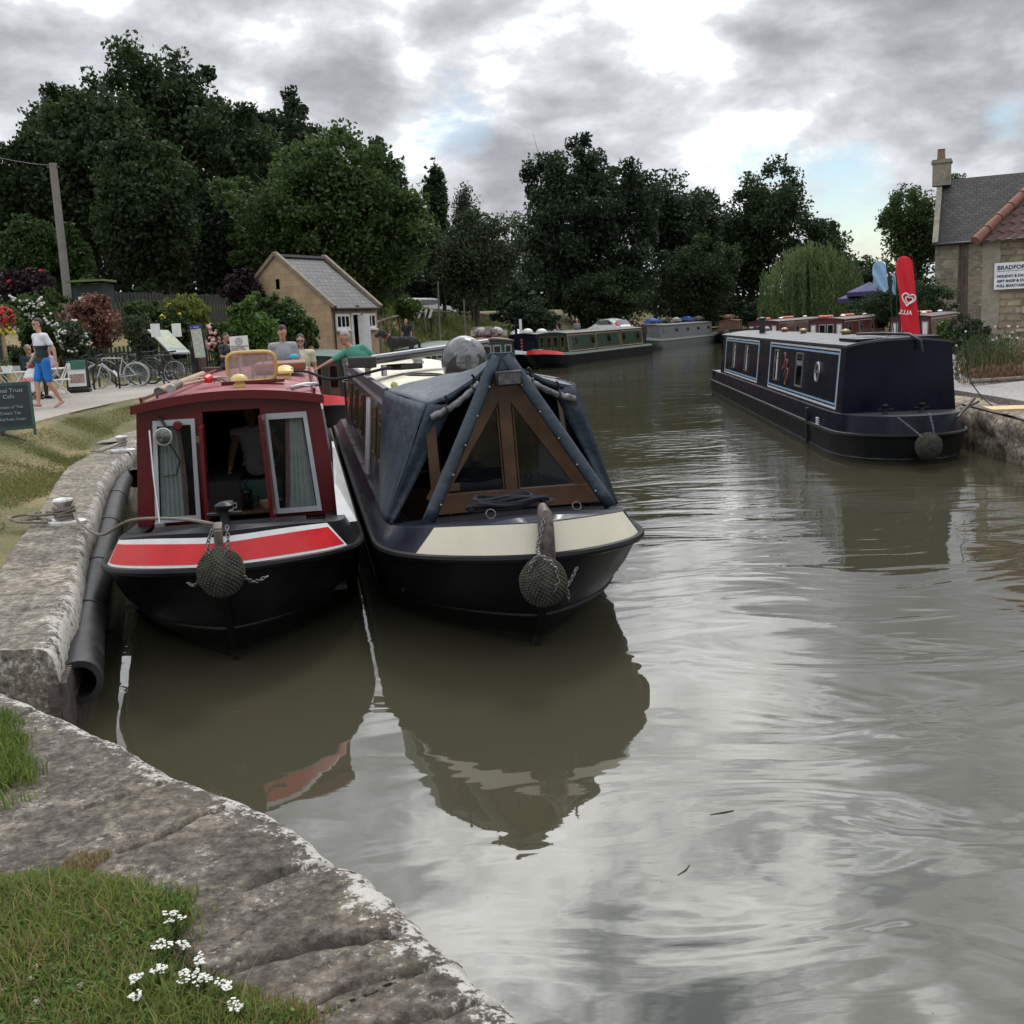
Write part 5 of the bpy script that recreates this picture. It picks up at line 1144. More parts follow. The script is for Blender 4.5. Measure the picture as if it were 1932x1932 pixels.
def crown_points(rng, N, c, r, nl=12, nc=14, lobe=.42, clump=.15, shell=.75, flat=.0, taper=0, boxy=.55):
    "clumps on lobes in an ellipsoid"
    c = np.array(c); r = np.array(r)
    d = rng.normal(size=(nl,3)); d /= np.linalg.norm(d, axis=1)[:,None]; d[:,2] = np.where(d[:,2] < -.5, -d[:,2]*.5, d[:,2]); d = d/np.abs(d).max(1)[:,None]**boxy*.92
    L = d*(rng.random((nl,1))**.5)*(1-lobe*.8); L[0] = (0,0,.45); L[1] = (0,0,-.2); L[2] = (0,0,-.6)
    LR = lobe*(.75+.5*rng.random(nl))
    n = nl*nc; li = np.repeat(np.arange(nl), nc); e = rng.normal(size=(n,3)); e /= np.linalg.norm(e, axis=1)[:,None]
    K = L[li]+e*(LR[li]*(shell+(1.08-shell)*rng.random(n)))[:,None]
    if taper: K[:,:2] *= (1-taper*np.clip((K[:,2:3]+1)/2, 0, 1))
    kr = clump*(.6+.9*rng.random(n)); ki = rng.integers(0, n, N)
    P = K[ki]+np.clip(rng.normal(size=(N,3)), -1.7, 1.7)*(kr[ki]*.5)[:,None]*np.array([1,1,.8])
    return c+P*r, L*r+c
def tree(label, c, r, trunk_z, N, leaf, mat, seed, group=None, kind='tree', nl=12, nc=14, lobe=.42, clump=.15, limbs=True, inner=True, taper=0, shell=.75, trunkr=None, asp=.6, name=None, up=0):
    rng = np.random.default_rng(seed); cx, cy, cz = c; t = thing(name or 'tree', label, kind, (cx, cy, trunk_z), 0, group); cl = (0, 0, cz-trunk_z)
    P, L = crown_points(rng, N, cl, r, nl, nc, lobe, clump, shell, taper=taper)
    if inner:
        q = rng.normal(size=(N//6,3)); q /= np.linalg.norm(q, axis=1)[:,None]; q = q*(rng.random((len(q),1))**.4)*.72*np.array(r)+np.array(cl); P = np.concatenate([P, q])
    P = P[P[:,2] > .15]
    o = leaf_object('crown', P, leaf*(.6+.8*rng.random(len(P))), LM[mat] if isinstance(mat, str) else mat, rng, t, asp, up)
    if limbs:
        tr = trunkr or r[0]*.055; m = MB(); top = Vector((0,0,cl[2]+r[2]*.45)); m.tube(cat_pts([(0,0,-.4),(r[0]*.02,0,cl[2]*.4),(-r[0]*.03,0,cl[2]*.8), top], 4), [tr*(1.15-.9*i/12) for i in range(13)], 8)
        for k, l_ in enumerate(L[:12]):
            s_ = Vector((0,0,max(.4, min(cl[2]+.1*r[2], cl[2]*.5+.35*(l_[2]-cl[2]*.5))))); e = Vector(l_.tolist()); mid_ = s_.lerp(e, .5)+Vector((0,0,-.08*r[2])); m.tube([s_, mid_, e], [tr*.5, tr*.3, tr*.1], 6)
            for j in range(3):
                e2 = e+Vector(rng.normal(size=3).tolist())*min(r)*.25; m.tube([mid_.lerp(e, .6), e2], [tr*.16, tr*.04], 4)
        m.build('trunk', bark, t, smooth='full')
    return t
def imtree(label, x0, x1, top, bot, dep, N, leaf, mat, seed, zg=None, ry=None, **k):
    "tree whose crown spans these picture limits at this depth"
    a = D(x0, (top+bot)/2, dep); b = D(x1, (top+bot)/2, dep); T = D((x0+x1)/2, top, dep); B = D((x0+x1)/2, bot, dep)
    rx = (b.x-a.x)/2; rz = (T.z-B.z)/2; cx = (a.x+b.x)/2; zg = float(landh(cx, dep)) if zg is None else zg
    kf = 1.7 if dep > 44 else 1
    return tree(label, (cx, dep, (T.z+B.z)/2), (rx*(1.14 if dep > 44 else 1.02), ry or rx*.9, rz*1.03), zg, int(N*kf), leaf*(.72 if dep > 44 else 1), mat, seed, **k)
TG = 'trees beyond the towpath'
imtree('tallest broad dark tree, upper left, with an irregular open crown', 105, 505, 44, 560, 62, 38000, .42, 'dark', 1, nl=17, nc=13, lobe=.33, clump=.12, shell=.6, group=TG)
imtree('dark tree whose crown rises between the tallest tree and the round green one', 420, 660, 150, 560, 68, 20000, .42, 'dark2', 2, nl=13, lobe=.36, clump=.12, group=TG)
imtree('big rounded bright green tree directly behind the stone hut', 440, 800, 246, 630, 55, 34000, .33, 'mid', 3, nl=15, nc=16, lobe=.40, clump=.13, shell=.9, group=TG)
imtree('dark full tree joining the tallest tree to the far left ones', 60, 260, 135, 560, 66, 16000, .4, 'dark', 55, nl=12, group=TG)
imtree('conical dark green tree left of centre behind the copper shrub', 150, 400, 245, 590, 51, 24000, .32, 'dark', 4, nl=13, lobe=.38, taper=.35, shell=.85, group=TG)
imtree('dark tree at the far left with pale tips against the sky', -30, 190, 195, 560, 58, 19000, .36, 'dark', 5, nl=13, lobe=.33, clump=.12, shell=.6, group=TG)
imtree('light green small tree behind the telegraph pole', -10, 112, 385, 590, 47, 10000, .26, 'mid', 6, nl=10, group=TG)
imtree('small light tree leaning to the pole between two darker ones', 90, 190, 420, 590, 48, 7000, .25, 'mid', 7, nl=9, group=TG)
imtree('dark tree peeping out behind the right shoulder of the round green tree', 620, 800, 262, 600, 72, 16000, .42, 'dark2', 8, nl=12, lobe=.33, group=TG)
imtree('slender dark tree with separate tufts at its top, left of the birch', 770, 890, 296, 600, 70, 5200, .36, 'dark', 9, nl=16, lobe=.26, clump=.15, taper=.25, shell=.4, inner=False, group=TG)
imtree('wispy pale birch standing thin against the sky', 838, 930, 303, 600, 74, 4500, .22, 'grey', 10, nl=12, lobe=.24, clump=.2, taper=.55, shell=.4, inner=False, group=TG)
imtree('grey green drooping tree on the grass bank above the long green boats', 800, 985, 365, 600, 66, 16000, .26, 'grey', 11, nl=13, lobe=.33, clump=.14, shell=.8, group=TG)
imtree('very dark dense tree in the middle of the far bank, tallest of the centre', 958, 1235, 238, 620, 92, 30000, .45, 'dark2', 12, nl=17, lobe=.31, clump=.11, shell=.7, group=TG)
imtree('dark tree sloping down to the right of the tallest centre tree', 1165, 1365, 318, 620, 100, 16000, .45, 'dark2', 13, nl=13, lobe=.34, group=TG)
imtree('broad dark tree left of the gap of sky, above the willow', 1300, 1530, 322, 620, 104, 22000, .45, 'dark', 14, nl=14, lobe=.34, clump=.12, group=TG)
imtree('dark tree falling away to the gap of sky behind the willow', 1445, 1630, 405, 625, 100, 14000, .42, 'dark', 15, nl=12, lobe=.33, taper=.3, group=TG)
imtree('round lighter green tree low in front of the dark far trees', 1235, 1400, 450, 630, 93, 12000, .32, 'dark', 16, nl=11, group=TG)
imtree('low spreading dark tree at the water behind the green and grey boats', 1030, 1260, 490, 640, 90, 14000, .35, 'dark', 17, nl=12, group=TG)
imtree('low dark tree left of the far boats behind the grass bank', 700, 960, 440, 620, 82, 16000, .36, 'dark2', 18, nl=12, group=TG)
imtree('dark low tree filling the space behind the hut roof', 560, 760, 420, 610, 63, 12000, .33, 'dark2', 19, nl=11, group=TG)
imtree('deep green tree between the tallest tree and the hut', 330, 520, 330, 600, 58, 14000, .34, 'dark2', 20, nl=11, group=TG)
imtree('leafy tree with open branches left of the house chimney', 1650, 1800, 325, 600, 72, 11000, .30, 'mid', 21, nl=14, lobe=.30, clump=.12, shell=.5, zg=1, inner=True, group=TG)
imtree('small green tree top showing behind the house roof ridge', 1770, 1870, 322, 500, 84, 6000, .3, 'mid', 22, nl=8, zg=1, group=TG)
imtree('low dark tree in the gap between the willow and the leafy tree', 1585, 1720, 500, 620, 82, 9000, .3, 'dark', 23, nl=10, zg=1, group=TG)
imtree('hazy low tree at the end of the gap of sky', 1560, 1680, 475, 600, 110, 6000, .3, 'dark', 24, nl=10, zg=1, group=TG)
# far wood behind everything
def woodland_():
    rng = np.random.default_rng(50); N = 60000; x = rng.uniform(-75, 62, N); y = 118+rng.normal(size=N)*3+np.abs(x)*-.12
    top = 6.5+3.5*np.array([noise.noise((a*.07, 1, 0)) for a in x])+1.2*np.array([noise.noise((a*.4, 2, 0)) for a in x]); top = np.where(x > 24, 3.6, top)
    z = top*rng.random(N)**.8+.3; o = leaf_object('far_wood', np.stack([x, y, z], 1), .8*(.6+.8*rng.random(N)), LM['dark2'], rng); tag(o, 'dark belt of woodland closing the view behind all the separate trees', 'woodland', kind='stuff')
    N = 26000; x = rng.uniform(-60, -14, N); y = 72+rng.normal(size=N)*2; z = 9*rng.random(N)+1.5; o = leaf_object('undergrowth', np.stack([x, y, z], 1), .6*(.6+.8*rng.random(N)), LM['dark2'], rng); tag(o, 'dark undergrowth behind the trees at the left', 'undergrowth', kind='stuff')
woodland_()
# weeping willow
def willow():
    p = D(1530, 560, 76); zg = 1.0; t = thing('weeping_willow', 'weeping willow with hanging light green curtains behind the maroon boats', 'tree', (p.x, p.y, zg)); rng = np.random.default_rng(5); P = []
    topz = D(1540, 463, 76).z-zg; rx = 3.4
    for k in range(420):
        a = rng.uniform(0, 2*PI); q = rng.random()**.5; sx, sy = math.cos(a)*q*rx, math.sin(a)*q*rx*.9; h0 = topz*(1-.38*q**2)+rng.normal()*.25; drop = h0*rng.uniform(.6, .98)
        n = int(26+drop*10); s_ = np.linspace(0, 1, n); bx = sx*(1+.10*s_**.6)+rng.normal()*.05; 
        P.append(np.stack([bx+rng.normal(size=n)*.06, sy*(1+.1*s_)+rng.normal(size=n)*.06, h0-drop*s_+.12*np.sin(s_*2)], 1))
    P = np.concatenate(P); leaf_object('crown', P, .22*(.6+.8*rng.random(len(P))), LM['wil'], rng, t, .3, up=2.0)
    m = MB(); m.tube([(0,0,-.3),(.1,0,1.5),(0,.1,topz*.8)], [.3,.22,.08], 8)
    for k in range(9): a = k*.7; m.tube([(0,0,1.6),(math.cos(a)*1.2, math.sin(a)*1.1, topz*.8),(math.cos(a)*2.4, math.sin(a)*2.2, topz*.72)], [.12,.07,.03], 6)
    m.build('trunk', bark, t, smooth='full')
willow()
def bush(label, x0, x1, top, bot, dep, N, leaf, mat, seed, flowers=None, nf=40, zg=None, name='bush', kind='bush', fs=.06, fl=.4, group=None, **k):
    t = imtree(label, x0, x1, top, bot, dep, N, leaf, mat, seed, zg=zg, limbs=True, kind=kind, name=name, group=group, nl=k.pop('nl', 10), trunkr=.04, **k)
    if flowers:
        rng = np.random.default_rng(seed+99); me = [c for c in t.children if c.name.startswith('crown')][0].data; n = len(me.vertices); co = np.empty(n*3, np.float32); me.vertices.foreach_get('co', co); co = co.reshape(-1, 3)
        m = MB(); md = co[:,2].max(); ok = co[(co[:,1] < 0) & (co[:,2] > md*fl)]
        for i in rng.integers(0, len(ok), nf):
            p = Vector(ok[i].tolist())
            for j in range(5):
                q = p+Vector(rng.normal(size=3).tolist())*fs*.55; m.ell(q, (fs*.45, fs*.45, fs*.35), 6, 4)
        m.build('flower', flowers, t)
    return t
SG = 'garden shrubs along the towpath'
bush('copper red shrub with pinkish leaf tips behind the picket fence', 112, 250, 543, 680, 37, 9000, .13, 'cop', 31, clump=.13, lobe=.36)
bush('white flowering rose bush at the left beside the copper shrub', 20, 130, 560, 700, 35, 7000, .14, 'mid', 32, petal_w, 60, fs=.12)
bush('pale cream elder bush in front of the copper shrub', 95, 180, 600, 700, 34.5, 5000, .13, 'grey', 33, petal_w, 45, fs=.11)
bush('dark purple shrub above the rose bush at the far left', -20, 120, 505, 600, 42, 6000, .17, 'pur', 34, petal_r, 12, fs=.1)
bush('yellow green feathery shrub against the board fence', 300, 405, 552, 640, 39, 7000, .12, 'yel', 35, up=1.5)
bush('small mid green shrub right of the copper one', 235, 320, 560, 660, 38, 5000, .13, 'mid', 36)
bush('low grey lavender like shrub above the bikes', 225, 310, 590, 680, 36, 5000, .10, 'grey', 37, up=1.5)
bush('bushy dark plant behind the lectern map', 300, 370, 580, 680, 36.5, 4500, .12, 'dark', 38, petal_y, 30, fs=.08)
bush('purple leaved smoke bush left of the stone hut', 415, 510, 505, 600, 43, 7000, .17, 'pur', 39, clump=.14, lobe=.36)
bush('large bright green bush left of the hut, nearest the timetable post', 400, 530, 562, 720, 36, 11000, .15, 'light', 40)
bush('large dark green bush right against the hut wall', 480, 597, 548, 725, 38, 11000, .15, 'mid', 41)
bush('pink rose bush beside the timetable post', 385, 450, 600, 700, 34.5, 3000, .12, 'mid', 42, petal_p, 9, fs=.16, fl=.55)
bush('low hedge under the picket fence at the far left', -40, 90, 640, 735, 34, 6000, .12, 'dark', 43)
bush('green shrub on the fence line above the white roses', 50, 130, 545, 640, 41, 4000, .15, 'mid', 44)
bush('tall green undergrowth shrub right of the pole', 130, 215, 520, 600, 44, 5000, .16, 'mid', 45)
bush('yellowish shrub near the fence rail on the grass bank', 735, 800, 555, 610, 58, 3500, .16, 'light', 46)
bush('yellow flowering weeds at the foot of the bank by the far boats', 880, 925, 625, 665, 52, 1600, .12, 'yel', 47)
bush('dark clump of bushes at the water beside the blue mooring posts', 930, 1060, 560, 645, 78, 6000, .25, 'dark2', 48)
bush('purple flowering bush against the stone corner at the right', 1790, 1870, 592, 712, 25, 9000, .075, 'grey', 60, M('purple_petals', (.14,.09,.16), .8), 50, zg=.85, fs=.035, up=1)
bush('leafy climbing bush left of the stone corner, pale flowers', 1755, 1810, 600, 700, 27, 4500, .09, 'light', 61, petal_w, 12, zg=.85, fs=.04)
bush('ivy covered mound behind the maroon boats left of the house', 1625, 1790, 520, 625, 57, 12000, .16, 'dark', 62, zg=.9, shell=.95, lobe=.5)
bush('dark ivy hump below the blue umbrella', 1590, 1700, 560, 625, 62, 6000, .18, 'dark', 63, zg=.9)
bush('dark shrub on the marina bank left of the umbrella', 1395, 1480, 570, 620, 92, 4000, .22, 'dark2', 64, zg=.9)
def stems(label, c, rx, ry, h, N, mats, seed, heads=None, nh=0, name='tall_plant', hs=.03):
    rng = np.random.default_rng(seed); t = thing(name, label, 'plant', c); m = MB()
    for i in range(N):
        x, y = rng.normal()*rx*.5, rng.normal()*ry*.5; hh = h*rng.uniform(.4, 1); lx, ly = rng.normal()*.18*hh, rng.normal()*.18*hh; w = .005+.004*rng.random(); a = rng.uniform(0, PI); dx, dy = math.cos(a)*w, math.sin(a)*w
        p = [Vector((x, y, 0)), Vector((x+lx*.3, y+ly*.3, hh*.5)), Vector((x+lx, y+ly, hh))]
        m.add([p[0]+Vector((dx,dy,0)), p[0]-Vector((dx,dy,0)), p[1]-Vector((dx,dy,0))*.9, p[1]+Vector((dx,dy,0))*.9, p[2]], [(0,1,2,3),(3,2,4)])
    m.build('stem', LM[mats[0]], t); P = []
    for i in range(N*4):
        x, y = rng.normal()*rx*.5, rng.normal()*ry*.5; P.append((x, y, h*rng.random()**1.5*.8))
    leaf_object('foliage', np.array(P), .07*(.5+rng.random(len(P))), LM[mats[1]], rng, t, .35, up=1.5)
    if heads:
        m = MB()
        for i in range(nh): m.ell((rng.normal()*rx*.5, rng.normal()*ry*.5-.1, h*rng.uniform(.6, 1.0)), hs, 7, 5)
        m.build('flower', heads, t)
    return t
stems('dry golden grasses with seed heads below the painted sign', D(1905, 712, 20.5).to_tuple()[:2]+(.86,), 1.3, .5, .75, 420, ('dry','grey'), 71)
stems('tall green weeds with round white flower heads by the corner', D(1868, 705, 21.5).to_tuple()[:2]+(.86,), .6, .4, .95, 360, ('mid','grey'), 72, petal_w, 14, hs=.022)
stems('reddish dry brush lying low at the gravel edge', D(1900, 712, 19.2).to_tuple()[:2]+(.86,), .9, .3, .35, 260, ('dry','cop'), 73)
# ================================================================== lawn and foreground grass
def blades(name, label, polys, N, zf, h, mat, seed, clump=0, w=.006, dens=None, edge=.12, amp=1.3):
    rng = np.random.default_rng(seed); P = np.array([(p[0], p[1]) for p in polys]); lo, hi = P.min(0), P.max(0)
    x = rng.uniform(lo[0], hi[0], N*3); y = rng.uniform(lo[1], hi[1], N*3); k = inside(x, y, P); x, y = x[k], y[k]
    if dens is not None:
        nz = np.array([noise.noise((a*dens, b*dens, seed))+.5*noise.noise((a*dens*3, b*dens*3, seed)) for a, b in zip(x, y)]); ed = distseg(x, y, P); k = rng.random(len(x)) < np.clip(.70+nz*amp, .04, 1)*np.clip(ed/edge-.25+nz*.9, 0.02, 1); x, y = x[k], y[k]
    x, y = x[:N], y[:N]; n = len(x); z = zf(x, y); a = rng.uniform(0, 2*PI, n); hh = h*(.4+.9*rng.random(n))*np.clip(distseg(x, y, P)/(edge*1.6)+.3, 0, 1); ww = w*(.6+.8*rng.random(n)); lean = rng.normal(size=(n,2))*.45*hh[:,None]
    dx, dy = np.cos(a)*ww, np.sin(a)*ww; V = np.zeros((n,5,3), np.float32)
    V[:,0] = np.stack([x-dx, y-dy, z-.01], 1); V[:,1] = np.stack([x+dx, y+dy, z-.01], 1)
    V[:,2] = np.stack([x+dx*.8+lean[:,0]*.35, y+dy*.8+lean[:,1]*.35, z+hh*.6], 1); V[:,3] = np.stack([x-dx*.8+lean[:,0]*.35, y-dy*.8+lean[:,1]*.35, z+hh*.6], 1)
    V[:,4] = np.stack([x+lean[:,0], y+lean[:,1], z+hh*.92], 1)
    me = bpy.data.meshes.new(name); me.vertices.add(n*5); me.vertices.foreach_set('co', V.ravel()); b = np.arange(n)[:,None]*5
    lv = (b+np.array([0,1,2,3,3,2,4])).ravel(); me.loops.add(len(lv)); me.loops.foreach_set('vertex_index', lv.astype(np.int32)); me.polygons.add(n*2)
    ls = np.empty(n*2, np.int32); ls[0::2] = np.arange(n)*7; ls[1::2] = np.arange(n)*7+4; me.polygons.foreach_set('loop_start', ls); me.update(calc_edges=True); me.materials.append(mat)
    o = bpy.data.objects.new(name, me); C.objects.link(o); return tag(o, label, 'grass', kind='stuff')
gm = leafmat('lawn_blades', (.07,.10,.022), (.24,.25,.08), .35); gm2 = leafmat('green_grass_blades', (.05,.10,.016), (.25,.30,.07), .4); straw = leafmat('straw_blades', (.16,.12,.05), (.34,.27,.13), .3)
def zfg(x, y): return .57-.0*x
g1p = [U(x, y, .57) for x, y in ((-120,1650),(0,1652),(130,1635),(215,1648),(300,1660),(408,1678),(420,1720),(372,1790),(400,1830),(440,1850),(560,1880),(640,1905),(560,1990),(540,2060),(-200,2060))]
blades('grass', 'thick green grass growing over the coping at the bottom left', g1p, 26000, zfg, .05, gm2, 1, w=.0030, dens=1.4)
blades('dry_grass', 'dry straw blades among the grass at the bottom left', g1p, 9000, zfg, .05, straw, 2, w=.0022, dens=2.5)
g2p = [U(x, y, .57) for x, y in ((-160,1310),(0,1335),(45,1350),(75,1385),(118,1450),(122,1500),(60,1530),(0,1545),(-160,1600))]
blades('grass', 'tuft of bright green grass at the left edge of the coping', g2p, 13000, zfg, .06, gm2, 3, w=.003, dens=1.8)
blades('tall_grass', 'scattered taller stems and seed stalks in the foreground grass', g1p, 700, zfg, .11, straw, 21, w=.0018, dens=2.0)
blades('tall_grass', 'longer green blades sticking out of the foreground grass', g1p, 1500, zfg, .085, gm2, 22, w=.003, dens=2.5)
g3p = [U(x, y, .57) for x, y in ((0,1560),(30,1530),(60,1525),(0,1545))]
sp_ = [U(x, y, .57) for x, y in ((95,1655),(140,1610),(215,1605),(180,1635),(140,1665))]
blades('dry_grass', 'small fan of dry straw lying across the stone joint', sp_, 420, zfg, .045, straw, 4, w=.002)
lawn = [Vector((p[0], p[1], 0)) for p in ((-4.1,8.2),(-5.0,10.6),(-5.45,13),(-6.05,15.5),(-6.9,17.6),(-7.25,20),(-7.6,24),(-8.2,24),(-8.0,19),(-7.55,15.9),(-7.0,12),(-6.5,7),(-6.0,5),(-4.3,6.2))]
blades('lawn', 'short worn lawn between the quay and the towpath', lawn, 130000, lambda x, y: landh(x, y)-.02, .04, gm, 5, w=.0055, dens=.9, amp=.35)
blades('dry_lawn', 'dry yellow blades in the worn lawn', lawn, 34000, lambda x, y: landh(x, y)-.02, .035, straw, 6, w=.005, dens=.35, amp=.6)
bank = [Vector((p[0], p[1], 0)) for p in ((-9,47),(-6,52),(-3,62),(3,74),(-2,80),(-10,70),(-14,55))]
blades('bank_grass', 'rough grass on the embankment right of the hut', bank, 26000, lambda x, y: landh(x, y)-.03, .30, gm, 7, w=.04, dens=.3)
lv = [Vector((p[0], p[1], 0)) for p in ((-14,33.5),(-10.4,35),(-8.5,42.5),(-5.5,52),(-9,54),(-12,44),(-16,38),(-16,34))]
blades('verge_grass', 'rough verge grass behind the towpath', lv, 16000, lambda x, y: landh(x, y)-.03, .12, gm, 8, w=.015, dens=.5)
# clover and leaves mat in the grass
rng0 = np.random.default_rng(12); Pg = np.array([(p.x, p.y) for p in g1p]); xx = rng0.uniform(Pg[:,0].min(), Pg[:,0].max(), 60000); yy = rng0.uniform(Pg[:,1].min(), Pg[:,1].max(), 60000); k = inside(xx, yy, Pg) & (distseg(xx, yy, Pg) > .07+.05*rng0.random(60000)) & (np.array([noise.noise((a*2.2, b*2.2, 8)) for a, b in zip(xx, yy)]) > -.12); xx, yy = xx[k][:16000], yy[k][:16000]
o = leaf_object('clover', np.stack([xx, yy, .575+.035*rng0.random(len(xx))], 1), .014*(.6+.8*rng0.random(len(xx))), LM['light'], rng0, None, .8); tag(o, 'low clover leaves among the foreground grass', 'clover', kind='stuff')
# twigs and specks floating on the water
for px, py, L_, rz_, lb in ((1290,1640,.10,.9,'pale twig floating on the near water right of the bow reflection'),(1362,1532,.12,.25,'dark short twig floating beyond the pale one'),(470,1340,.22,.1,'thin pale straw floating below the red boat')):
    p = U(px, py, .004); m = MB(); m.tube([p-Vector((math.cos(rz_)*L_/2, math.sin(rz_)*L_/2, .004)), p+Vector((.01,0,-.001)), p+Vector((math.cos(rz_)*L_/2, math.sin(rz_)*L_/2, -.003))], .003, 6); tag(m.build('twig', LM['dry']), lb, 'twig')
P = []; rs_ = random.Random(3)
for i in range(60): q = U(rs_.uniform(500, 1930), rs_.uniform(900, 1930)**1.0, .003); P.append(q)
o = leaf_object('floating_specks', np.array([tuple(q) for q in P if q.x > .2 or q.y < 6]), np.array([rs_.uniform(.006, .014) for q in P if q.x > .2 or q.y < 6]), LM['dry'], np.random.default_rng(4)); o.scale = (1,1,.05); tag(o, 'tiny pale leaves and specks floating on the water', 'debris', kind='stuff')
# yarrow
def yarrow(px, py, r, h, label, seed):
    rng = np.random.default_rng(seed); p = U(px, py, .57+h*.85); t = thing('yarrow_plant', label, 'flower', (p.x, p.y+.02, .56), 0, 'white yarrow in the foreground grass'); m = MB(); f = MB(); P = []
    for i in range(3+int(r*60)):
        a = rng.uniform(0, 2*PI); q = r*rng.random()**.5; top = Vector((math.cos(a)*q, math.sin(a)*q, h*rng.uniform(.85, 1.05))); m.tube([(0,0,0), Vector((top.x*.3, top.y*.3, h*.6)), top], [.0022,.0018,.001], 5)
        for j in range(9):
            b = rng.uniform(0, 2*PI); d = .014*rng.random()**.5; c = top+Vector((math.cos(b)*d, math.sin(b)*d, rng.uniform(-.002,.003))); f.lathe([(.0016,-.001),(.0042,.0005),(.0036,.0016),(0,.0018)], c, 6)
    for i in range(60): z = rng.random()*h*.7; P.append((rng.normal()*.018, rng.normal()*.018, z))
    m.build('stem', LM['mid'], t); f.build('flower_head', petal_w, t); leaf_object('leaf', np.array(P), .022*(.5+rng.random(60)), LM['grey'], rng, t, .25, up=1)
for i, (px, py, r, h, lb) in enumerate(((325,1735,.025,.10,'white yarrow head standing highest at the grass edge'),(304,1790,.022,.09,'white yarrow between the highest head and the big cluster'),(340,1788,.012,.08,'tiny white yarrow head right of the second one'),(372,1812,.03,.09,'loose white yarrow where grass meets the stone joint'),(300,1838,.018,.08,'white yarrow left of the large flower cluster'),(345,1850,.045,.09,'widest cluster of white yarrow in the middle of the patch'),(378,1852,.02,.09,'white yarrow touching the right of the widest cluster'),(255,1858,.024,.08,'white yarrow alone in the grass left of the cluster'),(245,1885,.012,.07,'small low yarrow just under the lone left one'),(411,1870,.022,.09,'white yarrow on the stone side right of the cluster'),(441,1906,.018,.08,'lowest white yarrow at the right of the grass'))): yarrow(px, py, r, h, lb, 200+i)
for i, (px, py, lb) in enumerate(((197,1748,'clover head left of the stone hollow'),(228,1745,'pale clover head near the grass edge'),(250,1767,'clover head halfway to the tallest yarrow'),(42,1778,'clover head at the left of the grass patch'),(68,1825,'brownish clover head left of middle'),(58,1848,'clover head below the brownish one'),(152,1860,'pinkish clover head in mid grass'),(3,1872,'clover head cut by the left frame edge'),(70,1890,'low clover head at the lower left'))):
    p = U(px, py, .60); t = thing('clover_flower', lb, 'flower', p, 0, 'clover heads in the foreground grass'); m = MB(); 
    for j in range(26):
        d = Vector(np.random.default_rng(i*50+j).normal(size=3).tolist()).normalized(); m.ell(d*.007, (.0028,.0028,.0028), 5, 4)
    m.build('flower_head', M('clover_petals', (.55,.48,.42), .8) if i == 0 else bpy.data.materials['clover_petals'], t); MB().tube([(0,0,-.005),(.003,0,-.045)], .0012, 5).build('stem', LM['mid'], t)
# ================================================================== buildings
def uvquad(m, uv, pts, uvs): m.add(pts, [tuple(range(len(pts)))]); uv += uvs
def wallpoly(name, parent, poly, origin, udir, mat, th=None):
    "flat wall piece with uv in metres"
    m = MB(); uv = []; o = Vector(origin); u = Vector(udir).normalized(); pts = [Vector(p) for p in poly]
    m.add(pts, [tuple(range(len(pts)))]); uv = [((p-o).dot(u), p.z) for p in pts]
    ob = m.build(name, mat, parent, uv=uv)
    if th: s_ = ob.modifiers.new('Solid', 'SOLIDIFY'); s_.thickness = th
    return ob
bath = brickmat('sandy_block_wall', (.42,.31,.19), (.35,.255,.155), (.26,.195,.125), .58, .25, .010, bump=.15, lo=.8)
slate = brickmat('slate_roof', (.028,.031,.038), (.075,.08,.092), (.012,.012,.014), .34, .24, .03, .6, bump=.6)
slate2 = brickmat('old_slate_roof', (.026,.024,.026), (.062,.055,.052), (.012,.012,.012), .36, .24, .03, .75, bump=.6)
rubble = brickmat('rubble_wall', (.34,.30,.23), (.20,.18,.14), (.33,.30,.24), .34, .14, .016, .95, bump=.9)
rubble2 = brickmat('bright_rubble_wall', (.40,.34,.23), (.30,.25,.17), (.26,.225,.17), .36, .17, .03, .95, bump=1.0)
rend = M('worn_render', (.24,.215,.17), .95, var=.35, sc=2.2, bump=.3, bsc=9, dirt=(.33,.28,.20), dirtamt=.7)
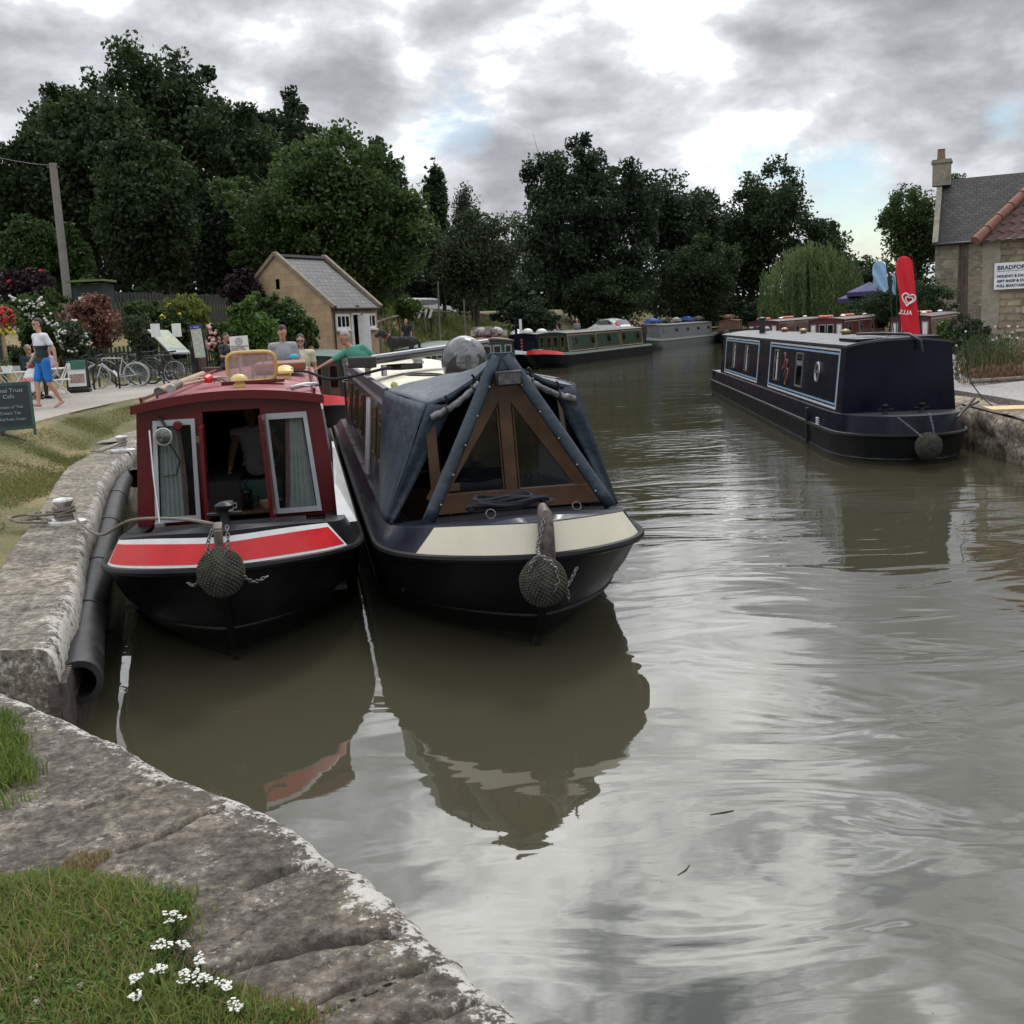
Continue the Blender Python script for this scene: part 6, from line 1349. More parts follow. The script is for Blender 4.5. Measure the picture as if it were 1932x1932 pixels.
def hut():
    C0 = D(632, 690, 42); zb = 1.0; C0.z = 0; a = R(26); w = Vector((math.sin(a), math.cos(a), 0)); g = Vector((-math.cos(a), math.sin(a), 0))
    t = thing('stone_hut', 'small sandy stone hut with slate roof, open door and two white windows', 'hut', (C0.x, C0.y, zb)); L = 3.3; Wd = 4.85; he = 2.45; hr = 4.45
    P = lambda gg, ww, z: g*gg+w*ww+Vector((0,0,z))
    # gable facing the camera with a small slot opening, front wall with door gap
    q0, q1 = Wd/2-.09, Wd/2+.09
    for poly in ([P(0,0,-1),P(q0,0,-1),P(q0,0,3.9+.0),P(q0,0,hr-.07),P(0,0,he)], [P(q1,0,-1),P(Wd,0,-1),P(Wd,0,he),P(q1,0,hr-.07)], [P(q0,0,-1),P(q1,0,-1),P(q1,0,3.15),P(q0,0,3.15)], [P(q0,0,3.55),P(q1,0,3.55),P(q1,0,hr-.07),P(Wd/2,0,hr),P(q0,0,hr-.07)]):
        wallpoly('gable_wall', t, poly, (0,0,0), g, bath)
    wallpoly('gable_wall', t, [P(0,L,-1),P(0,L,he),P(Wd/2,L,hr),P(Wd,L,he),P(Wd,L,-1)], (0,0,0), g, bath); wallpoly('back_wall', t, [P(Wd,0,-1),P(Wd,L,-1),P(Wd,L,he),P(Wd,0,he)], (0,0,0), w, bath)
    d0, d1 = 1.38, 1.95
    for poly in ([P(0,0,-1),P(0,d0,-1),P(0,d0,he),P(0,0,he)], [P(0,d1,-1),P(0,L,-1),P(0,L,he),P(0,d1,he)], [P(0,d0,2.05),P(0,d1,2.05),P(0,d1,he),P(0,d0,he)]): wallpoly('front_wall', t, poly, (0,0,0), w, bath)
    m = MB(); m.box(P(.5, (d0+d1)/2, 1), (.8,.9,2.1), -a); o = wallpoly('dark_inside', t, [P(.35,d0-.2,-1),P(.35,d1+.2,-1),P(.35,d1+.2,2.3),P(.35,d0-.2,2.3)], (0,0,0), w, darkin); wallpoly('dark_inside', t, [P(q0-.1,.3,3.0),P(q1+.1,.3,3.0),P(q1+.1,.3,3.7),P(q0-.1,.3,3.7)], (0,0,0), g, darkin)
    m = MB(); 
    for y in (d0+.02, d1-.05): m.bar(P(-.02,y,0), P(-.02,y,2.05), .07, .1)
    m.bar(P(-.02,d0,2.05), P(-.02,d1,2.05), .1, .07); fr = m.build('door_frame', white, t)
    m = MB(); m.bar(P(-.06,d1,1), P(-.4,d1+.15,1), .04, 2.0); m.build('door', white, t)
    for y in (.72, 2.62):
        m = MB(); m.bar(P(-.025,y-.46,1.75), P(-.025,y+.46,1.75), .07, .62); m.bar(P(-.06,y-.50,1.41), P(-.06,y+.50,1.41), .16, .05); f = m.build('window', white, t)
        for k in (-1,0,1):
            m = MB(); m.bar(P(-.066,y+k*.28-.10,1.76), P(-.066,y+k*.28+.10,1.76), .012, .40); m.build('pane', glassdk, f)
    for sd in (0, 1):
        gg = Wd+.18 if sd else -.18; zz = he-.14; A, B, C_, E = P(gg,.12,zz), P(gg,L-.12,zz), P(Wd/2,L-.12,hr-.02), P(Wd/2,.12,hr-.02); m = MB(); m.add([A,B,C_,E], [(0,1,2,3)]); Ls = (E-A).length
        o = m.build('roof', slate, t, uv=[(0,0),(L,0),(L,Ls),(0,Ls)]); s_ = o.modifiers.new('Solid','SOLIDIFY'); s_.thickness = .05
    m = MB()
    for y in (0, L):
        for A, B in ((P(-.22,y,he-.12), P(Wd/2,y,hr+.10)), (P(Wd+.22,y,he-.12), P(Wd/2,y,hr+.10))): m.bar(A, B, .13, .20, up=w)
        m.build('coping', M('dark_coping_stone', (.20,.165,.12), .9, var=.3) if y == 0 else bpy.data.materials['dark_coping_stone'], t); m = MB()
    m = MB(); m.bar(P(Wd/2,.1,hr+.02), P(Wd/2,L-.1,hr+.02), .22, .10); m.build('ridge', M('ridge_tile', (.12,.12,.12), .8), t)
    m = MB(); m.tube([P(-.22,.1,he-.2), P(-.22,L-.1,he-.2)], .055, 8); m.build('gutter', blackm, t); m = MB(); m.tube([P(-.08,.08,he-.2), P(-.08,.08,0)], .035, 8); m.build('downpipe', blackm, t)
    m = MB(); m.box(P(-.12,1.66,2.28), (.14,.14,.2), -a); m.build('door_lamp', wood, t)
    m = MB(); m.bar(P(1.2,-.6,.75), P(2.6,-.6,.75), .05, 1.6); tag(m.build('noticeboard', blackm, None), 'dark notice board with blue posters below the hut gable', 'notice board').location = t.location
    m = MB(); m.bar(P(2.2,-.65,.9), P(2.55,-.65,.9), .03, 1.0); o = m.build('blue_poster', M('blue_poster', (.03,.10,.32), .5), bpy.data.objects['noticeboard'])
hut()
def house():
    a = R(-25); O = D(1762, 600, 62); O.z = 0; zb = 1.2; t = thing('stone_house', 'tall stone house with slate roof and chimney at the far right', 'house', (O.x, O.y, zb))
    u = Vector((math.cos(a), math.sin(a), 0)); v = Vector((-u.y, u.x, 0)); L = 11; Wd = 7.5; he = D(1762,455,62).z-zb; hr = D(1800,348,62).z-zb+.6; P = lambda x, y, z: u*x+v*y+Vector((0,0,z))
    wn = [(3.0,.85),]; cols = [(0,2.55),(2.55,3.45),(3.45,L)]
    zw = [(D(1840,575,60).z-zb, D(1840,530,60).z-zb), (D(1840,500,60).z-zb, D(1840,458,60).z-zb)]
    (z0,z1),(z2,z3) = zw; z1 = max(z1, z0+.9); z2 = max(z2, z1+.5); z3 = min(max(z3, z2+1.0), he-.3)
    for poly in ([P(0,0,-2),P(2.55,0,-2),P(2.55,0,he),P(0,0,he)], [P(3.45,0,-2),P(L,0,-2),P(L,0,he),P(3.45,0,he)], [P(2.55,0,-2),P(3.45,0,-2),P(3.45,0,z0),P(2.55,0,z0)], [P(2.55,0,z1),P(3.45,0,z1),P(3.45,0,z2),P(2.55,0,z2)], [P(2.55,0,z3),P(3.45,0,z3),P(3.45,0,he),P(2.55,0,he)]): wallpoly('front_wall', t, poly, (0,0,0), u, rubble)
    wallpoly('gable_wall', t, [P(0,0,-2),P(0,0,he),P(0,Wd/2,hr),P(0,Wd,he),P(0,Wd,-2)], (0,0,0), v, rubble); wallpoly('gable_wall', t, [P(L,0,-2),P(L,0,he),P(L,Wd/2,hr),P(L,Wd,he),P(L,Wd,-2)], (0,0,0), v, rubble)
    for (a0, a1) in ((z0, z1), (z2, z3)):
        m = MB(); m.bar(P(3.0,.10,a0+.04), P(3.0,.10,a0+.0401), .01); m = MB()
        for x in (2.57, 3.0, 3.43): m.bar(P(x,.08,a0), P(x,.08,a1), .05, .06)
        for f in np.linspace(0, 1, 5): m.bar(P(2.55,.08,a0+(a1-a0)*f), P(3.45,.08,a0+(a1-a0)*f), .05, .04 if 0 < f < 1 else .07)
        w_ = m.build('window', white, t); m = MB(); m.add([P(2.55,.12,a0),P(3.45,.12,a0),P(3.45,.12,a1),P(2.55,.12,a1)], [(0,1,2,3)]); m.build('pane', glassdk, w_); m = MB(); m.bar(P(2.4,-.05,a0-.05), P(3.6,-.05,a0-.05), .2, .1); m.build('sill', stone, w_)
    for sd in (0, 1):
        yy = Wd+.2 if sd else -.2; zz = he-.15; A, B, C_, E = P(.12,yy,zz), P(L,yy,zz), P(L,Wd/2,hr), P(.12,Wd/2,hr); m = MB(); m.add([A,B,C_,E], [(0,1,2,3)]); Ls = (E-A).length; o = m.build('roof', slate2, t, uv=[(0,0),(L,0),(L,Ls),(0,Ls)]); o.modifiers.new('Solid','SOLIDIFY').thickness = .06
    for A, B in ((P(0,-.3,he-.15), P(0,Wd/2,hr+.1)), (P(0,Wd+.3,he-.15), P(0,Wd/2,hr+.1))): m = MB(); m.bar(A, B, .2, .3, up=u); m.build('coping', rend, t)
    q = P(.1, Wd/2-.35, 0); m = MB(); m.box((q.x,q.y,hr+.32), (1.0,.8,1.3), a); m.box((q.x,q.y,hr+1.0), (1.15,.93,.12), a); m.box((q.x,q.y,hr+1.11), (1.05,.78,.10), a); ch = m.build('chimney', rend, t); m = MB(); m.lathe([(.24,0),(.20,.55),(.24,.6),(.19,.61)], (q.x-.05,q.y,hr+1.15), 14); m.build('chimney_pot', M('buff_pot', (.22,.12,.07), .8), ch, smooth=True)
    m = MB(); m.tube([P(1.45,-.1,he-.2), P(1.45,-.1,-1)], .05, 8); m.build('downpipe', M('rust_brown', (.10,.06,.045), .8), t); m = MB(); m.tube([P(0,-.3,he-.22), P(L,-.3,he-.22)], .07, 8); m.build('gutter', blackm, t)
    wallpoly('stained_strip', t, [P(1.15,-.004,-1),P(1.8,-.004,-1),P(1.75,-.004,he-.1),P(1.25,-.004,he-.1)], (0,0,0), u, M('damp_stain', (.10,.075,.06), .95, var=.4, sc=2))
house()
pant = M('clay_pantile', (.075,.038,.03), .85, var=.4, sc=6, bump=.1, dirt=(.07,.05,.045), dirtamt=.7)
def workshop():
    O = D(1853, 620, 26); O.z = 0; zb = .80; a = R(-28); u = Vector((math.cos(a), math.sin(a), 0)); v = Vector((-u.y, u.x, 0)); t = thing('stone_workshop', 'low rubble stone building with clay tile roof and a white painted sign, right edge', 'workshop', (O.x, O.y, zb))
    P = lambda x, y, z: u*x+v*y+Vector((0,0,z)); he = D(1853,457,26).z-zb; L = 8; Wd = 5; hr = he+2.4
    wallpoly('front_wall', t, [P(.32,0,-1),P(L,0,-1),P(L,0,he),P(.32,0,he)], (0,0,0), u, rubble2); wallpoly('side_wall', t, [P(0,0,-1),P(0,Wd,-1),P(0,Wd,he),P(0,0,he)], (0,0,0), v, rubble2)
    m = MB(); rows = []
    for i in range(26):
        z = -1+(he+1)*i/25; rows.append([P(x+(.06*noise.noise((x*3, z*3, 1)) if x > .2 else 0), -.03+.012*noise.noise((x*5, z*5, 2)), z) for x in np.linspace(-.03,.36,8)])
    m.grid(rows); m.grid([[P(-.03, y, -1+(he+1)*i/25) for y in (.5,.2,-.03)] for i in range(26)]); m.build('rendered_corner', rend, t, smooth='full')
    m = MB()      # projecting pale stones
    rng = random.Random(4)
    for i in range(46):
        x = rng.uniform(.45, 3.2); z = rng.uniform(-.1, he-.15)
        if 0.3 < x < 2.6 and z > (he-1.0) : continue
        m.box(P(x, -.012, z), (rng.uniform(.14,.34), .05, rng.uniform(.07,.17)), a+rng.uniform(-.03,.03))
    m.build('proud_stones', stone, t, bevel=.015)
    # pantile roof: front slope with hip at the left
    Ls = math.hypot(Wd/2+.25, hr-he); m = MB(); nrow = 12; ncol = 40
    for r_ in range(nrow):
        f0, f1 = r_/nrow, (r_+1)/nrow; rows = []
        for f, lift in ((f0, .035), (f1+.01, 0)):
            row = []; x0 = -.15+2.1*f
            for c_ in range(ncol*4+1):
                x = x0+(L-x0)*c_/(ncol*4); ph = x/.24*2*PI; row.append(P(x, -.25+(Wd/2+.25)*f, he-.02+(hr-he)*f+lift+.028*math.sin(ph)))
            rows.append(row)
        m.grid(rows)
    m.build('roof', pant, t, smooth='full'); m = MB(); nr = 9
    for k in range(nr):
        f = k/nr; f2 = (k+.96)/nr; A = P(-.18+2.1*f, -.28+(Wd/2+.25)*f, he+.03+(hr-he)*f); B = P(-.18+2.1*f2, -.28+(Wd/2+.25)*f2, he+.03+(hr-he)*f2); m.tube([A, B], [.12, .105], 10)
    m.build('hip_tile', M('orange_hip_tile', (.19,.085,.06), .85, var=.3), t, smooth=True)
    m = MB(); A, B, C_, E = P(-.15,-.25,he-.03), P(-.15,Wd+.25,he-.03), P(1.95,Wd/2,hr-.03), P(1.95,Wd/2,hr-.03); m.add([A,B,C_], [(0,1,2)]); m.build('hip_slope', pant, t)
    # sign
    sA = D(1877, 520, 25.8); sg = ray(1877, 497); tt_ = (O.x*u.y-O.y*u.x)/(sg.x*u.y-sg.y*u.x); sA = sg*tt_; zsig = CH+sA.z-zb; k = (Vector((sA.x, sA.y, 0))-O).dot(u); W_s, Hs = 1.75, .62; zt = zsig
    m = MB(); c_ = P(k+W_s/2, -.075, zt-Hs/2); m.box(c_, (W_s, .03, Hs), a); s_ = m.build('sign_board', white, t); s_['label'] = 'white sign board with dark blue lettering'
    blue = M('sign_blue_letters', (.02,.035,.10), .5)
    for i, (tx, sz, zz) in enumerate((('BRADFORD WHARF', .135, .16), ('HOLIDAY & DAYBOAT HIRE', .082, .34), ('GIFT SHOP & CHANDLERY', .082, .455), ('FULL BOATYARD SERVICES', .082, .565))):
        text(tx, sz, blue, 'lettering', s_, P(k+.06, -.095, zt-zz), (R(90), 0, a), .002, bold=.0035)
    m = MB(); m.box(P(k+.06+.62, -.093, zt-.195), (1.24,.004,.008), a); m.build('underline', blue, s_)
workshop()
def corner_house():   # sliver of a stone building at the far left
    O = D(-2, 700, 25); O.z = 0; t = thing('stone_building', 'sliver of pale stone building with black downpipe at the left edge', 'building', (O.x, O.y, 1.05)); w_ = 1.1
    wallpoly('side_wall', t, [(.25,0,-.3),(.25,0,1.9),(-6,0,1.9),(-6,0,-.3)], (0,0,0), (1,0,0), bath); wallpoly('side_wall', t, [(.25,0,-.3),(-1.6,4,-.3),(-1.6,4,1.9),(.25,0,1.9)], (0,0,0), (0,1,0), bath)
    m = MB(); m.prism([(-6,-.1,1.9),(.32,-.1,1.9),(-1.6,4,1.9),(-6,4,1.9)], (0,0,.12)); m.build('roof', slate2, t); m = MB(); m.tube([(.12,-.06,1.9),(.12,-.06,.5),(.3,-.08,.35),(.3,-.08,0)], .035, 8); m.build('downpipe', blackm, t)
corner_house()
# ------------------------------------------------------------------ fences
def pick(label, A, B, h, sp, w, mat, dz=(0,0), rails=(.25,.8), name='picket_fence', peak=True, posts=2.2):
    t = thing(name, label, 'fence', (A[0], A[1], 0)); a = Vector(A); b = Vector(B); L = math.hypot(b.x-a.x, b.y-a.y); n = int(L/sp); m = MB(); d = Vector((b.x-a.x, b.y-a.y, 0)).normalized()
    for i in range(n+1):
        f = i/n; p = a.lerp(b, f)-Vector((a.x, a.y, 0)); m.bar((p.x,p.y,p.z), (p.x,p.y,p.z+h+random.uniform(-.015,.015)), .02, w, up=d)
    m.build('pickets', mat, t); m = MB()
    for r_ in rails: m.bar(Vector((0,0,a.z+h*r_))-Vector((d.y,-d.x,0))*.03, b-Vector((a.x,a.y,0))+Vector((0,0,h*r_))-Vector((d.y,-d.x,0))*.03, .04, .07)
    m.build('rail', mat, t)
    for i in range(int(L/posts)+1):
        p = a.lerp(b, min(1, i*posts/L))-Vector((a.x,a.y,0)); m = MB(); m.box((p.x,p.y+.05,p.z+h/2), (.09,.09,h*1.05)); m.build('post', mat, t)
    return t
gfence = M('dark_green_fence', (.018,.030,.024), .8, var=.35, sc=3)
pick('low dark green picket fence behind the bicycles', (-17.5,33.2,1.12), (-11.6,36.0,1.2), 1.05, .13, .075, gfence)
pick('dark green picket fence behind the timetable post', (-11.5,36.1,1.2), (-9.2,41,1.4), 1.0, .13, .075, gfence)
A = D(190, 600, 43); B = D(420, 600, 45)
pick('weathered board fence with top rail above the garden shrubs', (A.x,43,2.4), (D(300,600,44).x,44.5,2.3), 2.0, .14, .12, M('old_board_fence', (.05,.052,.042), .9, var=.4), rails=(.2,.98), name='board_fence')
pick('far stretch of weathered board fence beside the purple smoke bush', (D(300,600,44).x+.02,44.5,2.3), (D(430,600,47).x,47,2.25), 1.95, .14, .12, bpy.data.materials['old_board_fence'], rails=(.2,.98), name='board_fence')
def shed():
    p = D(165, 545, 41.5); t = thing('garden_shed', 'dark green garden gate shed with pale flat roof edge behind the copper shrub', 'shed', (p.x, p.y, 2.2)); zt = D(165,531,41.5).z-2.2
    m = MB(); m.box((0,.6,zt/2-.1), (1.15,1.2,zt)); m.build('wall', gfence, t); m = MB(); m.box((0,.5,zt+.02), (1.4,1.5,.07)); m.build('roof', M('mossy_roof_edge', (.12,.16,.07), .9), t)
    for x in (-.25,.42): m = MB(); m.box((x,-.02,zt-.75-.2*(x > 0)), (.26,.02,.38)); o = m.build('pinned_notice', white, t)
shed()
def rail():
    pts = [D(x, y, d) for x, y, d in ((700,612,47),(742,598,56),(800,589,64),(850,589,70),(905,592,76),(950,600,82))]; t = thing('post_and_rail_fence', 'curved wooden post and rail fence on top of the grass bank', 'fence', (0,0,0)); q = cat_pts(pts, 5)
    for i in range(0, len(q)-1, 1): pass
    m = MB(); m.tube(q, .06, 7); m.build('rail', woodold, t, smooth=True)
    for i in range(0, len(q), 2): p = q[i]; m = MB(); m.tube([(p.x,p.y,p.z+.04),(p.x,p.y,max(p.z-1.3, float(landh(p.x,p.y))-.3))], .06, 7); m.build('post', woodold, t)
    t = thing('gate_frame', 'pale timber rail frame right beside the hut', 'fence', (0,0,0)); m = MB(); a, b = D(697,640,44), D(722,640,44); m.bar(a+Vector((0,0,.3)), b+Vector((0,0,.3)), .06); m.bar(a+Vector((0,0,-.6)), b+Vector((0,0,-.6)), .06); m.build('rail', woodold, t)
    for p in (a, b): MB().bar(p+Vector((0,0,.5)), p+Vector((0,0,-1.2)), .08).build('post', woodold, t)
    m = MB(); p = D(780, 593, 62)
    A_, B_ = D(752,592,64), D(812,592,64); n = 12; t = thing('striped_barrier', 'black and white striped barrier half hidden behind the bank rail', 'barrier', (0,0,0)); k = [MB(), MB()]
    for i in range(n): a, b = A_.lerp(B_, i/n), A_.lerp(B_, (i+1)/n); k[i % 2].hexa([a+Vector((0,0,-.25)), b+Vector((0,0,-.25)), b+Vector((0,.05,-.25)), a+Vector((0,.05,-.25)), a+Vector((.18,0,.25)), b+Vector((.18,0,.25)), b+Vector((.18,.05,.25)), a+Vector((.18,.05,.25))])
    k[0].build('black_stripes', blackm, t); k[1].build('white_stripes', white, t)
    for p in (A_, B_): MB().box((p.x,p.y+.1,p.z-.8), (.1,.1,1.6)).build('post', blackm, t)
rail()
def poly_pole():
    p = D(122, 530, 46); q = D(99.5, 308, 46); t = thing('telegraph_pole', 'leaning grey wooden telegraph pole at the left, in front of the dark trees', 'pole', (p.x, p.y, 2.0)); tp = Vector((q.x-p.x, 0, q.z-2)); m = MB(); m.tube([(0.02,0,-.5), tp], [.19,.15], 12); m.build('pole', M('grey_pole_wood', (.20,.185,.165), .9, var=.2, sc=3, bump=.05), t, smooth=True)
    m = MB(); m.box(tp+Vector((0,0,-.15)), (.5,.06,.06)); m.build('bracket', rusty, t)
    m = MB(); e = D(-20, 294, 40)-t.location; m.tube(cat_pts([tp+Vector((0,0,-.1)), tp.lerp(e, .5)+Vector((0,0,-.1)), e], 6), .012, 4); m.build('wire', blackm, t)
poly_pole()
for px, top, bot, dep, lb in ((604,0,0,0,''),):
    pass
for px, top, bot, dep, lb, r_ in ((826,530,592,60,'thin bare young trunk in front of the grey green tree','.06'),(875,565,600,62,'pale thin trunk on the grass bank','.07')):
    a = D(px, top, dep); b = D(px, bot, dep); m = MB(); m.tube([a, (b.x, b.y, float(landh(b.x, b.y))-.2)], [.04,.07], 8); tag(m.build('young_trunk', M('pale_bark', (.15,.14,.12), .9)), lb, 'tree trunk')
# mooring sign posts at the far bank
for px, lb, cl in ((973,'dark blue post with a white band at the mooring, left of its twin',navydark),(982,'white post beside the dark blue one at the mooring',white)):
    a = D(px, 612, 63); m = MB(); m.bar((a.x,a.y,.7),(a.x,a.y,a.z+.3),.16); o = m.build('mooring_post', cl); tag(o, lb, 'post')
t = thing('rubble_sacks', 'heap of white builders sacks behind the mooring posts', 'sacks', D(1000, 636, 66)); m = MB()
for i in range(14): m.ell((random.uniform(-1,1), random.uniform(-.3,.3), random.uniform(-.3,.35)), (.34,.3,.22), 10, 8)
m.build('sack_pile', white, t, smooth=True)
# ------------------------------------------------------------------ furniture
def infopost():
    b = U(385, 697, 1.10); b = D(385, 697, 33); t = thing('timetable_post', 'leaning black post with a tall framed blue-topped timetable', 'information post', (b.x, b.y, 1.12)); Rx = Matrix.Rotation(R(-4.0), 3, 'Y')
    m = MB(); m.bar((0,0,-.1), Rx@Vector((0,0,1.55)), .09); m.build('post', blackm, t); c_ = Rx@Vector((0,-.04,1.15)); m = MB(); m.box(c_, (.40,.06,1.06), M=Rx); f = m.build('frame', blackm, t); m = MB(); m.box(c_+Vector((0,-.035,-.04)), (.32,.01,.86), M=Rx); m.build('paper', M('pale_timetable', (.42,.45,.38), .6, var=.3, sc=12), f)
    m = MB(); m.box(c_+Rx@Vector((0,-.036,.46)), (.36,.012,.10), M=Rx); h = m.build('header', M('blue_header', (.03,.05,.30), .5), f); text('i   Canal', .07, white, 'lettering', f, c_+Rx@Vector((-.14,-.045,.435)), (R(90),0,0), .001)
infopost()
def lectern():
    b = D(325, 712, 33); t = thing('map_lectern', 'large slanted canal map board on dark legs with two white papers', 'map board', (b.x, b.y, 1.12)); m = MB()
    for x, h in ((-.42,1.35),(.52,1.0)): m.box((x,.9,h/2), (.30,.10,h))
    m.build('leg', blackm, t); Mx = Matrix.Rotation(R(8), 3, 'Z')@Matrix.Rotation(R(34), 3, 'Y')@Matrix.Rotation(R(58), 3, 'X'); c_ = Vector((.12,-.05,1.15))
    q = [D(277.8,621.5,33.7), D(317,622.7,33.75), D(358.8,664.4,33.0), D(320.6,665.5,32.95)]; q = [v-t.location for v in q]; m = MB(); m.prism(q, (0,.03,-.05)); f = m.build('board', greypvc, t)
    g_ = lambda u_, v_: q[0].lerp(q[1], u_).lerp(q[3].lerp(q[2], u_), v_)+Vector((0,-.006,.006)); m = MB(); m.add([g_(.04,.03), g_(.96,.03), g_(.96,.84), g_(.04,.84)], [(3,2,1,0)])
    mm, tt, n, l, p = nt('map_print'); tc = n.new('ShaderNodeTexCoord'); no = n.new('ShaderNodeTexNoise'); no.inputs['Scale'].default_value = 3.2; no.inputs['Detail'].default_value = 5; l.new(tc.outputs['Object'], no.inputs['Vector']); r_ = ramp(n, [(.4,(.50,.45,.26)),(.52,(.42,.46,.30)),(.56,(.25,.42,.48)),(.6,(.5,.46,.3))]); l.new(no.outputs['Fac'], r_.inputs['Fac']); l.new(r_.outputs['Color'], p.inputs['Base Color']); m.build('map', mm, f)
    for x, y in ((293.3,623.2),(333.2,622.7)): m = MB(); m.box(D(x, y, 32.9)-t.location, (.28,.012,.40)); m.build('notice', white, t)
lectern()
def sandwich(label, b, w, h, rz, frame, face, lines=None, name='sandwich_board', z0=.12):
    t = thing(name, label, 'sign board', b, rz); 
    for sd in (-1, 1):
        Mx = Matrix.Rotation(R(10*sd), 3, 'X'); m = MB(); c_ = Vector((0, sd*.02, h)) 
        def q(x, z): return c_+Mx@Vector((x, 0, z-h))
        for x in (-w/2, w/2): m.bar(q(x,0), q(x,h), .045, .03, up=(0,1,0))
        for z in (z0, h-.02): m.bar(q(-w/2,z), q(w/2,z), .03, .05)
        f = m.build('frame', frame, t); m = MB(); m.hexa([q(-w/2,z0)+Vector((0,-.008,0)), q(w/2,z0)+Vector((0,-.008,0)), q(w/2,z0)+Vector((0,.008,0)), q(-w/2,z0)+Vector((0,.008,0)), q(-w/2,h)+Vector((0,-.008,0)), q(w/2,h)+Vector((0,-.008,0)), q(w/2,h)+Vector((0,.008,0)), q(-w/2,h)+Vector((0,.008,0))]); m.build('panel', face, f)
        if sd < 0 and lines:
            for i, (tx, sz, z) in enumerate(lines): text(tx, sz, M('chalk', (.30,.36,.36), .9) if 'chalk' not in bpy.data.materials else bpy.data.materials['chalk'], 'chalk_writing', f, q(0, z)+Vector((0,-.02,0)), (R(90-10),0,0), .001, 'CENTER')
    return t
b = D(28, 820, 16); sandwich('dark green framed chalkboard with chalk writing on the lawn at the left edge', (b.x-.02, 16, 1.02), .60, .80, R(24), M('green_frame', (.03,.075,.055), .6), M('chalkboard', (.018,.025,.028), .7, var=.4, sc=5), [('Canal Trust', .085, .66), ('Cafe', .085, .57), ('Cream of Tea', .062, .42), ('Cream Tea', .062, .33), ('Filled Rolls, Soups', .055, .24)])
b = D(150, 738, 28.5); t = sandwich('small green-topped pavement sign with a picture, beside the bicycles', (b.x, b.y, 1.11), .50, .88, R(12), gfence, white); m = MB(); m.box((0,-.075,.72), (.44,.02,.22), M=Matrix.Rotation(R(-10),3,'X')); m.build('green_header', M('sign_green', (.02,.13,.08), .5), t); m = MB(); m.box((0,-.125,.37), (.36,.02,.22), M=Matrix.Rotation(R(-10),3,'X')); m.build('picture', M('food_picture', (.32,.22,.18), .6, var=.7, sc=22), t); m = MB(); m.box((0,0,.05), (.58,.42,.10)); m.build('base', rubber, t, bevel=.02)
# fingerpost and hanging basket
b = D(8, 700, 24); t = thing('fingerpost', 'black post with green direction fingers at the left frame edge', 'signpost', (b.x, b.y, 1.08)); zt = D(4,490,24).z-1.08; MB().tube([(0,0,0),(-.06,0,zt+.1)], .04, 10).build('post', blackm, t)
for i, tx in enumerate(('AVON','TROWBRIDGE','BATH','CAFE','TITHE BARN')):
    m = MB(); z = zt-.05-.115*i-(.04 if i > 2 else 0); m.box((-.18,-.05,z), (.5,.03,.10)); f = m.build('finger', M('sign_dark_green', (.01,.07,.045), .5), t); text(tx, .085, white, 'lettering', f, (.05,-.07,z-.03), (R(90),0,0), .001, 'RIGHT')
c_ = D(4, 600, 23); t = thing('hanging_basket', 'hanging basket overflowing with red flowers at the left edge', 'hanging basket', c_); rng = np.random.default_rng(9)
m = MB(); m.lathe([(.05,-.32),(.16,-.25),(.2,-.1)], (0,0,0), 16); m.build('bowl', woodold, t); P = rng.normal(size=(900,3))*np.array([.20,.16,.16])+np.array([0,0,-.05]); leaf_object('foliage', P, .06*(.6+rng.random(900)), LM['mid'], rng, t); m = MB()
for i in range(150): q = rng.normal(size=3); q /= np.linalg.norm(q); m.ell((q[0]*.26, q[1]*.22, q[2]*.22), (.035,.035,.03), 6, 4)
m.build('red_flower', petal_r, t); m = MB()
for i in range(30): m.ell((rng.normal()*.09+.06, -.15, -.25+rng.normal()*.06), .03, 6, 4)
m.build('yellow_flower', petal_y, t); MB().tube([(0,0,.0),(0,0,.75)], .008, 5).build('hanger', blackm, t)
# tables and chairs of the cafe
cgreen = M('pale_green_metal', (.50,.58,.52), .5)
def slat_table(label, p, w=.62, h=.72, mat=cgreen):
    t = thing('cafe_table', label, 'table', p, R(15)); m = MB()
    for i in range(7): m.box((-w/2+w*(i+.5)/7, 0, h), (w/7-.015, w, .02))
    m.build('tabletop', mat, t)
    for sd in (-1, 1):
        m = MB(); m.bar((-w*.4, sd*w*.35, .0), (w*.4, sd*w*.35, h-.01), .025); m.bar((w*.4, sd*w*.35, 0), (-w*.4, sd*w*.35, h-.01), .025); m.build('leg', mat, t)
    return t
tp = D(22, 700, 23.5); tz = 1.1; slat_table('pale green slatted cafe table at the left edge', (tp.x, 23.5, tz)); slat_table('white cafe table where the seated people are', (D(85,700,26.5).x, 26.5, tz), .9, .70, white)
m = MB(); m.lathe([(.09,0),(.12,.14),(.10,.14),(.0,.10)], (tp.x-.1, 23.5, tz+.73), 14); o = m.build('flower_pot', white); tag(o, 'small white pot with a green plant on the pale green table', 'plant pot'); rng = np.random.default_rng(3); leaf_object('plant', rng.normal(size=(160,3))*.06+np.array([tp.x-.1, 23.5, tz+.93]), .04*(.6+rng.random(160)), LM['mid'], rng, None).parent = o
def fold_chair(label, p, rz, mat=white):
    t = thing('folding_chair', label, 'chair', p, rz); MB().box((0,0,.44), (.40,.38,.025)).build('seat', mat, t); MB().box((0,.20,.74), (.40,.02,.16)).build('backrest', mat, t)
    for x in (-.19,.19):
        MB().bar((x,-.2,0),(x,.2,.82), .025).build('leg', mat, t); MB().bar((x,.22,0),(x,-.18,.44), .025).build('leg', mat, t)
    return t
fold_chair('white folding chair behind the walking man', (D(118,735,26).x, 26, tz), R(-60)); fold_chair('pale folding chair under the woman in the dark jacket', (D(50,735,26).x, 26, tz), R(70))
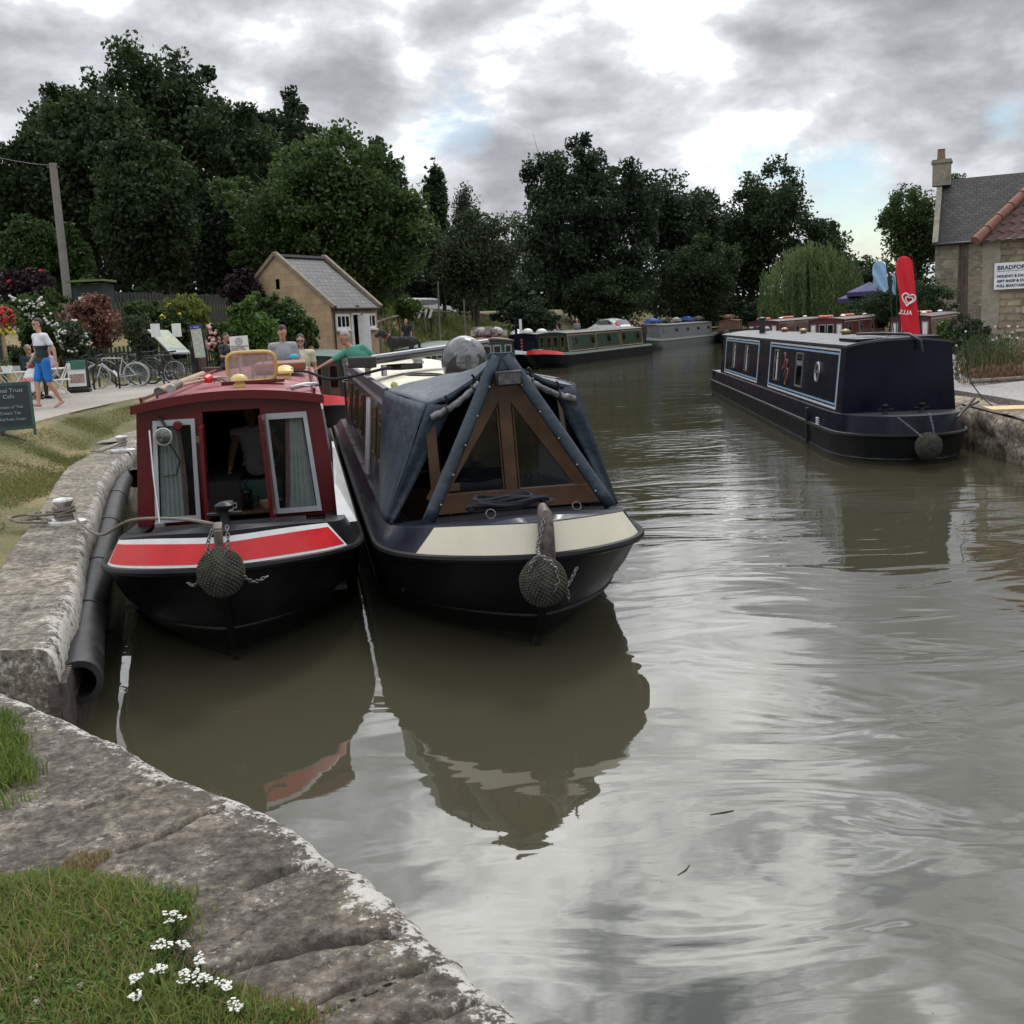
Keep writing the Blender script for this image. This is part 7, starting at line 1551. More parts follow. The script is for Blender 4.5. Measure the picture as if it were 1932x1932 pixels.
# bicycles and hoops
tyre = M('bicycle_tyre', (.02,.02,.02), .8)
def bicycle(label, p, rz, fcol, rim, lean=0, drop=False, tw=None):
    t = thing('bicycle', label, 'bicycle', p, rz); r = .34
    for x in (-.52, .52):
        w_ = MB(); MX = Matrix.Rotation(R(90), 3, 'X'); w_.torus((x,0,r), r, .017, MX, 40, 8); w_ = w_.build('wheel', tw or tyre, t, smooth=True)
        m = MB(); m.torus((x,0,r), r-.028, .012, MX, 36, 6); m.build('rim', rim, w_, smooth=True); m = MB()
        for k in range(24): a = 2*PI*k/24; m.tube([(x+.02*math.cos(a+1), .02*(-1)**k, r+.02*math.sin(a+1)), (x+(r-.03)*math.cos(a), 0, r+(r-.03)*math.sin(a))], .0022, 4, cap=False)
        m.tube([(x,-.04,r),(x,.04,r)], .018, 8); m.build('spokes', steel, w_)
    B, S, H, Hb = (.05,0,.29), (.20,0,.82), (-.34,0,.84), (-.37,0,.70)
    m = MB()
    for a, b, q in ((B,S,.017),(S,H,.016),(B,Hb,.019),(H,Hb,.02)): m.tube([a,b], q, 8)
    for y in (-.05,.05): m.tube([B,(.52,y,r)], .010, 6); m.tube([(.19,0,.78),(.52,y,r)], .009, 6); m.tube([Hb,(-.40,y*1.0,.62),(-.52,y,r)], .012, 6)
    m.build('frame', fcol, t, smooth=True)
    m = MB(); m.tube([S,(.22,0,.90)], .013, 8); m.build('seat_post', steel, t); m = MB(); m.hexa([(.08,-.02,.90),(.34,-.07,.90),(.34,.07,.90),(.08,.02,.90),(.07,-.02,.935),(.35,-.075,.95),(.35,.075,.95),(.07,.02,.935)]); m.build('saddle', blackm, t, bevel=.012)
    m = MB(); m.tube([H,(-.35,0,.93)], .014, 8)
    if drop:
        for y in (-.2,.2): m.tube(cat_pts([(-.36,0,.94),(-.38,y*.8,.94),(-.48,y,.92),(-.53,y,.86),(-.47,y,.80),(-.40,y,.80)], 4), .012, 6)
    else: m.tube(cat_pts([(-.28,-.3,.97),(-.36,-.15,.97),(-.38,0,.95),(-.36,.15,.97),(-.28,.3,.97)], 4), .013, 6)
    m.build('handlebar', blackm, t, smooth=True); m = MB(); MX = Matrix.Rotation(R(90), 3, 'X'); m.torus((.05,.03,.29), .085, .008, MX, 24, 5); m.bar((.05,.05,.29),(.15,.05,.16), .015); m.bar((.05,-.05,.29),(-.05,-.05,.42), .015); m.box((.16,.09,.15),(.09,.07,.02)); m.box((-.06,-.09,.43),(.09,.07,.02)); m.build('crankset', steel, t)
    return t
zb_ = 1.11
for px, dp, rz, fc, rim, dr, lb in ((222, 30.2, R(8), M('pale_frame', (.45,.48,.5), .35), steel, True, 'pale racing bicycle with white-rimmed wheels, nearest the pavement sign'), (195, 31.2, R(20), blackm, blackm, True, 'black racing bicycle standing behind the pale one'), (297, 30.6, R(-6), blackm, steel, False, 'black flat-bar bicycle right of the pale one'), (318, 31.6, R(-10), M('dark_grey_frame', (.04,.04,.045), .4), blackm, False, 'dark bicycle leaning hidden behind the black flat-bar one')):
    p = D(px, 715, dp); b_ = bicycle(lb, (p.x, p.y, zb_), rz, fc, rim, drop=dr, tw=M('cream_tyre', (.45,.43,.38), .7) if px == 222 else None)
    b_.rotation_euler.x = R(5 if px in (222, 318) else -4)
m = MB(); p = D(228, 690, 30.05); m.lathe([(.035,0),(.035,.18),(.02,.2),(0,.21)], (p.x-.12, p.y, 1.42), 12, Matrix.Rotation(R(-32),3,'Y')); tag(m.build('water_bottle', white, smooth=True), 'white water bottle on the pale racing bicycle frame', 'bottle')
m = MB(); m.box((D(246,690,30).x, 30.2, 1.93), (.16,.12,.16)); tag(m.build('saddle_bag', blackm, bevel=.03), 'small black bag under the saddle of the pale racing bicycle', 'bag')
for k, (px, dp, lb) in enumerate(((202,29.6,'black hoop stand nearest the pavement sign'),(243,30.8,'black hoop stand behind the pale bicycle'),(288,31.4,'black hoop stand between the two middle bicycles'),(165,30.3,'black hoop stand behind the pavement sign'))):
    p = D(px, 730, dp); m = MB(); m.tube([(p.x-.35,p.y,1.05)]+[(p.x-.35*math.cos(a), p.y, 1.55+.32*math.sin(a)) for a in np.linspace(0, PI, 15)]+[(p.x+.35,p.y,1.05)], .028, 8); tag(m.build('bicycle_stand', blackm, smooth=True), lb, 'bicycle stand', 'hoop stands for bicycles')
# vehicles
def car(label, p, rz, paint, estate=False):
    t = thing('parked_car', label, 'car', p, rz); L, W, H = 4.0, 1.7, 1.46    # front at -y, rear at +y
    if estate: prof = [(-2.1,.35),(-2.1,.75),(-1.2,.95),(-.5,1.48),(1.5,1.55),(2.0,1.0),(2.05,.35)]
    else: prof = [(-2,.35),(-2.02,.68),(-1.1,.92),(-.35,1.42),(.6,1.46),(1.35,1.30),(1.85,.92),(1.98,.80),(1.98,.35)]
    m = MB(); n = len(prof); rows = []
    for x, s_ in ((-1,.86),(-.97,.93),(-.5,1),(0,1.01),(.5,1),(.97,.93),(1,.86)):
        row = []
        for y, z in prof: k = max(0, (z-.9)/.55); xx = x*W/2*(1-.2*k); row.append(Vector((xx, y*(.985 if abs(x) > .95 else 1), .35+(z-.35)*(s_ if z > .5 else 1))))
        rows.append(row)
    m.grid(rows); 
    for r_ in (rows[0], rows[-1]): m.add(r_, [tuple(range(n))])
    m.build('body', paint, t, smooth=True)
    g = MB(); yr, zr = (1.60,1.44) if estate else (1.37,1.30); g.add([(-.60,yr+.03,zr),(.60,yr+.03,zr),(.70,yr+.45,.98),(-.70,yr+.45,.98)], [(0,1,2,3)])
    for sd in (-1, 1): g.add([(sd*.78,-.95,.99),(sd*.70,-.40,1.34),(sd*.69,.75,1.37),(sd*.79,1.35,1.02)], [(0,1,2,3)])
    g.build('window', glassdk, t)
    for sd in (-1, 1):
        for y in (-1.25, 1.25):
            q = MB(); q.lathe([(.0,-.1),(.22,-.1),(.31,-.08),(.32,0),(.31,.08),(.22,.1),(0,.1)], (sd*.78,y,.31), 22, Matrix.Rotation(R(90),3,'Y')); w_ = q.build('wheel', tyre, t, smooth=True); q = MB(); q.lathe([(.2,.105),(0,.115)] if sd > 0 else [(.2,-.105),(0,-.115)], (sd*.78,y,.31), 16, Matrix.Rotation(R(90),3,'Y')); q.build('rim', steel, w_)
        q = MB(); q.hexa([(sd*.60,1.90,.80),(sd*.84,1.80,.80),(sd*.84,1.86,.82),(sd*.60,2.0,.80),(sd*.66,1.60,1.12),(sd*.78,1.50,1.12),(sd*.79,1.58,1.14),(sd*.66,1.68,1.14)]); q.build('tail_light', M('red_lamp_glass', (.5,.02,.03), .2), t)
    q = MB(); q.box((0,2.0,.58),(.5,.02,.11)); q.build('number_plate', yellow, t); return t
p = D(1148, 628, 84); car('white hatchback parked behind the green boat seen from its rear', (p.x, p.y, .95), R(180+38), M('white_car_paint', (.70,.71,.72), .2, coat=.5))
p = D(1038, 628, 80); car('silver grey car parked left of the white hatchback', (p.x, p.y, .9), R(180-8), M('silver_car_paint', (.35,.36,.37), .25, .5, coat=.5), True)
p = D(787, 590, 72); car('white vehicle glimpsed among the trees above the grass bank', (p.x+.3, p.y+6, 3.0), R(120), white, True)
# flags
def feather(label, base, top, w, mat, yaw, cut=.94):
    b = Vector(base); tp = Vector(top); t = thing('feather_flag', label, 'flag', b); tp = tp-b; H = tp.z; m = MB(); pole = [Vector((0,0,0)), tp*.5, tp*.85+Vector((.02,0,0)), tp+Vector((-.03,0,.0)), tp+Vector((-.18*w,0,-.02))]
    m.tube(cat_pts(pole, 5), .015, 6); m.build('pole', blackm, t, smooth=True)
    m = MB(); rows = []; n = 34
    for i in range(n+1):
        f = i/n; row = []
        for j in range(15):
            u_ = j/14; cz = 1-math.sqrt(max(0, 1-(2*u_-.9)**2/1.21)); zt_ = tp.z-w*.75*cz; zb2 = tp.z*(1-cut)+w*.5*abs(u_-.4); z = zt_+(zb2-zt_)*f; k = 1-z/tp.z; wd = w*(1 if f < .8 else 1-(f-.8)*1.6)
            row.append(Vector((tp.x*(1-k*.95)-.02-wd*u_, .05*math.sin(u_*9+f*7)*min(1, f*3+.2)*u_**.3, z)))
        rows.append(row)
    m.grid(rows); o = m.build('flag_cloth', mat, t, smooth='full'); o.modifiers.new('Solid','SOLIDIFY').thickness = .004
    return t, rows
rf = M('red_flag_cloth', (.62,.012,.025), .75, var=.1, sc=3); r_top = D(1722, 482, 27); r_bot = D(1744, 636, 27)
ft, rows = feather('tall red feather flag with a white swirled heart, behind the navy boat', (r_bot.x, 27, r_bot.z-.4), (r_top.x, 27, r_top.z), .44, rf, 0)
lg = MB(); cL = rows[16][7]+Vector((0,-.075,0)); Rl = Matrix.Rotation(R(14), 3, 'Y')
def heart(s_, off, open_=0):
    pts = []
    for a in np.linspace(.25+open_, 2*PI-.35, 30): x = 16*math.sin(a)**3/16; z = (13*math.cos(a)-5*math.cos(2*a)-2*math.cos(3*a)-math.cos(4*a))/16; pts.append(cL+Rl@Vector((x*s_+off[0], 0, z*s_+off[1])))
    return pts
for s_, off, w_ in ((.17,(0,0),.020),(.095,(.02,-.015),.017)):
    q = heart(s_, off, .25)
    for a, b in zip(q, q[1:]): lg.bar(a, b, .012, w_*1.6, up=(0,1,0)) if False else lg.tube([a, b], w_, 6)
lg.build('heart_emblem', white, ft); tx_ = text('ALLS', .15, white, 'lettering', ft, cL+Rl@Vector((.02,-.02,-.38)), (R(90), R(8), 0), .003, 'CENTER', .003); tx_.scale.x = -1
bf = M('pale_blue_flag_cloth', (.25,.42,.60), .75, var=.15, sc=3); a = D(1672, 492, 33); b = D(1690, 600, 33); feather('pale blue feather flag left of the red one', (b.x, 33, 1.0), (a.x, 33, a.z), .44, bf, 0, .36)
a = D(1690, 515, 34.5); feather('narrow sliver of pale blue flag between the red and pale blue ones', (a.x+.05, 34.5, 1.0), (a.x+.02, 34.5, a.z), .10, bf, 0, .3)
# umbrella cluster
for px, py, dp, lb in ((1640,566,64,'dark blue cafe umbrella among the ivy'),(1622,578,65,'lower dark blue umbrella left of the taller one')):
    p = D(px, py, dp); t = thing('parasol', lb, 'parasol', (p.x, p.y, 1.0)); h = p.z-1.0+.5; m = MB(); n = 8
    m.add([(0,0,h+.55)]+[(1.35*math.cos(2*PI*k/n), 1.35*math.sin(2*PI*k/n), h) for k in range(n)]+[(1.35*math.cos(2*PI*k/n), 1.35*math.sin(2*PI*k/n), h-.25) for k in range(n)], [(0,k+1,(k+1) % n+1) for k in range(n)]+[(k+1, k+1+n, (k+1) % n+1+n, (k+1) % n+1) for k in range(n)]); m.build('canopy', M('indigo_canvas', (.04,.035,.12), .8), t); MB().tube([(0,0,0),(0,0,h+.5)], .025, 8).build('pole', woodlt, t)
# bollards and mooring ropes
def bollard(label, p, rz=0):
    t = thing('mooring_bollard', label, 'bollard', p, rz); wp = M('chipped_white_paint', (.66,.65,.62), .5, var=.1, sc=8, dirt=(.09,.07,.06), dirtamt=.9) if 'chipped_white_paint' not in bpy.data.materials else bpy.data.materials['chipped_white_paint']
    m = MB(); m.lathe([(.075,.02),(.065,.05),(.06,.16),(.075,.185),(.09,.20),(.095,.215),(.085,.232),(.05,.24),(0,.242)], (0,0,0), 24); m.build('bollard_head', wp, t, smooth=True); m = MB(); m.lathe([(.17,-.01),(.17,.02),(.155,.03),(0,.03)], (0,0,0), 24, Matrix.Diagonal((1.15,.7,1))); m.build('base_plate', wp, t, smooth=True); return t
b1 = D(124, 992, 10.0); b1 = U(124, 987, .675); b2 = U(232, 851, .68)
bollard('chipped white mooring bollard wrapped with rope on the near quay', b1); bollard('farther white bollard partly hidden by the red boat corner', b2)
m = MB(); pts = []
for i in range(70): a = i*.55; pts.append(b1+Vector((.085*math.cos(a)*(1+.1*math.sin(i)), .085*math.sin(a), .05+.10*(i/70)+.01*math.sin(i*1.3))))
m.tube(cat_pts(pts, 2), .014, 7); pts = []
for k, (cx, cy, r_) in enumerate(((-.28,-.06,.16),(-.38,-.03,.12),(-.20,.0,.13))):
    for i in range(16): a = 2*PI*i/16+k; pts.append(b1+Vector((cx+r_*math.cos(a), cy+r_*.62*math.sin(a), .03+.035*k+.03*max(0, math.sin(a*.5+k)))))
m.tube(cat_pts(pts, 3), .014, 7)
e1 = W_(RB, (-.02,.35,1.02)); m.tube(cat_pts([b1+Vector((.08,0,.10)), b1+Vector((.28,-.35,.05)), b1.lerp(e1, .28)+Vector((0,0,-.10)), b1.lerp(e1, .5)+Vector((0,0,.03)), b1.lerp(e1, .8)+Vector((0,0,.04)), e1], 8), .013, 7)
tag(m.build('mooring_rope', ropem, smooth=True), 'pale rope coiled on the near bollard and led to the red boat stem', 'rope')
m = MB(); pts = [b2+Vector((.06*math.cos(i*.9), .06*math.sin(i*.9), .05+.006*i)) for i in range(16)]+[b2+Vector((-.3,.0,.02)), b2+Vector((-.5,.1,.02)), b2+Vector((-.45,-.1,.03)), b2+Vector((-.25,-.15,.02))]; m.tube(cat_pts(pts, 3), .012, 6); tag(m.build('mooring_rope', ropem, smooth=True), 'short pale rope round the farther bollard', 'rope')
# rope between the two boats' roofs, right-hand quay mooring lines
m = MB(); a, b = W_(RB, (.25,5.2,1.9)), W_(BB, (-.6,4.6,1.92)); m.tube(cat_pts([a, a.lerp(b, .3)+Vector((0,0,.0)), a.lerp(b, .55)+Vector((0,0,-.10)), b], 10), .016, 7); tag(m.build('tie_rope', ropeblk, smooth=True), 'black and white rope slung between the two boat roofs', 'rope')
m = MB(); a = W_(NB, (.80,.65,.80)); b = D(1945, 796, 13.0); m.tube([a, b], .018, 7); c2 = W_(NB, (.95,1.0,1.6)); m.tube(cat_pts([c2, (7.05,16.1,1.1), (7.25,15.6,.72), (7.6,15.2,.80)], 8), .010, 6); tag(m.build('mooring_rope', blackm, smooth=True), 'taut black mooring rope from the navy boat to the right frame edge', 'rope')
m = MB(); p = U(1825, 775, .86); m.bar((p.x-.12,p.y,.78), (p.x+.14,p.y+.1,1.02), .03); m.bar((p.x+.02,p.y+.05,.9),(p.x+.16,p.y,.98),.03); tag(m.build('mooring_pin', rusty), 'rusty mooring pin stuck in the gravel by the navy boat', 'mooring pin')
p = U(1912, 771, .90); m = MB(); m.box((p.x+.35,p.y,.90), (1.3,.5,.03), R(-10)); tag(m.build('wooden_board', M('pale_plywood', (.52,.36,.18), .7)), 'pale plywood sheet lying on the gravel at the right edge', 'board')
m = MB(); p = D(1895, 716, 18.9); m.tube([(p.x-.6,p.y,.90),(p.x+.9,p.y+.1,.92)], .04, 7); tag(m.build('log', woodold), 'thin log lying along the gravel edge under the dry brush', 'log')
# black pipe fender along the quay
def pipe():
    c_ = [U(x, y, .34) for x, y in ((150,1288),(163,1180),(185,1080),(205,1000),(218,945),(236,900))]; c_ += [Vector((-5.55,15.6,.34))]
    t = thing('pipe_fender', 'long black plastic pipe fender with open end, fixed along the curved quay', 'pipe', (0,0,0)); q = cat_pts(c_, 8); q = [Vector((p.x, p.y, .34)) for p in q]; m = MB(); m.tube(q, .135, 24, cap=False); m.tube(q, .095, 24, cap=False)
    d = (q[1]-q[0]).normalized(); u_ = Vector((d.y,-d.x,0)); ring = []
    vs = []; 
    for r_ in (.135,.095):
        for k in range(24): a = 2*PI*k/24; vs.append(q[0]+u_*(r_*math.cos(a))+Vector((0,0,r_*math.sin(a))))
    m.add(vs, [(k, (k+1) % 24, 24+(k+1) % 24, 24+k) for k in range(24)]); m.build('pipe', rubber, t, smooth=True)
    m = MB(); fl = [p+Vector((-.16,.03,.07)) for p in q]
    for a, b in zip(fl, fl[1:]): m.bar(a, b, .05, .26)
    m.build('backing_strip', rubber, t); m = MB()
    for i in range(2, len(fl)-1, 2): m.ell(fl[i]+Vector((.01,0,.14)), .018, 8, 6)
    m.build('bolts', steel, t); m = MB()
    for i in (9, 16, 24, 32): m = MB(); m.torus(q[i], .137, .008, (q[i+1]-q[i]).normalized().to_track_quat('Z','Y').to_matrix(), 24, 6); m.build('joint', blackm, t)
pipe()
# placard carried at the towpath and grey roof clutter far away
b = D(455, 690, 24.5); t = thing('picket_sign', 'white sign on a stick with a round emblem and printed lines, above the red roof', 'sign', (b.x, b.y, 1.1)); zt = D(455,648,24.5).z-1.1
MB().box((0,.02,zt/2), (.05,.03,zt)).build('stick', woodlt, t); m = MB(); m.box((0,0,zt), (.42,.015,.34), M=Matrix.Rotation(R(-2),3,'Y')); s_ = m.build('board', white, t); m = MB(); MX = Matrix.Rotation(R(90),3,'X'); m.torus((0,-.012,zt+.05), .075, .005, MX, 28, 5); m.torus((0,-.012,zt+.05), .025, .004, MX, 16, 5)
for k in range(6): a = k*PI/3; m.tube([(.025*math.cos(a),-.012,zt+.05+.025*math.sin(a)),(.075*math.cos(a),-.012,zt+.05+.075*math.sin(a))], .004, 4)
m.build('round_emblem', M('sign_grey_ink', (.12,.12,.14), .7), s_)
for i, tx in enumerate(('BOTTOMLESS BRUNCH', 'LIVE MUSIC EVERY', 'SATURDAY AT 2000')): text(tx, .038, M('sign_red_ink', (.22,.06,.07), .7) if i == 0 else bpy.data.materials['sign_red_ink'], 'lettering', s_, (-.19,-.012,zt-.075-.04*i), (R(90),0,0), .001, bold=.001)
# clutter on far boats
rng = random.Random(5)
for k, (bt, lb, ys, cols) in enumerate(((g3[0],'grey boat',(3,13),((.05,.12,.4),(.12,.10,.08),(.3,.28,.25))), (g7[0],'green and red boat',(3,9),((.25,.22,.2),(.35,.35,.33))), (g4[0],'brown boat',(3,10),((.16,.09,.05),(.2,.15,.1),(.1,.08,.07))))):
    for j in range(5):
        y = ys[0]+(ys[1]-ys[0])*j/4; t = thing('roof_clutter', ('%s heap of gear on the %s roof, %s' % (('blue','brown','grey','rusty','pale')[j], lb, ('nearest its bow','second from bow','in the middle','second from stern','nearest its stern')[j])), 'boat gear', W_(bt, (rng.uniform(-.3,.3), y, 1.86)), rng.uniform(0, 3)); m = MB()
        for i in range(7): m.box((rng.uniform(-.5,.5), rng.uniform(-.3,.3), .1+rng.uniform(0,.2)), (rng.uniform(.1,.5), rng.uniform(.1,.4), rng.uniform(.08,.3)), rng.uniform(0,3))
        m.ell((0,0,.2), (.35,.3,.2), 10, 8)
        m.build('gear', M('roof_gear_%d_%d' % (k, j), cols[j % len(cols)], .8, var=.5), t)
t = MB(); p = D(1325, 612, 90); t.tube([(p.x,p.y,1.6),(p.x,p.y,p.z+.1)], .03, 6); 
for a in range(3): t.bar((p.x,p.y-.05,p.z), (p.x+.5*math.cos(a*2.1+.5), p.y-.05, p.z+.5*math.sin(a*2.1+.5)), .05, .01)
tag(t.build('wind_turbine', steel), 'small wind turbine on a mast at the end of the grey boat', 'wind turbine')
# ================================================================== people and the dog
def evalmesh(m, mods):
    me = bpy.data.meshes.new('tmp'); me.from_pydata(m.v, [], m.f); o = bpy.data.objects.new('tmp', me); C.objects.link(o)
    for ty, kw in mods:
        md = o.modifiers.new('m', ty)
        for k, v in kw.items(): setattr(md, k, v)
    dg = bpy.context.evaluated_depsgraph_get(); dg.update(); out = bpy.data.meshes.new_from_object(o.evaluated_get(dg)); bpy.data.objects.remove(o); bpy.data.meshes.remove(me); return out
def capsule(m, a, b, ra, rb, n=10):
    a, b = Vector(a), Vector(b); m.tube([a.lerp(b, k/4) for k in range(5)], [ra+(rb-ra)*k/4 for k in range(5)], n); m.ell(a, ra, n, 7); m.ell(b, rb, n, 7)
def skinned(name, m, mat, parent, vox=.012, sm=4, fac=.6):
    me = evalmesh(m, [('REMESH', dict(mode='VOXEL', voxel_size=vox)), ('SMOOTH', dict(factor=fac, iterations=sm))])
    me.name = name; me.materials.clear(); me.materials.append(mat); me.polygons.foreach_set('use_smooth', [True]*len(me.polygons)); o = bpy.data.objects.new(name, me); C.objects.link(o); o.parent = parent; return o
J0 = dict(pel=(0,0,.95), che=(0,0,1.28), nek=(0,.01,1.48), hed=(0,-.015,1.66), shL=(.185,.01,1.42), elL=(.235,.03,1.14), wrL=(.25,-.05,.89), shR=(-.185,.01,1.42), elR=(-.235,.03,1.14), wrR=(-.25,-.05,.89),
          hiL=(.095,0,.93), knL=(.105,-.015,.50), anL=(.11,.03,.085), hiR=(-.095,0,.93), knR=(-.105,-.015,.50), anR=(-.11,.03,.085), tL=(0,-1,0), tR=(0,-1,0), look=(0,-1,0), hdL=None, hdR=None)
def person(label, loc, rz, pose={}, hgt=1.78, skin=skinm, hair=hairdk, top=None, legs='shorts', bottom=None, sleeve=.5, shoes=None, female=False, shades=False, cap=None, longhair=False, lower=True, vox=.013, bulk=1, topinfl=.016, split=None, hairgrow=1):
    t = thing('person', label, 'person', loc, rz); J = {k: (Vector(v) if v is not None else None) for k, v in {**J0, **pose}.items()}; b = MB(); s = hgt/1.78; k = .92 if female else 1.0
    up = (J['nek']-J['pel']).normalized(); side = (J['shL']-J['shR']).normalized(); fr = side.cross(up).normalized()*1; T = Matrix((side, -fr if False else up.cross(side).normalized(), up)).transposed()
    def torso(m, g=0):
        m.ell(J['che'], (.158*k*bulk+g, .108*bulk+g, .20+g), 18, 12, T); m.ell(J['pel'].lerp(J['che'], .42), (.138*k*bulk+g, .100*bulk+g, .17), 18, 12, T); m.ell(J['pel'], (.158*bulk+g, .112*bulk+g, .13), 18, 12, T)
        for q in 'LR': capsule(m, J['sh'+q], J['che']+up*.14, .058+g, .07+g)
    torso(b); capsule(b, J['che']+up*.1, J['nek'], .075, .054*k); capsule(b, J['nek'], J['hed']-Vector((0,0,.05)), .052*k, .050*k)
    lk = J['look'].normalized(); hx = lk.cross(Vector((0,0,1))).normalized()*-1; hz = hx.cross(lk)*-1; hz = Vector((0,0,1)) if abs(hz.z) < .3 else (hz if hz.z > 0 else -hz); H = Matrix((hx, -lk, hz)).transposed(); h = J['hed']
    def hp(x, y, z): return h+H@Vector((x, y, z))
    b.ell(h+hz*.015, (.074, .093, .108), 20, 14, H); b.ell(hp(0,-.03,-.055), (.052,.060,.062), 14, 10, H); b.ell(hp(0,-.094,-.012), (.013,.020,.022), 8, 6, H); b.ell(hp(0,-.078,.018), (.05,.018,.012), 10, 6, H); b.ell(hp(0,-.082,-.05), (.024,.012,.007), 8, 6, H); b.ell(hp(0,-.080,-.085), (.022,.018,.015), 8, 6, H)
    for sg in (-1, 1): b.ell(hp(sg*.077,.008,0), (.010,.018,.030), 8, 6, H)
    for q, sg in (('L',1),('R',-1)):
        capsule(b, J['sh'+q], J['el'+q], .050*bulk, .038); capsule(b, J['el'+q], J['wr'+q], .040, .026)
        d = (J['hd'+q].normalized() if J['hd'+q] else (J['wr'+q]-J['el'+q]).normalized()); w = d.cross(Vector((0,1,.15))); w = (w if w.length > .2 else d.cross(Vector((1,0,0)))).normalized(); w2 = d.cross(w); p = J['wr'+q]; Mh = Matrix((w2, w, d)).transposed()
        b.ell(p+d*.055, (.040,.019,.052), 12, 8, Mh)
        for f in range(4):
            a_ = p+d*.09+w2*(.024-.016*f)*1.05; L_ = (.034,.040,.037,.028)[f]; c1 = a_+d*L_; c2 = c1+(d*.6+w*.55).normalized()*L_*.8; capsule(b, a_, c1, .0095, .009, 6); capsule(b, c1, c2, .009, .0075, 6)
        a_ = p+d*.03+w2*.034; c1 = a_+(d*.7+w2*.6).normalized()*.038; capsule(b, a_, c1, .011, .0095, 6); capsule(b, c1, c1+(d+w*.3).normalized()*.026, .0095, .008, 6)
        if lower:
            capsule(b, J['hi'+q], J['kn'+q], .082*bulk, .054); capsule(b, J['kn'+q], J['kn'+q].lerp(J['an'+q], .35)+Vector((0,.012,0)), .053, .054); capsule(b, J['kn'+q].lerp(J['an'+q], .35)+Vector((0,.012,0)), J['an'+q], .053, .034)
            td = J['t'+q].normalized(); capsule(b, J['an'+q]-td*.03-Vector((0,0,.035)), J['an'+q]+td*.11-Vector((0,0,.05)), .036, .034); capsule(b, J['an'+q]+td*.11-Vector((0,0,.05)), J['an'+q]+td*.165-Vector((0,0,.058)), .034, .024)
    skinned('body', b, skin, t, vox)
    if top:
        m = MB(); torso(m, topinfl)
        for q in 'LR': capsule(m, J['sh'+q], J['sh'+q].lerp(J['el'+q], min(1, sleeve*1.5)), .060*bulk+.004, .054*bulk+.004)
        if sleeve > .8:
            for q in 'LR': capsule(m, J['el'+q], J['el'+q].lerp(J['wr'+q], .95), .052, .040)
        o = skinned('shirt', m, top, t, vox*1.15, 5)
        if split:
            o.data.materials.append(split[1]); 
            for p in o.data.polygons:
                if p.center.z < split[0]: p.material_index = 1
    if legs and bottom and lower:
        m = MB(); m.ell(J['pel']-up*.01, (.172*bulk,.125*bulk,.13), 18, 12, T); e = {'shorts': .80, 'trousers': 1}[legs]
        for q in 'LR':
            capsule(m, J['hi'+q], J['hi'+q].lerp(J['kn'+q], e), .098*bulk, .084 if legs == 'shorts' else .066)
            if legs == 'trousers': capsule(m, J['kn'+q], J['an'+q]+Vector((0,0,.03)), .066, .052)
        skinned(legs, m, bottom, t, vox*1.15, 4)
    if shoes and lower:
        for q in 'LR':
            td = J['t'+q].normalized(); m = MB(); a_ = J['an'+q]; capsule(m, a_-td*.045-Vector((0,0,.040)), a_+td*.10-Vector((0,0,.05)), .043, .044); capsule(m, a_+td*.10-Vector((0,0,.05)), a_+td*.17-Vector((0,0,.058)), .044, .032); skinned('shoe', m, shoes, t, .012, 2)
    m = MB(); g = hairgrow
    m.ell(hp(0,.010,.028), (.083*g,.100*g,.108*g), 24, 16, H, keep=lambda q: (q.dot(hz) > .035 or q.dot(lk) < -.005) and q.dot(lk) < .075-.0*q.z and not (q.dot(lk) > .02 and q.dot(hz) < .045) and q.dot(hz) > (-.09 if not longhair else -.2))
    if longhair:
        m.ell(hp(0,.055,-.07), (.085,.055,.15), 16, 10, H)
        for sg in (-1, 1): m.ell(hp(sg*.075,.02,-.06), (.028,.045,.12), 10, 8, H)
    ho = m.build('hair', hair, t, smooth='full')
    if shades:
        m = MB()
        for sg in (-1, 1): m.ell(hp(sg*.032,-.093,.012), (.028,.008,.018), 12, 6, H); m.bar(hp(sg*.060,-.085,.016), hp(sg*.078,.01,.014), .006)
        m.bar(hp(-.01,-.098,.016), hp(.01,-.098,.016), .008); m.build('sunglasses', blackm, t, smooth=True)
    else:
        m = MB()
        for sg in (-1, 1): m.ell(hp(sg*.030,-.086,.008), (.013,.006,.006), 8, 6, H); m.ell(hp(sg*.031,-.088,.028), (.019,.005,.004), 8, 5, H)
        m.build('eyes', hairdk, t)
    if cap:
        m = MB(); m.ell(hp(0,.0,.04), (.090,.108,.090), 22, 12, H, keep=lambda q: q.dot(hz) > .005); m.prism([hp(.065*math.cos(a), -.085-.085*math.sin(a), .048-.012*math.sin(a)) for a in np.linspace(0, PI, 12)], hz*.006); m.build('cap', cap, t, smooth=True)
    t.scale = (s, s, s); return t
def pz(px, py, dep, z, dz=0): p = D(px, py, dep); return (p.x, dep, z+dz)
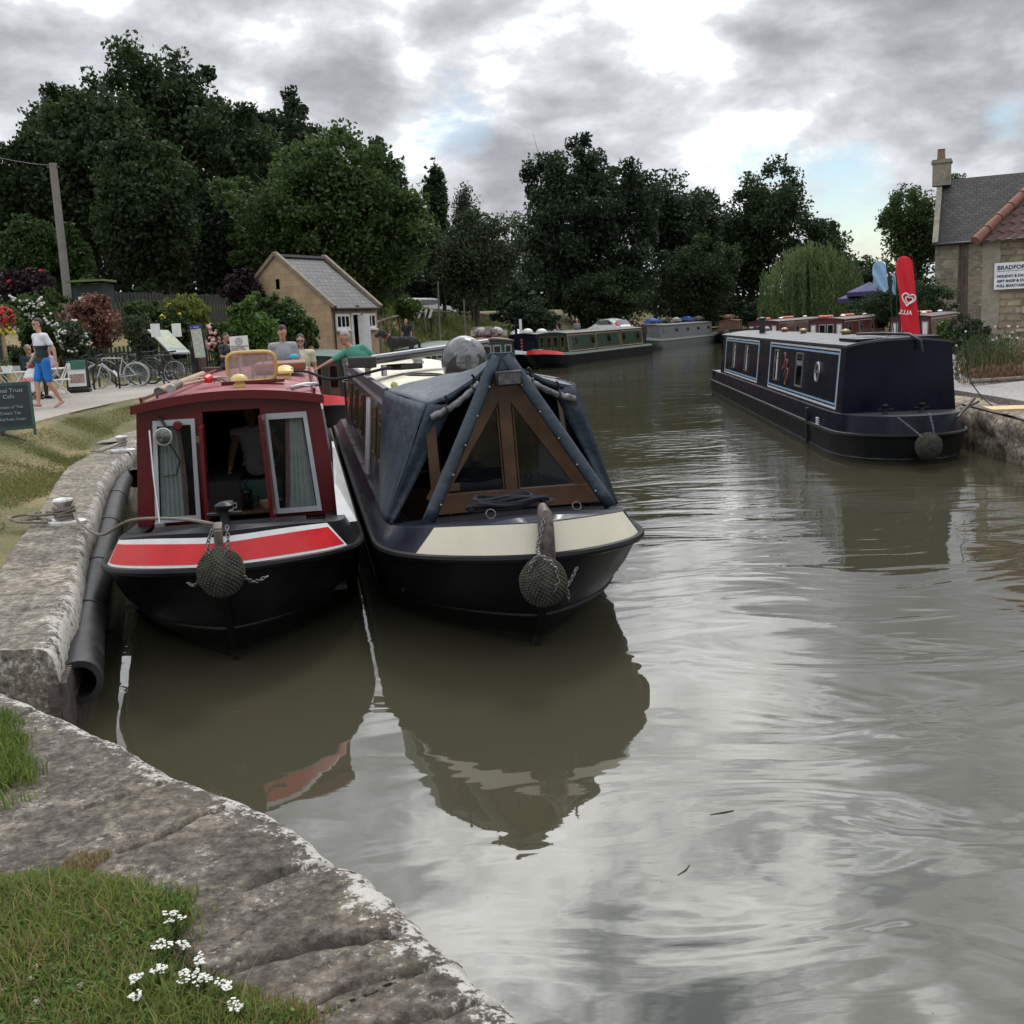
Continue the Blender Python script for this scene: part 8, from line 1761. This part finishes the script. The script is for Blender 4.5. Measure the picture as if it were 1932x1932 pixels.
# walking man, striding to the left of the picture
wm = pz(92, 770, 21.6, 1.10)
ws = cloth('white_shirt_cloth', (.62,.62,.66)); dk = cloth('charcoal_cloth', (.018,.026,.03))
person('man in sunglasses walking left with a white bag, white and black t-shirt, blue shorts', wm, R(-40), dict(pel=(0,0,.94), nek=(0,.0,1.48), hed=(0,-.02,1.66), look=(-.10,-1,-.04),
    shL=(.195,.0,1.42), elL=(.29,.10,1.17), wrL=(.33,.10,.93), shR=(-.195,.0,1.42), elR=(-.25,.03,1.14), wrR=(-.24,-.14,.93),
    hiR=(-.095,0,.93), knR=(-.09,-.13,.51), anR=(-.07,-.16,.12), tR=(0,-1,.25), hiL=(.095,0,.93), knL=(.08,.03,.50), anL=(.06,.25,.14), tL=(.1,-1,-.35)), 1.80, skinm, hairdk, ws, 'shorts', cloth('blue_shorts_cloth', (.012,.16,.48)), .42, None, shades=True, split=(1.25, dk), vox=.011)
p = Matrix.Translation(wm)@Matrix.Rotation(R(-40), 4, 'Z')@Vector((-.24,-.16,.84)); t = thing('carrier_bag', 'bulging white carrier bag with red letters in the walking man\'s hand', 'bag', p); m = MB(); rows = []
for i in range(15):
    f = i/14; w_ = .05+.13*math.sin(min(1, f*1.7)*PI/2); row = []
    for k in range(21): a = 2*PI*k/20; n_ = 1+.10*noise.noise((math.cos(a)*2, math.sin(a)*2, f*5)); row.append(Vector((w_*math.cos(a)*n_, w_*.62*math.sin(a)*n_, -.02-.46*f)))
    rows.append(row)
m.grid(rows); m.add(rows[-1][:-1], [tuple(range(20))]); m.build('bag', M('thin_white_plastic', (.66,.66,.68), .4, var=.1, sc=10, bump=.2, bsc=20), t, smooth='full'); m = MB(); m.torus((0,0,.03), .05, .012, Matrix.Rotation(R(90),3,'X'), 14, 6); m.build('handle', red, t); text('ESCO', .10, red, 'lettering', t, (-.15,-.128,-.27), (R(90),0,R(-4)), .002, bold=.003)
# flip-flops
# seated people at the cafe
sit = dict(pel=(0,0,.56), che=(0,-.04,.90), nek=(0,-.05,1.10), hed=(0,-.08,1.28), shL=(.18,-.03,1.04), elL=(.24,-.10,.80), wrL=(.10,-.32,.80), shR=(-.18,-.03,1.04), elR=(-.24,-.10,.80), wrR=(-.10,-.32,.80), hiL=(.1,-.02,.54), knL=(.13,-.44,.54), anL=(.13,-.42,.09), hiR=(-.1,-.02,.54), knR=(-.13,-.44,.54), anR=(-.13,-.42,.09))
person('seated woman in dark teal jacket and sunglasses facing right at the cafe table', pz(58, 735, 26, 1.10), R(62), sit, 1.66, skinm, hairgr, cloth('dark_teal_jacket', (.012,.04,.055)), 'trousers', cloth('brown_trousers', (.04,.03,.025)), 1.0, blackm, True, True)
person('seated person in white shirt and grey cap behind the cafe table', pz(80, 720, 28.4, 1.10), R(-20), sit, 1.75, skinm, hairgr, ws, 'trousers', dk, .5, blackm, cap=cloth('grey_cap', (.10,.12,.11)))
person('seated person in lilac top half hidden behind the walking man', pz(105, 730, 27.2, 1.10), R(-60), sit, 1.62, skinm, hairgr, cloth('lilac_cloth', (.40,.33,.42)), 'trousers', dk, .5, blackm, True)
person('seated person in black t-shirt behind the white sign on a stick', pz(428, 702, 27.5, 1.08), R(60), sit, 1.75, skin2, hairdk, blackm, 'trousers', dk, .45, blackm)
m = MB(); q = pz(415, 702, 27.6, 1.08); m.box((q[0], q[1], q[2]+.28), (.9,.5,.5)); m.box((q[0]-.42, q[1], q[2]+.55), (.06,.5,.5)); tag(m.build('wooden_bench', M('red_brown_wood', (.08,.03,.02), .7), bevel=.02), 'dark red brown wooden bench behind the white sign on a stick', 'bench')
# the group on the stern of the red boat
sz = .80
g = W_(RB, (.32, 11.2, sz-.05)); person('dark-haired man in plain grey t-shirt looking down, standing behind the red roof', g, R(20), dict(look=(.25,-1,-.45), hed=(0,-.05,1.65), elL=(.25,-.02,1.15), wrL=(.20,-.18,.95)), 1.74, skinm, hairdk, cloth('grey_marl_cloth', (.27,.28,.30)), 'trousers', dk, .45, blackm, bulk=1.05)
g = W_(RB, (.62, 11.9, sz-.10)); person('woman in sunglasses and cream top standing right of the grey t-shirt man', g, R(0), dict(look=(.1,-1,-.15)), 1.62, skinm, hairdk, cloth('cream_cloth', (.55,.50,.36)), 'trousers', dk, .4, blackm, True, True, longhair=True)
g = W_(RB, (.50, 10.95, sz-.18)); person('child in a bright turquoise cap looking left beside the grey t-shirt man', g, R(-70), dict(look=(-.1,-1,.05)), 1.38, skinm, hairbl, cloth('blue_grey_cloth', (.18,.22,.26)), 'shorts', dk, .4, blackm, True, cap=cloth('turquoise_cap', (.01,.36,.50)))
g = W_(BB, (-.55, 12.35, .62)); person('grey-haired man in green polo shirt leaning across from the blue boat to the red roof', g, R(0), dict(pel=(.12,0,.93), che=(.0,-.10,1.24), nek=(-.13,-.12,1.42), hed=(-.20,-.13,1.58), look=(-.9,-.6,-.3), shR=(-.22,-.08,1.33), elR=(-.45,-.22,1.20), wrR=(-.67,-.34,1.09), shL=(.09,-.12,1.40), elL=(.30,-.02,1.20), wrL=(.25,-.22,1.10), hiL=(.2,0,.92), hiR=(.03,0,.92)), 1.80, skin2, hairgr, cloth('green_polo_cloth', (.06,.24,.17)), 'shorts', cloth('pale_shorts', (.3,.33,.3)), .5, blackm, bulk=1.1, hairgrow=1.04)
# others
person('fair-haired woman in a navy polo shirt walking below the grass bank beyond the dog', pz(769, 655, 50, 1.12), R(-15), {}, 1.68, skinm, hairbl, cloth('navy_polo_cloth', (.012,.015,.03)), 'trousers', blackm, .45, blackm, True, vox=.02)
q = W_(g1[0], (.0, 13.5, .85)); person('man in grey t-shirt standing on the black bowed boat left of the silver car', W_(g2[0], (.3, 9.5, .70)), R(30), {}, 1.78, skinm, hairgr, cloth('faded_grey_cloth', (.16,.17,.17)), 'trousers', dk, .5, blackm, vox=.02)
person('dark clothed person at the stern of the green boat in mid canal', W_(g1[0], (.4, 15.3, .5)), R(40), {}, 1.72, skinm, hairdk, cloth('dark_brown_cloth', (.05,.025,.02)), 'trousers', dk, 1, blackm, vox=.02)
# woman inside the red boat
person('woman in white vest leaning over a table inside the dark maroon boat cabin', W_(RB, (.10, 3.75, .12)), TH+R(6), dict(che=(0,-.10,1.22), nek=(-.02,-.16,1.40), hed=(-.03,-.22,1.56), look=(-.5,-1,-.5), shR=(-.19,-.13,1.34), elR=(-.26,-.34,1.14), wrR=(-.30,-.60,1.04), shL=(.17,-.13,1.34), elL=(.27,-.2,1.10), wrL=(.16,-.42,1.02)), 1.66, skinm, hairbl, ws, 'trousers', dk, .02, None, True)
# the dog on the cream roof
def dog():
    p = W_(BB, (-.02, 9.6, 0)); t = thing('dog', 'curly black dog standing on the cream roof of the blue boat', 'dog', (p.x, p.y, broof(.1)+.005), R(6)); b = MB(); rng = np.random.default_rng(2)
    # faces -x
    b.ell((-.16,0,.40), (.17,.105,.135), 16, 12); b.ell((.02,0,.41), (.20,.10,.115), 16, 12); b.ell((.20,0,.41), (.13,.10,.115), 16, 12); capsule(b, (-.24,0,.46), (-.36,0,.58), .085, .07); b.ell((-.41,0,.62), (.085,.07,.075), 14, 10); capsule(b, (-.45,0,.60), (-.54,0,.565), .048, .034)
    for y in (-.065,.065):
        capsule(b, (-.20,y,.36), (-.21,y,.18), .055, .036); capsule(b, (-.21,y,.18), (-.20,y,.03), .036, .034); capsule(b, (-.20,y,.025), (-.235,y,.02), .034, .028)
        capsule(b, (.23,y,.38), (.19,y,.24), .075, .050); capsule(b, (.19,y,.24), (.30,y,.15), .044, .034); capsule(b, (.30,y,.15), (.28,y,.03), .034, .034); capsule(b, (.28,y,.025), (.245,y,.02), .034, .028)
        b.ell((-.40,y*1.15,.585), (.032,.018,.070), 10, 8)
    capsule(b, (.30,0,.44), (.38,0,.36), .035, .028); capsule(b, (.38,0,.36), (.40,0,.20), .034, .022)
    v = [Vector(q) for q in b.v]
    for i in range(700):
        q = v[int(rng.integers(0, len(v)))]; d = Vector(rng.normal(size=3).tolist()).normalized(); b.ell(q+d*.004, (.016,.016,.016), 6, 4)
    skinned('body', b, M('black_curly_fur', (.010,.009,.010), .75, var=.5, sc=30, bump=.3, bsc=60), t, .008, 1, .4)
    m = MB(); m.ell((-.565,0,.572), (.016,.018,.013), 8, 6); m.build('nose', blackm, t, smooth=True); m = MB()
    for y in (-.03,.03): m.ell((-.468,y,.63), .009, 8, 6)
    m.build('eyes', M('brown_eye', (.08,.04,.02), .15), t); m = MB(); m.torus((-.30,0,.52), .085, .009, Matrix.Rotation(R(-50),3,'Y'), 20, 6); m.build('collar', red, t); t.scale = (.70,)*3
dog()
